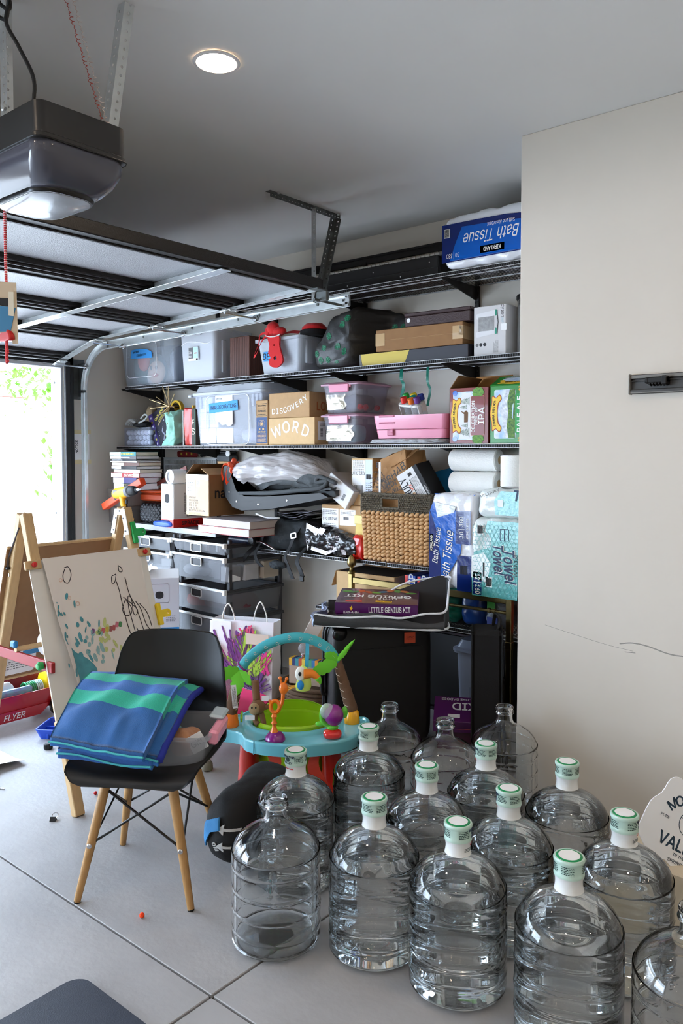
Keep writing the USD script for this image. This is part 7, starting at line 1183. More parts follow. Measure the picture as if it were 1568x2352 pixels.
pc = toy('picture_book', 'small magenta picture book standing before the rope basket', 'book', (-2.72, 3.12, .0), [('cover', rot(bb(-.05, .05, -.008, .008, .0, .15, .002), (1, 0, 0), -8), mt('book_magenta', (196, 40, 120), .4)), ('flower_print', rot(frame(ext(unary_union([Point(.018 * math.cos(a), .018 * math.sin(a)).buffer(.012) for a in np.arange(5) * 1.2566]), .001), (0, -.009, .10), *F_), (1, 0, 0), -8), mt('print_pinkpale', (240, 170, 150), .5))], 20)
toy('blue_booklet', 'small blue and white packet beside the magenta book', 'packet', (-2.66, 3.20, .0), [('packet', bb(-.045, .045, -.02, .02, 0, .30, .003), mt('packet_white', (220, 226, 232), .5)), ('print', bb(-.04, .04, -.0206, -.02, .05, .27, .0003), mt('packet_blue', (60, 130, 190), .5, var=(40, .4), col2=(70, 170, 110)))], 15)
# pink foot rocker with white tubes
rk = T('toddler_rocker', 'pink and red toddler trampoline with white tube legs behind the chair', 'rocker', (-3.04, 2.63, 0)); wt = mt('tube_white', (214, 206, 204), .4); pkf = mt('hot_pink', (232, 40, 112), .5); rdm = mt('rocker_red', (210, 56, 50), .45)
P('pad', loft([rring(.44, .44, .12, .20), rring(.5, .5, .15, .215), rring(.5, .5, .15, .235), rring(.44, .44, .12, .245)]), pkf, rk, smooth=40); P('red_frame', loft([rring(.5, .5, .15, .165), rring(.53, .53, .16, .18), rring(.53, .53, .16, .20), rring(.48, .48, .14, .205)]), rdm, rk, smooth=35); P('black_print', join([bb(-.2 + .06 * k, -.16 + .06 * k, -.268, -.262, .172, .197, .0006) for k in range(7)]), mt('rocker_print', (70, 60, 60), .6), rk)
for sx in (-1, 1):
    for sy in (-1, 1): P('tube_leg', tube([(sx * .2, sy * .2, .17), (sx * .21, sy * .21, .03)], .014, 10), wt, rk, smooth=40); P('rubber_foot', lathe([(.02, 0), (.027, .006), (.025, .035), (.018, .045)], 16).apply_translation((sx * .212, sy * .212, 0)), mt('foot_olive', (120, 116, 100), .7), rk, smooth=40)
P('cross_tube', join(tube([(-.21, -.21, .05), (.21, .21, .13)], .009, 8), tube([(.21, -.21, .05), (-.21, .21, .13)], .009, 8), tube([(-.21, -.21, .12), (.21, -.21, .12)], .009, 8), tube([(.21, -.21, .12), (.21, .21, .12)], .009, 8)), wt, rk, smooth=40)
ms = toy('mesh_toy_bag', 'pale pink mesh bag of bath toys tied at the top, on the pink pad', 'bag', (-3.0, 2.62, .246), [('mesh_body', crumple(lathe([(.02, 0), (.08, .01), (.1, .05), (.09, .09), (.05, .125), (.02, .15), (.012, .165)], 28), .02, 22, 2, 0), mt('mesh_lilac', (216, 190, 222), .5, bump=(300, .8), var=(220, .3), col2=(240, 150, 200))), ('tie', lathe([(.014, .16), (.02, .17), (.03, .19), (0, .192)], 14), mt('mesh_tie', (232, 220, 236), .5))])
toy('pink_card', 'pink card with a white edge sticking out beside the gift bag', 'card', (-3.14, 2.88, .098), [('card', bb(-.14, .12, -.05, .05, .0, .012, .002), mt('card_pink', (244, 150, 190), .5)), ('edge', bb(-.142, .122, -.052, -.05, .0, .013, .0005), paper)], 24)
toy('stroller_frame', 'dark blue-black folded stroller frame leaning beside the gift bag', 'stroller', (-3.56, 2.86, .0), [('side_panel', rot(bb(-.03, .03, -.02, .02, 0, .46, .01), (0, 1, 0), 26), mt('stroller_navy', (34, 40, 56), .4)), ('grip', rot(bb(-.035, .035, -.025, .025, .38, .46, .012), (0, 1, 0), 26), black), ('lower_tube', tube([(-.1, 0, .012), (.12, 0, .02)], .012, 8), black)], 30)
# ================================================================ chair with its load
ch_m = mt('chair_shell', (13, 13, 14), .45, bump=(400, .04)); leg_m = mt('chair_leg', (186, 142, 88), .45, var=(10, .2), stretch=(9, 9, .8)); rod = mt('chair_rod', (20, 20, 22), .4)
ch = T('shell_chair', 'black moulded shell chair on splayed wooden legs holding a tub and towel', 'chair', (-2.265, 1.69, 0), rz=33)
prof = spline([(-.24, .415), (-.232, .432), (-.195, .444), (-.1, .436), (0, .424), (.09, .42), (.15, .432), (.19, .47), (.21, .55), (.228, .64), (.245, .74), (.252, .80), (.256, .822)], 5)
nP = len(prof)
def shell_pt(u, v):
    k = np.clip(v, 0, 1) * (nP - 1); py = np.interp(k, np.arange(nP), prof[:, 0]); pz = np.interp(k, np.arange(nP), prof[:, 1])
    wv = np.interp(v, [0, .03, .10, .25, .42, .5, .6, .72, .84, .93, .98, 1], [.155, .19, .218, .234, .236, .236, .236, .224, .198, .168, .14, .105])
    s = (u - .5) * 2; x = s * wv
    seat = np.interp(v, [0, .15, .42, .58, .75, 1], [.006, .02, .045, .02, .0, 0]); fwd = np.interp(v, [0, .3, .5, .6, .8, 1], [0, .0, .05, .085, .05, .015])
    drop = np.interp(v, [0, .06, .2], [.008, .003, 0])
    return x, py - fwd * np.abs(s) ** 2.6, pz + seat * np.abs(s) ** 2.6 - drop * np.abs(s) ** 2
P('seat_shell', grid(41, 70, shell_pt, -.006), ch_m, ch, smooth=True)
tops = {}
for sx in (-1, 1):
    for sy in (-1, 1):
        t_, b_ = V([sx * .115, sy * .115 - .02, .385]), V([sx * .195, sy * .195, .004]); P('leg', tube([b_, b_ + (t_ - b_) * .5, t_], [.0115, .0155, .017], 16), leg_m, ch, smooth=40); P('foot_glide', tube([b_ - V([0, 0, .004]), b_ + V([0, 0, .004])], .011, 12), black, ch)
        P('leg_screw', frame(lathe([(.009, 0), (.009, .002), (.005, .004)], 12), b_ + (t_ - b_) * .48 + V([0, sy * .0165, 0]), (sy * -1, 0, 0), (0, 0, 1)), steel, ch)
lp_ = lambda sx, sy, t: V([sx * .195, sy * .195, .004]) + (V([sx * .115, sy * .115 - .02, .385]) - V([sx * .195, sy * .195, .004])) * t
for a, c in (((-1, -1), (1, -1)), ((1, -1), (1, 1)), ((1, 1), (-1, 1)), ((-1, 1), (-1, -1))):
    for p_, q_ in ((a, c), (c, a)): P('cross_rod', tube([lp_(*p_, .48), lp_(*q_, .95)], .0042, 8), rod, ch)
P('under_plate', join(*[frame(bb(-.17, .17, -.012, .012, -.004, .004, .002), (0, -.02, .392), (math.cos(a), math.sin(a), 0), (-math.sin(a), math.cos(a), 0)) for a in (.785, -.785)]), rod, ch)
# clear tub on the seat
R33 = lambda x, y, z_=0: V([-2.265 + x * math.cos(math.radians(33)) - y * math.sin(math.radians(33)), 1.69 + x * math.sin(math.radians(33)) + y * math.cos(math.radians(33)), z_])
c_ = R33(.045, -.015, .44); smoke = mt('tub_clear2', (206, 210, 216), .15, thru=.72)
ct = T('handled_tub', 'clear plastic craft tub with pink handles standing on the chair seat', 'storage bin', c_, rz=36)
w, d, h = .36, .27, .10
P('tub_body', loft([rring(w * .86, d * .86, .03, 0), rring(w * .9, d * .9, .035, .008), rring(w, d, .03, h), rring(w + .02, d + .02, .03, h), rring(w + .02, d + .02, .03, h + .01), rring(w - .008, d - .008, .03, h + .01), rring(w * .9 - .01, d * .9 - .01, .03, .012), rring(w * .84, d * .84, .03, .006)]), smoke, ct, smooth=35)
P('handle', rot(bb(w / 2 - .004, w / 2 + .03, -.085, .085, h - .03, h + .02, .008), (0, 1, 0), 8, (w / 2, 0, h)), mt('pink_pale', (240, 160, 180), .35), ct); P('lid_corner', rot(bb(w / 2 - .03, w / 2 + .022, .02, .12, h + .02, h + .035, .01), (0, 1, 0), 8, (w / 2, 0, h)), mt('lid_frost', (206, 222, 230), .25, thru=.2), ct)
lump('doll', 'tan soft toy seen through the clear tub on the chair', 'toy', R33(.13, -.04, .453), (.05, .07, .045), fab('tan', (176, 126, 92)), .25, 41, rz=36); lump('aqua_cloth', 'pale aqua cloth inside the clear tub on the chair', 'cloth', R33(.0, -.02, .453), (.10, .09, .05), fab('aqua2', (150, 200, 196)), .15, 42, rz=36)
wt_ = T('white_tag', 'small white printed tag hanging at the tub handle', 'tag', R33(.19, -.10, .52), rz=36); P('tag', rot(bb(-.03, .03, -.001, .001, -.03, .03, .0005), (0, 1, 0), -30), paper, wt_); letter(wt_, 'Gift', .02, (0, -.0012, 0), ((.86, 0, .5), (-.5, 0, .86)), ink_grey)
# striped towel
def towel_mat(name, stops, vary=.12):
    n = {'g': ('attribute', {'attribute': 'st'}), 's': ('separate_xyz', {}), 'r': ('rgb_ramp', {'ramp': stops, 'interpolate': False}), 'tc': ('texture_coordinate', {}), 'n': ('noise_texture', {'scale': 260, 'detail': 3.0}), 'n2': ('noise_texture', {'scale': 26, 'detail': 4.0}), 'b': ('bump', {'strength': .5, 'distance': .003}), 'mx': ('mix', {'mix_type': 'multiply', 'fac': vary}), 'p': ('principled_bsdf', {'roughness': .95, 'sheen_weight': .12})}
    l = [('tc.UV', 's.vector'), ('s.y', 'r.fac'), ('tc.object', 'n.vector'), ('tc.object', 'n2.vector'), ('r.color', 'mx.color1'), ('n2.fac', 'mx.color2'), ('mx.color', 'p.base_color'), ('n.fac', 'b.height'), ('b.normal', 'p.normal')]
    n.pop('g'); return usdkit.material(stage, '/World/Looks/' + name, n, l, surface='p.BSDF')
tb1, tg1, tb2 = sr((48, 108, 184)), sr((40, 178, 150)), sr((32, 92, 154))
terry = towel_mat('terry_stripes', [(0, tb1), (.085, tg1), (.25, tb1), (.43, tg1), (.61, tb2), (1, tb2)]); terry_b = towel_mat('terry_blue', [(0, tb2), (1, sr((36, 84, 150)))]); terry_s = towel_mat('terry_side', [(0, tg1), (.16, tb1), (.33, tg1), (.56, tb2), (1, tb2)])
hemm = mt('towel_hem', (70, 168, 172), .9); navh = mt('towel_navy', (32, 44, 140), .9)
tw = T('striped_towel', 'folded blue and turquoise striped beach towel lying over the tub on the chair', 'towel', (-2.35, 1.65, .44))
O3 = V([-2.35, 1.65, .44])
def tpatch(bl, br, frr, fl_, arch, seed, thick, name, m, nu=44, nv=44, amp=.012, front_drop=0, back_roll=0):
    bl, br, frr, fl_ = (V(q) - O3 for q in (bl, br, frr, fl_))
    U, Vv = np.meshgrid(np.linspace(0, 1, nu), np.linspace(0, 1, nv), indexing='ij')
    p = (bl[None, None] * ((1 - U) * (1 - Vv))[..., None] + br * (U * (1 - Vv))[..., None] + frr * (U * Vv)[..., None] + fl_ * ((1 - U) * Vv)[..., None])
    p[..., 2] += arch * np.sin(np.pi * Vv ** .8) + .010 * np.sin(np.pi * U) * np.sin(np.pi * Vv) - back_roll * np.exp(-Vv / .03)
    nz = meshkit.fbm(np.stack([U * 3.2, Vv * 2.6, 0 * U], -1) + seed, 3, seed) - .5; p[..., 2] += nz * amp * 2.2 + .006 * np.sin((U * 1.1 + Vv * .6) * 11 + 4 * nz) * np.sin(np.pi * Vv)
    p[..., 2] -= front_drop * np.clip((Vv - .9) / .1, 0, 1) ** 2
    f = [];
    for i in range(nu - 1):
        for j in range(nv - 1):
            a = i * nv + j; f += [(a, a + 1, a + nv + 1), (a, a + nv + 1, a + nv)]
    v = p.reshape(-1, 3); f = V(f); k = len(v)
    b = [i * nv for i in range(nu)] + [(nu - 1) * nv + j for j in range(1, nv)] + [i * nv + nv - 1 for i in range(nu - 2, -1, -1)] + [j for j in range(nv - 2, 0, -1)]
    side = []
    for i in range(len(b)):
        a, c = b[i], b[(i + 1) % len(b)]; side += [(a, a + k, c + k), (a, c + k, c)]
    low = v.copy(); ce = v.mean(0); low[:, 2] -= thick; low[:, :2] += (ce[:2] - low[:, :2]) * .0
    vv = np.vstack([v, low]); ff = np.vstack([f, f[:, ::-1] + k, V(side)]); uv = np.c_[U.ravel(), Vv.ravel()]; uv = np.vstack([uv, uv])
    if np.cross(v[f[0, 1]] - v[f[0, 0]], v[f[0, 2]] - v[f[0, 0]])[2] < 0: ff = ff[:, ::-1]
    pth = numbered(tw + '/' + name); usdkit.mesh(stage, pth, (vv, ff), m, smooth=True, uv=uv); return p
tpatch((-2.60, 1.66, .60), (-2.27, 1.86, .60), (-2.05, 1.525, .512), (-2.395, 1.40, .512), .03, 5, .032, 'lower_fold', terry_b)
p2_ = tpatch((-2.36, 1.86, .64), (-2.27, 1.91, .625), (-2.03, 1.535, .53), (-2.13, 1.49, .54), .03, 9, .03, 'side_fold', terry_s, 20, 40, .008)
p1_ = tpatch((-2.655, 1.70, .655), (-2.31, 1.885, .648), (-2.045, 1.49, .557), (-2.40, 1.375, .56), .03, 2, .028, 'upper_fold', terry, front_drop=.006)
edge = lambda p: p[:, -1] + V([0.004, -.006, -.012])
P('hem', tube(edge(p1_), .0035, 6), hemm, tw); P('navy_border', tube(p2_[-1] + V([.004, 0, -.012]), .012, 8), navh, tw, smooth=True); P('hem', tube(p2_[:, -1] + V([0.003, -.004, -.012]), .0035, 6), hemm, tw)
lowp = [V(q) - O3 for q in ((-2.395, 1.395, .492), (-2.05, 1.52, .492))]; P('hem', tube([lowp[0] + (lowp[1] - lowp[0]) * t + V([0, 0, .006 * math.sin(t * 7)]) for t in np.linspace(0, 1, 14)], .0035, 6), hemm, tw)

# ================================================================ baby activity seat
aqp = mt('tray_aqua', (118, 200, 214), .22, coat=.4); lim = mt('seat_lime', (160, 206, 34), .28, coat=.3); rdp = mt('base_red', (196, 44, 32), .2, coat=.6); orp = mt('toy_orange', (244, 124, 24), .25, coat=.5); yep = mt('toy_amber', (250, 178, 30), .25, coat=.5); pup = mt('toy_purple', (136, 30, 130), .2, coat=.6); brf = mt('palm_brown', (104, 76, 56), .8, bump=(60, .3)); gnf = mt('palm_green', (110, 206, 50), .7); stitch = mt('stitch', (206, 196, 184), .7)
ac = T('baby_activity_center', 'turquoise baby activity seat with a lime bowl, palm arch and toys', 'activity seat', (-2.352, 2.49, 0), rz=39.7); UsdGeom.Xformable(stage.GetPrimAtPath(ac)).AddScaleOp().Set(Gf.Vec3f(.93, .93, .93))
ZT_ = .335
# tray outline in the picture-facing frame: x to the right, -y towards the viewer
oc = spline([(-.345, .02), (-.33, -.075), (-.27, -.10), (-.225, -.13), (-.19, -.205), (-.1, -.255), (.03, -.275), (.17, -.255), (.27, -.20), (.335, -.10), (.37, .02), (.355, .085), (.31, .09), (.255, .11), (.21, .20), (.09, .265), (-.07, .265), (-.2, .215), (-.26, .13), (-.31, .10), (-.345, .02)], 6)[:-1]
oc = Polygon(oc); sc_ = lambda s: V(affinity.scale(oc, s, s, origin=(0, 0)).exterior.coords)[:-1]
bowl = Point(.0, .02).buffer(1, quad_segs=len(sc_(1)) // 4); nO = len(sc_(1))
ao = np.arctan2(sc_(1)[:, 1] - .02, sc_(1)[:, 0]); bw = lambda rx, ry: np.c_[rx * np.cos(ao), .02 + ry * np.sin(ao)]
lay = lambda p, z_: np.c_[p, np.full(len(p), z_)]
rings = [lay(sc_(.93), ZT_ - .062), lay(sc_(.985), ZT_ - .058), lay(sc_(1.0), ZT_ - .012), lay(sc_(1.0), ZT_ - .004), lay(sc_(.985), ZT_), lay(sc_(.955), ZT_), lay(sc_(.94), ZT_ - .008), lay(bw(.235, .185), ZT_ - .008), lay(bw(.225, .175), ZT_ - .001), lay(bw(.212, .165), ZT_ + .004), lay(bw(.195, .15), ZT_ + .004), lay(bw(.185, .142), ZT_ - .004), lay(bw(.18, .138), ZT_ - .06)]
g = loft(rings, cap=False); trimesh.repair.fix_normals(g); P('tray', g, aqp, ac, smooth=35)
P('tray_seam', join(tube(lay(V(spline([(-.06, -.17), (-.09, -.19), (-.13, -.21), (-.15, -.232)], 5)), ZT_ - .006), .002, 5), tube([(-.152, -.233, ZT_ - .0), (-.153, -.236, ZT_ - .06)], .002, 5)), mt('seam_teal', (60, 140, 150), .5), ac)
P('seat_bowl', loft([lay(bw(.178, .136), ZT_ - .05), lay(bw(.18, .138), ZT_ + .012), lay(bw(.172, .13), ZT_ + .02), lay(bw(.155, .115), ZT_ + .012), lay(bw(.14, .10), ZT_ - .12), lay(bw(.12, .09), ZT_ - .16), lay(bw(.02, .02), ZT_ - .165)], cap=False), lim, ac, smooth=40)
P('seat_back', grid(24, 8, lambda u, v: (.178 * np.cos(np.pi * u), .02 + .136 * np.sin(np.pi * u), ZT_ + .01 + v * .055 * np.sin(np.pi * u) ** .6), .008), lim, ac, smooth=True)
P('seat_shell', loft([lay(bw(.15, .12), ZT_ - .06), lay(bw(.17, .13), ZT_ - .10), lay(bw(.17, .13), .10), lay(bw(.13, .10), .05), lay(bw(.05, .04), .04)]), lim, ac, smooth=40)
for a0 in (-150, -30, 90):
    a = math.radians(a0); c = V([.225 * math.cos(a), .02 + .19 * math.sin(a)])
    P('base_foot', loft([np.c_[V(rrect(w_, l_, min(w_, l_) * .45, 5).exterior.coords)[:-1] + c * s_, np.full(len(V(rrect(w_, l_, min(w_, l_) * .45, 5).exterior.coords)) - 1, z_)] for w_, l_, z_, s_ in ((.15, .13, 0, 1.1), (.16, .14, .02, 1.1), (.14, .12, .05, 1.06), (.10, .09, .08, 1), (.085, .08, ZT_ - .05, .96))]), rdp, ac, smooth=40)
P('base_ring', tube([(.24 * math.cos(a), .02 + .2 * math.sin(a), .02) for a in np.arange(48) / 48 * 6.283], .02, 8, True), rdp, ac, smooth=True)
for x, s in ((-.08, 1), (.13, -1)): P('leg_strap', rib(spline([(x, -.16, ZT_ - .06), (x + .02 * s, -.2, .2), (x - .05 * s, -.23, .09), (x - .11 * s, -.22, .03)], 6), (.05, 0, .02), .006), mt('strap_red', (206, 60, 34), .6), ac)
def knob(name, x, y, m, r=.042, h_=.06): P(name, lathe([(r, 0), (r * 1.04, .004), (r * 1.04, h_ * .3), (r * .98, h_ * .36), (r * .9, h_ * .8), (r * .6, h_ * .97), (0, h_)], 28).apply_translation((x, y, ZT_ - .008)), m, ac, smooth=40)
knob('arch_socket', -.285, -.015, orp, .038, .068); knob('arch_socket', .285, .03, yep, .036, .066)
P('leaf_dial', frame(ext(unary_union([Point(.018 * math.cos(a), .018 * math.sin(a)).buffer(.009) for a in np.arange(8) * .7854] + [Point(0, 0).buffer(.02)]), .008), (-.238, .0, ZT_ + .03), (0, 1, 0), (0, 0, 1)), lim, ac)
def trunk(x, y, top, n=7):
    b0 = V([x, y, ZT_ + .05]); t0 = V(top); pts = [b0 + (t0 - b0) * t for t in np.linspace(0, 1, n * 4)]; r = [.030 + .003 * ((i % 4) / 4) - .010 * i / len(pts) for i in range(len(pts))]
    P('palm_trunk', tube(pts, r, 14), brf, ac, smooth=40)
    for i in range(1, n): P('trunk_stitch', tube([pts[i * 4] + V([(r[i * 4] + .001) * math.cos(a), (r[i * 4] + .001) * math.sin(a), .008 * math.sin(a)]) for a in np.arange(20) / 20 * 6.283], .0011, 5, True), stitch, ac)
TL, TRR = (-.245, .02, .575), (.215, .05, .62)
trunk(-.285, -.015, TL); trunk(.285, .03, TRR)
arch = spline([(-.245, .02, .565), (-.21, .02, .63), (-.12, .02, .70), (-.01, .02, .735), (.09, .03, .725), (.17, .04, .68), (.215, .05, .615)], 8)
archm = mt('arch_turquoise', (70, 182, 194), .6)
P('arch_tube', tube(arch, .0235, 14), archm, ac, smooth=True)
r_ = random.Random(6); curl = []
for i in range(4, len(arch) - 3, 4):
    o_ = arch[i] + V([0, -.0235, r_.uniform(-.008, .008)]); curl.append(tube([o_ + V([(.003 + .009 * t) * math.cos(t * 9), -.001 + .006 * t * t, (.003 + .009 * t) * math.sin(t * 9)]) for t in np.linspace(0, 1, 14)], .0011, 4))
P('swirl_print', join(curl), stitch, ac)
P('purple_band', tube([V(arch[4]) + V([.028 * math.cos(a) * .8, .028 * math.sin(a), .02 * -math.cos(a)]) for a in np.arange(18) / 18 * 6.283], .005, 6, True), pup, ac, smooth=True)
def leafp(o_, direc, length, width, droop):
    d_ = V(direc, float); d_ /= np.linalg.norm(d_); s_ = np.cross(d_, [0, 1., .0]); s_ /= np.linalg.norm(s_); n_ = np.cross(d_, s_)
    ts = np.linspace(0, 1, 14); up_ = []; 
    wv = [width * (math.sin(math.pi * min(t * .92 + .08, 1)) ** .7) * (1 if i % 3 else .8) for i, t in enumerate(ts)]
    c = [V(o_) + d_ * length * t + V([0, 0, -droop * t * t]) for t in ts]
    return loft([V([p - s_ * w_, p + n_ * .004, p + s_ * w_, p - n_ * .004]) for p, w_ in zip(c, wv)])
for d_, L_, w_ in (((-1, -.3, -.12), .12, .034), ((-.1, -.4, -1), .11, .034), ((.9, -.4, -.8), .085, .022)): P('palm_leaf', leafp(V(TL) + V([.0, -.02, .01]), d_, L_, w_, .01), gnf, ac, smooth=50)
for d_, L_, w_ in (((-1, -.3, -.35), .14, .034), ((-.75, -.2, .7), .08, .03), ((.75, .1, 1), .14, .012), ((.6, -.1, .85), .10, .014)): P('palm_leaf', leafp(V(TRR) + V([.0, -.02, .0]), d_, L_, w_, .01), gnf, ac, smooth=50)
# hanging toys
P('bird_ribbon', rib([(.075, .02, .71), (.075, .0, .66), (.072, -.01, .60)], (.018, 0, 0), .002), mt('ribbon_aqua', (60, 170, 200), .5), ac)
P('bird_body', loft([np.c_[.055 + dx + r * np.cos(np.arange(20) / 20 * 6.283), -.012 + r * .6 * np.sin(np.arange(20) / 20 * 6.283), np.full(20, z_)] for r, z_, dx in ((.006, .488, 0), (.032, .495, .0), (.038, .515, .002), (.034, .54, .005), (.03, .56, .004), (.03, .58, .002), (.022, .60, 0), (.004, .612, 0))]), mt('bird_lime', (206, 226, 110), .75), ac, smooth=50)
P('bird_face', ell(.026, .022, .034, (.045, -.022, .575)), mt('bird_white', (240, 238, 228), .75), ac, smooth=True); P('bird_eye', ell(.008, .006, .01, (.042, -.043, .580), 2), black_gloss, ac, smooth=True); P('bird_beak', tube(spline([(.06, -.02, .575), (.095, -.02, .575), (.12, -.02, .56), (.132, -.02, .535)], 6), np.linspace(.026, .008, 19), 12), mt('bird_orange', (244, 136, 40), .75), ac, smooth=True); P('beak_tip', tube(spline([(.124, -.02, .556), (.134, -.02, .54), (.136, -.02, .525)], 4), np.linspace(.017, .004, 9), 10), gnf, ac, smooth=True); P('bird_wing', ell(.016, .008, .022, (.045, -.05 + .014, .525), 2), mt('wing_blue', (40, 140, 210), .75), ac, smooth=True); P('bird_tail', join([tube([(.03, -.01, .515), (-.01, -.015, .515 - .008 * k), (-.04, -.015, .50 - .012 * k)], .003, 5) for k in range(3)]), mt('tail_orange', (240, 170, 60), .7), ac, smooth=True)
mkb = mt('monkey_brown', (124, 90, 62), .85); mkt_ = mt('monkey_tan', (170, 146, 108), .85)
P('monkey_body', crumple(ell(.036, .026, .034, (-.155, -.04, .425)), .004, 30, 1, 0), mkb, ac, smooth=True); P('monkey_face', ell(.026, .012, .028, (-.168, -.062, .422)), mkt_, ac, smooth=True); P('monkey_eye', join([ell(.004, .003, .006, (-.178 + .018 * k, -.074, .432), 1) for k in range(2)]), black_gloss, ac); P('monkey_limb', join(tube(spline([(-.16, -.03, .45), (-.165, -.02, .50), (-.17, -.01, .54)], 4), .018, 10), tube(spline([(-.16, -.035, .40), (-.165, -.04, .36), (-.15, -.05, .345)], 4), .013, 10), tube(spline([(-.14, -.035, .40), (-.13, -.04, .365), (-.125, -.05, .34)], 4), .013, 10), ell(.013, .008, .014, (-.115, -.04, .425), 2)), mkb, ac, smooth=True); P('care_tag', join(bb(-.135, -.10, -.051, -.05, .455, .48, .0004), bb(-.21, -.165, -.071, -.07, .372, .395, .0004)), paper, ac)
P('trunk_label', frame(ext(rrect(.024, .11, .002), .001), (-.262, -.046, .475), (1, .2, .08), (.14, .02, 1)), paper, ac); flat(ac, 'small_print', affinity.rotate(lines(.09, .018, 4, 3, .4), 90), (-.262, -.048, .475), ((1, .2, .08), (.14, .02, 1)), ink_grey)
# tray toys
gx, gy = -.06, -.20
P('giraffe_base', lathe([(.045, 0), (.046, .006), (.042, .02), (.028, .036), (0, .042)], 28).apply_translation((gx, gy, ZT_ - .008)), pup, ac, smooth=True)
P('giraffe_body', join(lathe([(.018, .03), (.01, .05), (.009, .062), (.014, .07), (.009, .078), (.009, .09), (.014, .1), (.01, .11)], 16).apply_translation((gx - .004, gy, ZT_)), frame(tube([(.020 * math.cos(a), .026 * math.sin(a), 0) for a in np.arange(24) / 24 * 6.283], .009, 8, True), (gx, gy, ZT_ + .143), *F_), tube(spline([(gx + .018, gy, ZT_ + .135), (gx + .032, gy, ZT_ + .165), (gx + .036, gy, ZT_ + .205)], 5), .009, 10), ell(.02, .016, .028, (gx + .038, gy, ZT_ + .225), 3), tube([(gx + .03, gy, ZT_ + .245), (gx + .024, gy, ZT_ + .27)], .005, 8), tube([(gx + .044, gy, ZT_ + .245), (gx + .05, gy, ZT_ + .265)], .005, 8), ell(.008, .007, .008, (gx + .023, gy, ZT_ + .272), 2), ell(.008, .007, .008, (gx + .052, gy, ZT_ + .268), 2), tube([(gx - .02, gy, ZT_ + .16), (gx - .026, gy, ZT_ + .172)], .006, 8)), orp, ac, smooth=40)
bx_, by_ = .195, -.17
P('ball_base', blob(.042, .036, .022, .8, 3).apply_translation((bx_, by_, ZT_ + .01)), mt('toy_red', (224, 36, 30), .2, coat=.6), ac, smooth=True); P('ball_fins', join(ell(.028, .018, .014, (bx_, by_, ZT_ + .04), 2), tube(spline([(bx_ - .01, by_, ZT_ + .04), (bx_ - .045, by_, ZT_ + .07), (bx_ - .045, by_ + .0, ZT_ + .115), (bx_ - .02, by_, ZT_ + .14)], 5), [.012] * 16, 8), ell(.022, .01, .012, (bx_ - .055, by_, ZT_ + .055), 2), ell(.014, .01, .028, (bx_ + .055, by_ + .01, ZT_ + .105), 2)), mt('toy_green', (104, 206, 60), .25, coat=.4), ac, smooth=True)
P('spinner_ball', ell(.044, .044, .048, (bx_ + .006, by_, ZT_ + .095)), pup, ac, smooth=True); P('clear_dome', ell(.034, .03, .036, (bx_ - .022, by_ - .008, ZT_ + .115)), mt('toy_clear', (226, 230, 234), .05, thru=.55, coat=.5), ac, smooth=True); P('red_bump', lathe([(.012, 0), (.012, .012), (.004, .03), (0, .034)], 14).apply_translation((bx_ + .03, by_ + .12, ZT_ + .05)), mt('toy_red', 0), ac, smooth=True)

# black arrow bag, mat
abk = mt('arrow_bag_black', (14, 14, 15), .75, bump=(180, .12)); arw = mt('print_grey', (196, 196, 194), .7)
ba = T('gear_bag', 'black soft gear bag with grey arrows and a blue handle behind the bottles', 'bag', (-2.092, 2.055, 0), rz=-2)
g = blob(.105, .232, .14, .7, 5).apply_translation((0, 0, .138)); v = V(g.vertices); s_ = np.clip((v[:, 1] + .10) / .25, 0, 1); s_ = s_ * s_ * (3 - 2 * s_); v[:, 0] = v[:, 0] * (1 + .5 * s_) - .06 * s_
v = v + (meshkit.arrays(tri(v, g.faces), True)[2]) * ((meshkit.fbm(v * 8, 3, 12) - .5) * .026)[:, None]; v[:, 2] = np.maximum(v[:, 2], 0); P('bag_body', tri(v, g.faces), abk, ba, smooth=True)
bgm_ = tri(v, g.faces)
P('seam', tube(spline([(-.125, -.06, .16), (-.1, -.13, .21), (-.02, -.17, .235), (.07, -.12, .24), (.1, .0, .25)], 8), .005, 6), abk, ba, smooth=True)
arrow = unary_union([Polygon([(-.032, 0), (-.006, .018), (-.006, -.018)]), rc(-.008, -.0045, .035, .0045)])
for x, zz in ((.052, .175), (.052, .115)): P('arrow_print', on_front(bgm_, x, zz, arrow, .002, .003), arw, ba)
P('brand_print', on_front(bgm_, .005, .11, affinity.rotate(unary_union([rrect(.012, .018, .005).difference(rrect(.006, .012, .003)), rc(.010, -.009, .013, .009), rc(.016, -.009, .019, .009), rc(.022, -.009, .025, .009)]), -70), .002, .003), arw, ba); P('blue_handle', on_front(bgm_, -.028, .15, affinity.rotate(Polygon([(-.022, -.06), (.022, -.06), (.022, .015), (.048, .045), (.018, .075), (-.02, .025)]), -30), .006, .006), mt('handle_blue', (50, 128, 184), .7, bump=(120, .2)), ba)
fm = T('floor_mat', 'dark navy rubber mat with a rounded corner on the floor in front', 'mat', (-1.58, .80, 0)); P('mat_sheet', mv(ext(rrect(.79, .83, .05, 8), .012), 0, 0, .0005), mt('mat_navy', (42, 48, 62), .6, bump=(300, .15), var=(5, .12)), fm); P('mat_edge', tube(np.c_[V(rrect(.785, .825, .05, 8).exterior.coords)[:-1], np.full(len(rrect(.785, .825, .05, 8).exterior.coords) - 1, .006)], .0055, 6, True), mt('mat_rim', (34, 38, 50), .6), fm, smooth=True)

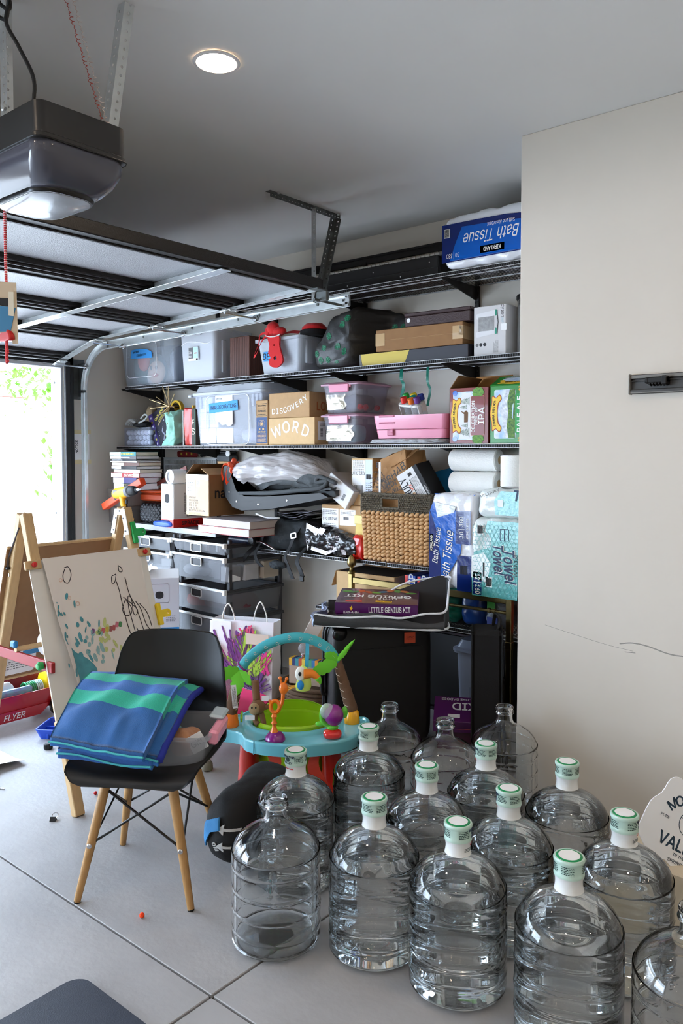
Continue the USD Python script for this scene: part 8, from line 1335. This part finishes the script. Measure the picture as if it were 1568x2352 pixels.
# ================================================================ water bottles
BR = .1365; ZS = .933
def bottle_profile(dr=0.0):
    p = [(.055, .0), (.104, .002), (.123, .008), (.1335, .022), (.1365, .04), (.1365, .285), (.1345, .305), (.126, .33), (.110, .352), (.087, .371), (.062, .385), (.046, .394), (.0385, .402), (.0345, .412), (.0325, .425), (.032, .438)]
    q = spline([(a, z_, 0) for a, z_ in p], 7)[:, :2]; return q
def bottle_ring(r, z_, n, off=0.0):
    a = np.arange(n) / n * 2 * np.pi
    body = np.clip((z_ - .03) / .02, 0, 1) * np.clip((.315 - z_) / .03, 0, 1)
    vr = sum(np.exp(-(((a - k * np.pi / 3 + np.pi) % (2 * np.pi) - np.pi) * r / .0055) ** 2) for k in range(6))
    hz = sum(math.exp(-((z_ - h_) / .0045) ** 2) for h_ in (.062, .128, .194, .262))
    rr = r + off + body * (.0019 * np.maximum(vr, hz) - .0006) * RIB[0]
    if .07 < z_ < .25:                                         # pressed round seal on one panel
        x = ((a - np.pi / 6 + np.pi) % (2 * np.pi) - np.pi) * r; dd = np.hypot(x, z_ - .155); rr = rr + .0012 * np.exp(-((dd - .052) / .003) ** 2) + .0008 * (dd < .044) * (np.sin(x * 330) * np.sin((z_ - .155) * 210) > .25)
    return np.c_[rr * np.cos(a), rr * np.sin(a), np.full(n, z_)]
NB = 160; RIB = [1.0]
q = bottle_profile(); zs = np.interp(np.arange(0, len(q) - 1, .5), np.arange(len(q)), q[:, 1]); 
def dense(z0, z1, step):
    out = []
    for a, c in zip(q[:-1], q[1:]):
        n_ = max(1, int(abs(c[1] - a[1]) / step))
        for t in np.arange(n_) / n_: out.append(a + (c - a) * t)
    out.append(q[-1]); return [p for p in out if z0 <= p[1] <= z1]
prof_o = dense(0, 1, .0026)
neck = [(.0325, .440), (.0385, .444), (.0395, .449), (.0375, .454), (.0345, .458), (.036, .464), (.037, .470), (.035, .475)]
outer = [bottle_ring(r, z_, NB) for r, z_ in prof_o] + [bottle_ring(r, z_, NB) for r, z_ in neck]
glass_shell = mt('bottle_glass', (252, 254, 254), 0.0, trans=1, ior=1.5); 
def bottle_pane(): 
    n = {'t': ('transparent_bsdf', {'color': (.982, .995, .993)}), 'g': ('glossy_bsdf', {'color': (1, 1, 1), 'roughness': .0}), 'f': ('fresnel', {'IOR': 1.5}), 'm': ('mix_closure', {})}
    return usdkit.material(stage, '/World/Looks/bottle_glass_thin', n, [('f.fac', 'm.fac'), ('t.BSDF', 'm.closure1'), ('g.BSDF', 'm.closure2')], surface='m.closure')
pane = bottle_pane()
water = usdkit.material(stage, '/World/Looks/spring_water', {'p': ('principled_bsdf', dict(base_color=(.985, .998, .998), roughness=0.0, transmission_weight=1.0, ior=1.34)), 't': ('transparent_bsdf', {'color': (.98, .995, .995)}), 'm': ('mix_closure', {'fac': .1})}, [('p.BSDF', 'm.closure1'), ('t.BSDF', 'm.closure2')], surface='m.closure')
cap_m = mt('seal_mint', (186, 214, 200), .35, coat=.3); cap_w = mt('cap_disc', (240, 240, 240), .45); cap_g = mt('cap_ring_green', (20, 140, 84), .4); sleeve_w = mt('sleeve_white', (234, 236, 234), .3, coat=.4); ink_g = mt('sleeve_ink', (40, 70, 66), .5)
def curved(mesh2d, r, z0, a0):
    """wraps a flat print (x along the girth, y up) round a cylinder"""
    m = tri(*trimesh.remesh.subdivide_to_size(V(mesh2d.vertices), mesh2d.faces, .008, max_iter=10)); v = V(m.vertices); a = a0 + v[:, 0] / r; rr = r + v[:, 2]
    return tri(np.c_[rr * np.cos(a), rr * np.sin(a), z0 + v[:, 1]], m.faces)
def PB(n, m, *a, **k): return P(n, sc(m, 1, 1, ZS), *a, **k)
def make_cap(b, logo=True):
    PB('cap_top', lathe([(.0, .4985), (.027, .4985), (.0275, .4975)], 40).apply_translation((0, 0, -.0)), cap_w, b, smooth=30)
    PB('cap_ring', loft([np.c_[r * np.cos(np.arange(40) / 40 * 6.2832), r * np.sin(np.arange(40) / 40 * 6.2832), np.full(40, z_)] for r, z_ in ((.0272, .4972), (.0275, .4985), (.0325, .4978), (.034, .4962))], cap=False), cap_g, b, smooth=40)
    PB('seal_sleeve', lathe([(.0385, .446), (.0392, .45), (.0385, .456), (.0362, .462), (.0370, .468), (.0368, .482), (.0395, .486), (.0402, .492), (.038, .4965), (.033, .4965)], 40), cap_m, b, smooth=40)
    PB('lower_sleeve', lathe([(.0375, .405), (.0362, .41), (.0348, .42), (.0345, .43), (.036, .44), (.0388, .447)], 40), sleeve_w, b, smooth=40)
    for a0 in (0, 2.3, 3.5, 4.7): PB('sleeve_print', curved(ext(lines(.034, .034, 7, int(a0 * 10) + 2, .4), .0005), .0375, .466, a0), ink_g, b)
    PB('sleeve_print', curved(ext(lines(.03, .012, 3, 5, .4), .0005), .0362, .424, .4), ink_g, b)
    for s, h_, z_ in (('MOUNTAIN', .008, .4815), ('VALLEY', .008, .459)): g_ = txt(s, h_, True); g_ = mv(g_, -g_.bounds.mean(0)[0], -h_ / 2, 0); PB('lettering', curved(g_, .0385 if z_ > .47 else .0385, z_, 1.15), navy, b)
    PB('emblem', curved(ext(Point(0, 0).buffer(.0085), .0006), .0378, .4705, 1.15), ink_g, b); PB('red_line', curved(ext(rc(-.02, -.0015, .02, .0015), .0006), .0365, .4365, 1.15), red, b)
def solid_to(level, off):
    RIB[0] = .3
    rows = [p for p in prof_o if p[1] <= level]; rl = np.interp(level, [p[1] for p in prof_o], [p[0] for p in prof_o]); rows = [bottle_ring(r, max(z_, .003), NB, off) for r, z_ in rows] + [bottle_ring(rl, level, NB, off), bottle_ring(rl - .006, level - .0006, NB, off)]
    RIB[0] = 1.0; return loft(rows)
def full_bottle(label, loc, rz):
    b = T('water_bottle', label, 'water bottle', loc, rz, group='large glass water bottles')
    PB('glass', loft([bottle_ring(r, z_, NB) for r, z_ in prof_o], cap=True), pane, b, smooth=True); PB('water', solid_to(.342, -.0012), water, b, smooth=55); make_cap(b); return b
def empty_bottle(label, loc, rz):
    b = T('empty_water_bottle', label, 'water bottle', loc, rz, group='large empty glass water bottles')
    inner = [(max(r - .0055, .02), z_) for r, z_ in prof_o if z_ > .012] + [(.0265, .445), (.0265, .468), (.031, .4755)]
    rings = outer + [bottle_ring(r, z_, NB, 0) if r < .06 else np.c_[r * np.cos(np.arange(NB) / NB * 6.2832), r * np.sin(np.arange(NB) / NB * 6.2832), np.full(NB, z_)] for r, z_ in inner[::-1]] + [np.c_[.06 * np.cos(np.arange(NB) / NB * 6.2832), .06 * np.sin(np.arange(NB) / NB * 6.2832), np.full(NB, .014)]]
    PB('glass', loft(rings), glass_shell, b, smooth=50); return b
fb = full_bottle('full capped water bottle second from the left in the front row', (-1.418, 1.862, 0), 75)
for lb_, x, y, rz_ in (('full capped water bottle in the middle of the front row', -1.14, 1.885, -42 + 14), ('largest full capped water bottle at the front, lower right', -.822, 1.905, 20), ('full capped water bottle beside the torn carton at the right', -.80, 2.235, -30), ('full capped water bottle in the middle of the second row', -1.135, 2.175, 130), ('full capped water bottle nearest the white wall', -1.085, 2.49, 95), ('full capped water bottle in the middle of the pack, third row left', -1.43, 2.165, 60), ('full capped water bottle just left of the wall one', -1.375, 2.46, 140), ('full capped water bottle in front of the red toy at the tray end', -1.805, 2.335, 10), ('full capped water bottle directly behind the front left empty one', -1.855, 1.985, 200)):
    copy(fb, lb_, (x, y, 0), rz_)
eb = empty_bottle('empty open glass water bottle at the front left of the pack', (-1.677, 1.705, 0), 10)
for lb_, x, y, rz_ in (('empty open glass water bottle in front of the suitcase', -1.938, 2.65, 30), ('empty open glass water bottle in the middle of the back row', -1.655, 2.635, 65), ('empty open glass water bottle against the wall corner', -1.555, 2.935, 120), ('empty open glass water bottle cut off by the right picture edge', -.515, 1.905, 80)):
    copy(eb, lb_, (x, y, 0), rz_)

# torn carton by the wall
mvb = mt('mv_card', (238, 240, 242), .6); mvn = mt('mv_navy', (28, 56, 78), .5)
mc = T('torn_carton', 'torn white printed cardboard carton standing by the wall behind the bottles', 'carton', (-.73, 2.64, 0)); u0 = V([.72, .62, -.52]); u0 /= np.linalg.norm(u0); v0 = V([.25, .52, .80]); v0 -= u0 * (v0 @ u0); v0 /= np.linalg.norm(v0)
P('carton_base', join(bb(-.19, .26, -.15, .16, 0, .2, .004)), mt('mv_side', (214, 200, 176), .65), mc)
so = V([.0, -.04, .295]); KS = .7; pol = Polygon(spline([(-.225, -.09), (-.215, .04), (-.18, .10), (-.165, .17), (-.13, .195), (-.09, .19), (0, .19), (.25, .19), (.25, -.2), (.05, -.2), (-.05, -.16), (-.12, -.17), (-.20, -.12), (-.225, -.09)], 3)[:, :2])
pol = affinity.scale(pol, KS, KS, origin=(0, 0)); P('printed_flap', frame(ext(pol, .005), so, u0, v0), mvb, mc); n0 = np.cross(u0, v0); fo_ = so + n0 * .0055; uvm = (u0, v0)
for k, c in enumerate('MOUNTAIN'): a = math.radians(58 - 17 * k); letter(mc, c, .03, fo_ + u0 * (.135 * KS * math.cos(math.radians(148 - 17 * k))) + v0 * KS * (.015 + .115 * math.sin(math.radians(148 - 17 * k))), (u0 * math.cos(a) + v0 * math.sin(a), v0 * math.cos(a) - u0 * math.sin(a)), mvn, bold=True)
letter(mc, 'VALLEY', .036, fo_ + v0 * -.053, uvm, mvn, bold=True, width=.17); letter(mc, 'PURE', .009, fo_ + u0 * -.09 + v0 * .01, uvm, mvn); letter(mc, 'SINCE', .009, fo_ + u0 * .09 + v0 * .01, uvm, mvn); letter(mc, 'IN THE', .009, fo_ + v0 * -.084, uvm, mvn); letter(mc, 'SPRINGS - USA', .01, fo_ + v0 * -.104 + u0 * .02, uvm, mvn)
flat(mc, 'round_emblem', Point(0, 0).buffer(.041, quad_segs=12).difference(Point(0, 0).buffer(.039, quad_segs=12)), fo_ + v0 * .02, uvm, mvn); r_ = random.Random(3); flat(mc, 'emblem_print', unary_union([Polygon([(x, y), (x + .012, y), (x + .006, y + .022)]) for x, y in ((r_.uniform(-.036, .028), r_.uniform(-.03, .014)) for _ in range(16))]).intersection(Point(0, 0).buffer(.038)), fo_ + v0 * .02, uvm, mvn)
# wall rail
rlm = mt('rail_grey', (74, 74, 74), .4, metal=.3); rlk = mt('rail_light', (120, 118, 114), .4, metal=.3)
wr2 = T('tool_rail', 'dark grey wall rail with a black spring clip high on the forward wall', 'tool rail', (-1.11, YR, 1.7225))
P('rail_back', bb(.004, 1.2, -.008, 0, 0, .074, .001), rlm, wr2); P('rail_lip', join(bb(.004, 1.2, -.022, -.006, .058, .074, .002), bb(.004, 1.2, -.018, -.006, .048, .053, .001), bb(.004, 1.2, -.026, -.006, 0, .018, .003)), rlm, wr2); P('rail_line', join(bb(.004, 1.2, -.0225, -.0215, .060, .072, .0004), bb(.004, 1.2, -.027, -.0255, .002, .006, .0004)), rlk, wr2); P('end_cap', bb(0, .006, -.03, 0, -.002, .077, .002), rlk, wr2)
P('clip_arm', join(bb(.068, .15, -.05, -.01, .036, .06, .004), bb(.13, .15, -.052, -.006, .03, .064, .003), bb(.07, .082, -.052, -.03, .038, .058, .003)), black, wr2); P('clip_roller', join([tube([(.085 + .012 * k, -.05, .035), (.085 + .012 * k, -.02, .03)], .004, 6) for k in range(6)]), black, wr2)
nt = T('notice_sheet', 'white notice sheet taped to the end wall behind the track', 'notice', (XL + .001, 3.255, 1.535)); P('sheet', bb(0, .001, -.07, .07, -.1, .1, .0002), paper, nt); nu = ((0, 1, 0), (0, 0, 1)); letter(nt, 'NOTICE', .018, (.0016, -.035, .0), nu, ink, turn=90, bold=True); flat(nt, 'small_print', affinity.rotate(lines(.12, .05, 6, 8, .3), 90), (.0016, .035, .0), nu, ink_grey); P('masking_tape', join(bb(.0008, .002, -.085, .085, .095, .125, .0004), bb(.0008, .002, -.085, .085, -.125, -.095, .0004)), mt('masking_tape', (222, 206, 160), .6), nt)
scf = tag(P('scuff_mark', frame(ext(unary_union([stroke([(0, 0), (.05, .01), (.11, .006), (.2, -.012), (.3, -.006)], .005), stroke([(.02, -.03), (.06, -.028)], .003), stroke([(-.32, .03), (-.2, .01), (-.06, -.012), (.05, -.022)], .0015)]), .0003), (-1.14, YR - .0002, .735), *F_), mt('scuff', (150, 146, 138), .8)), 'grey curved scuff low on the white forward wall', 'scuff mark')
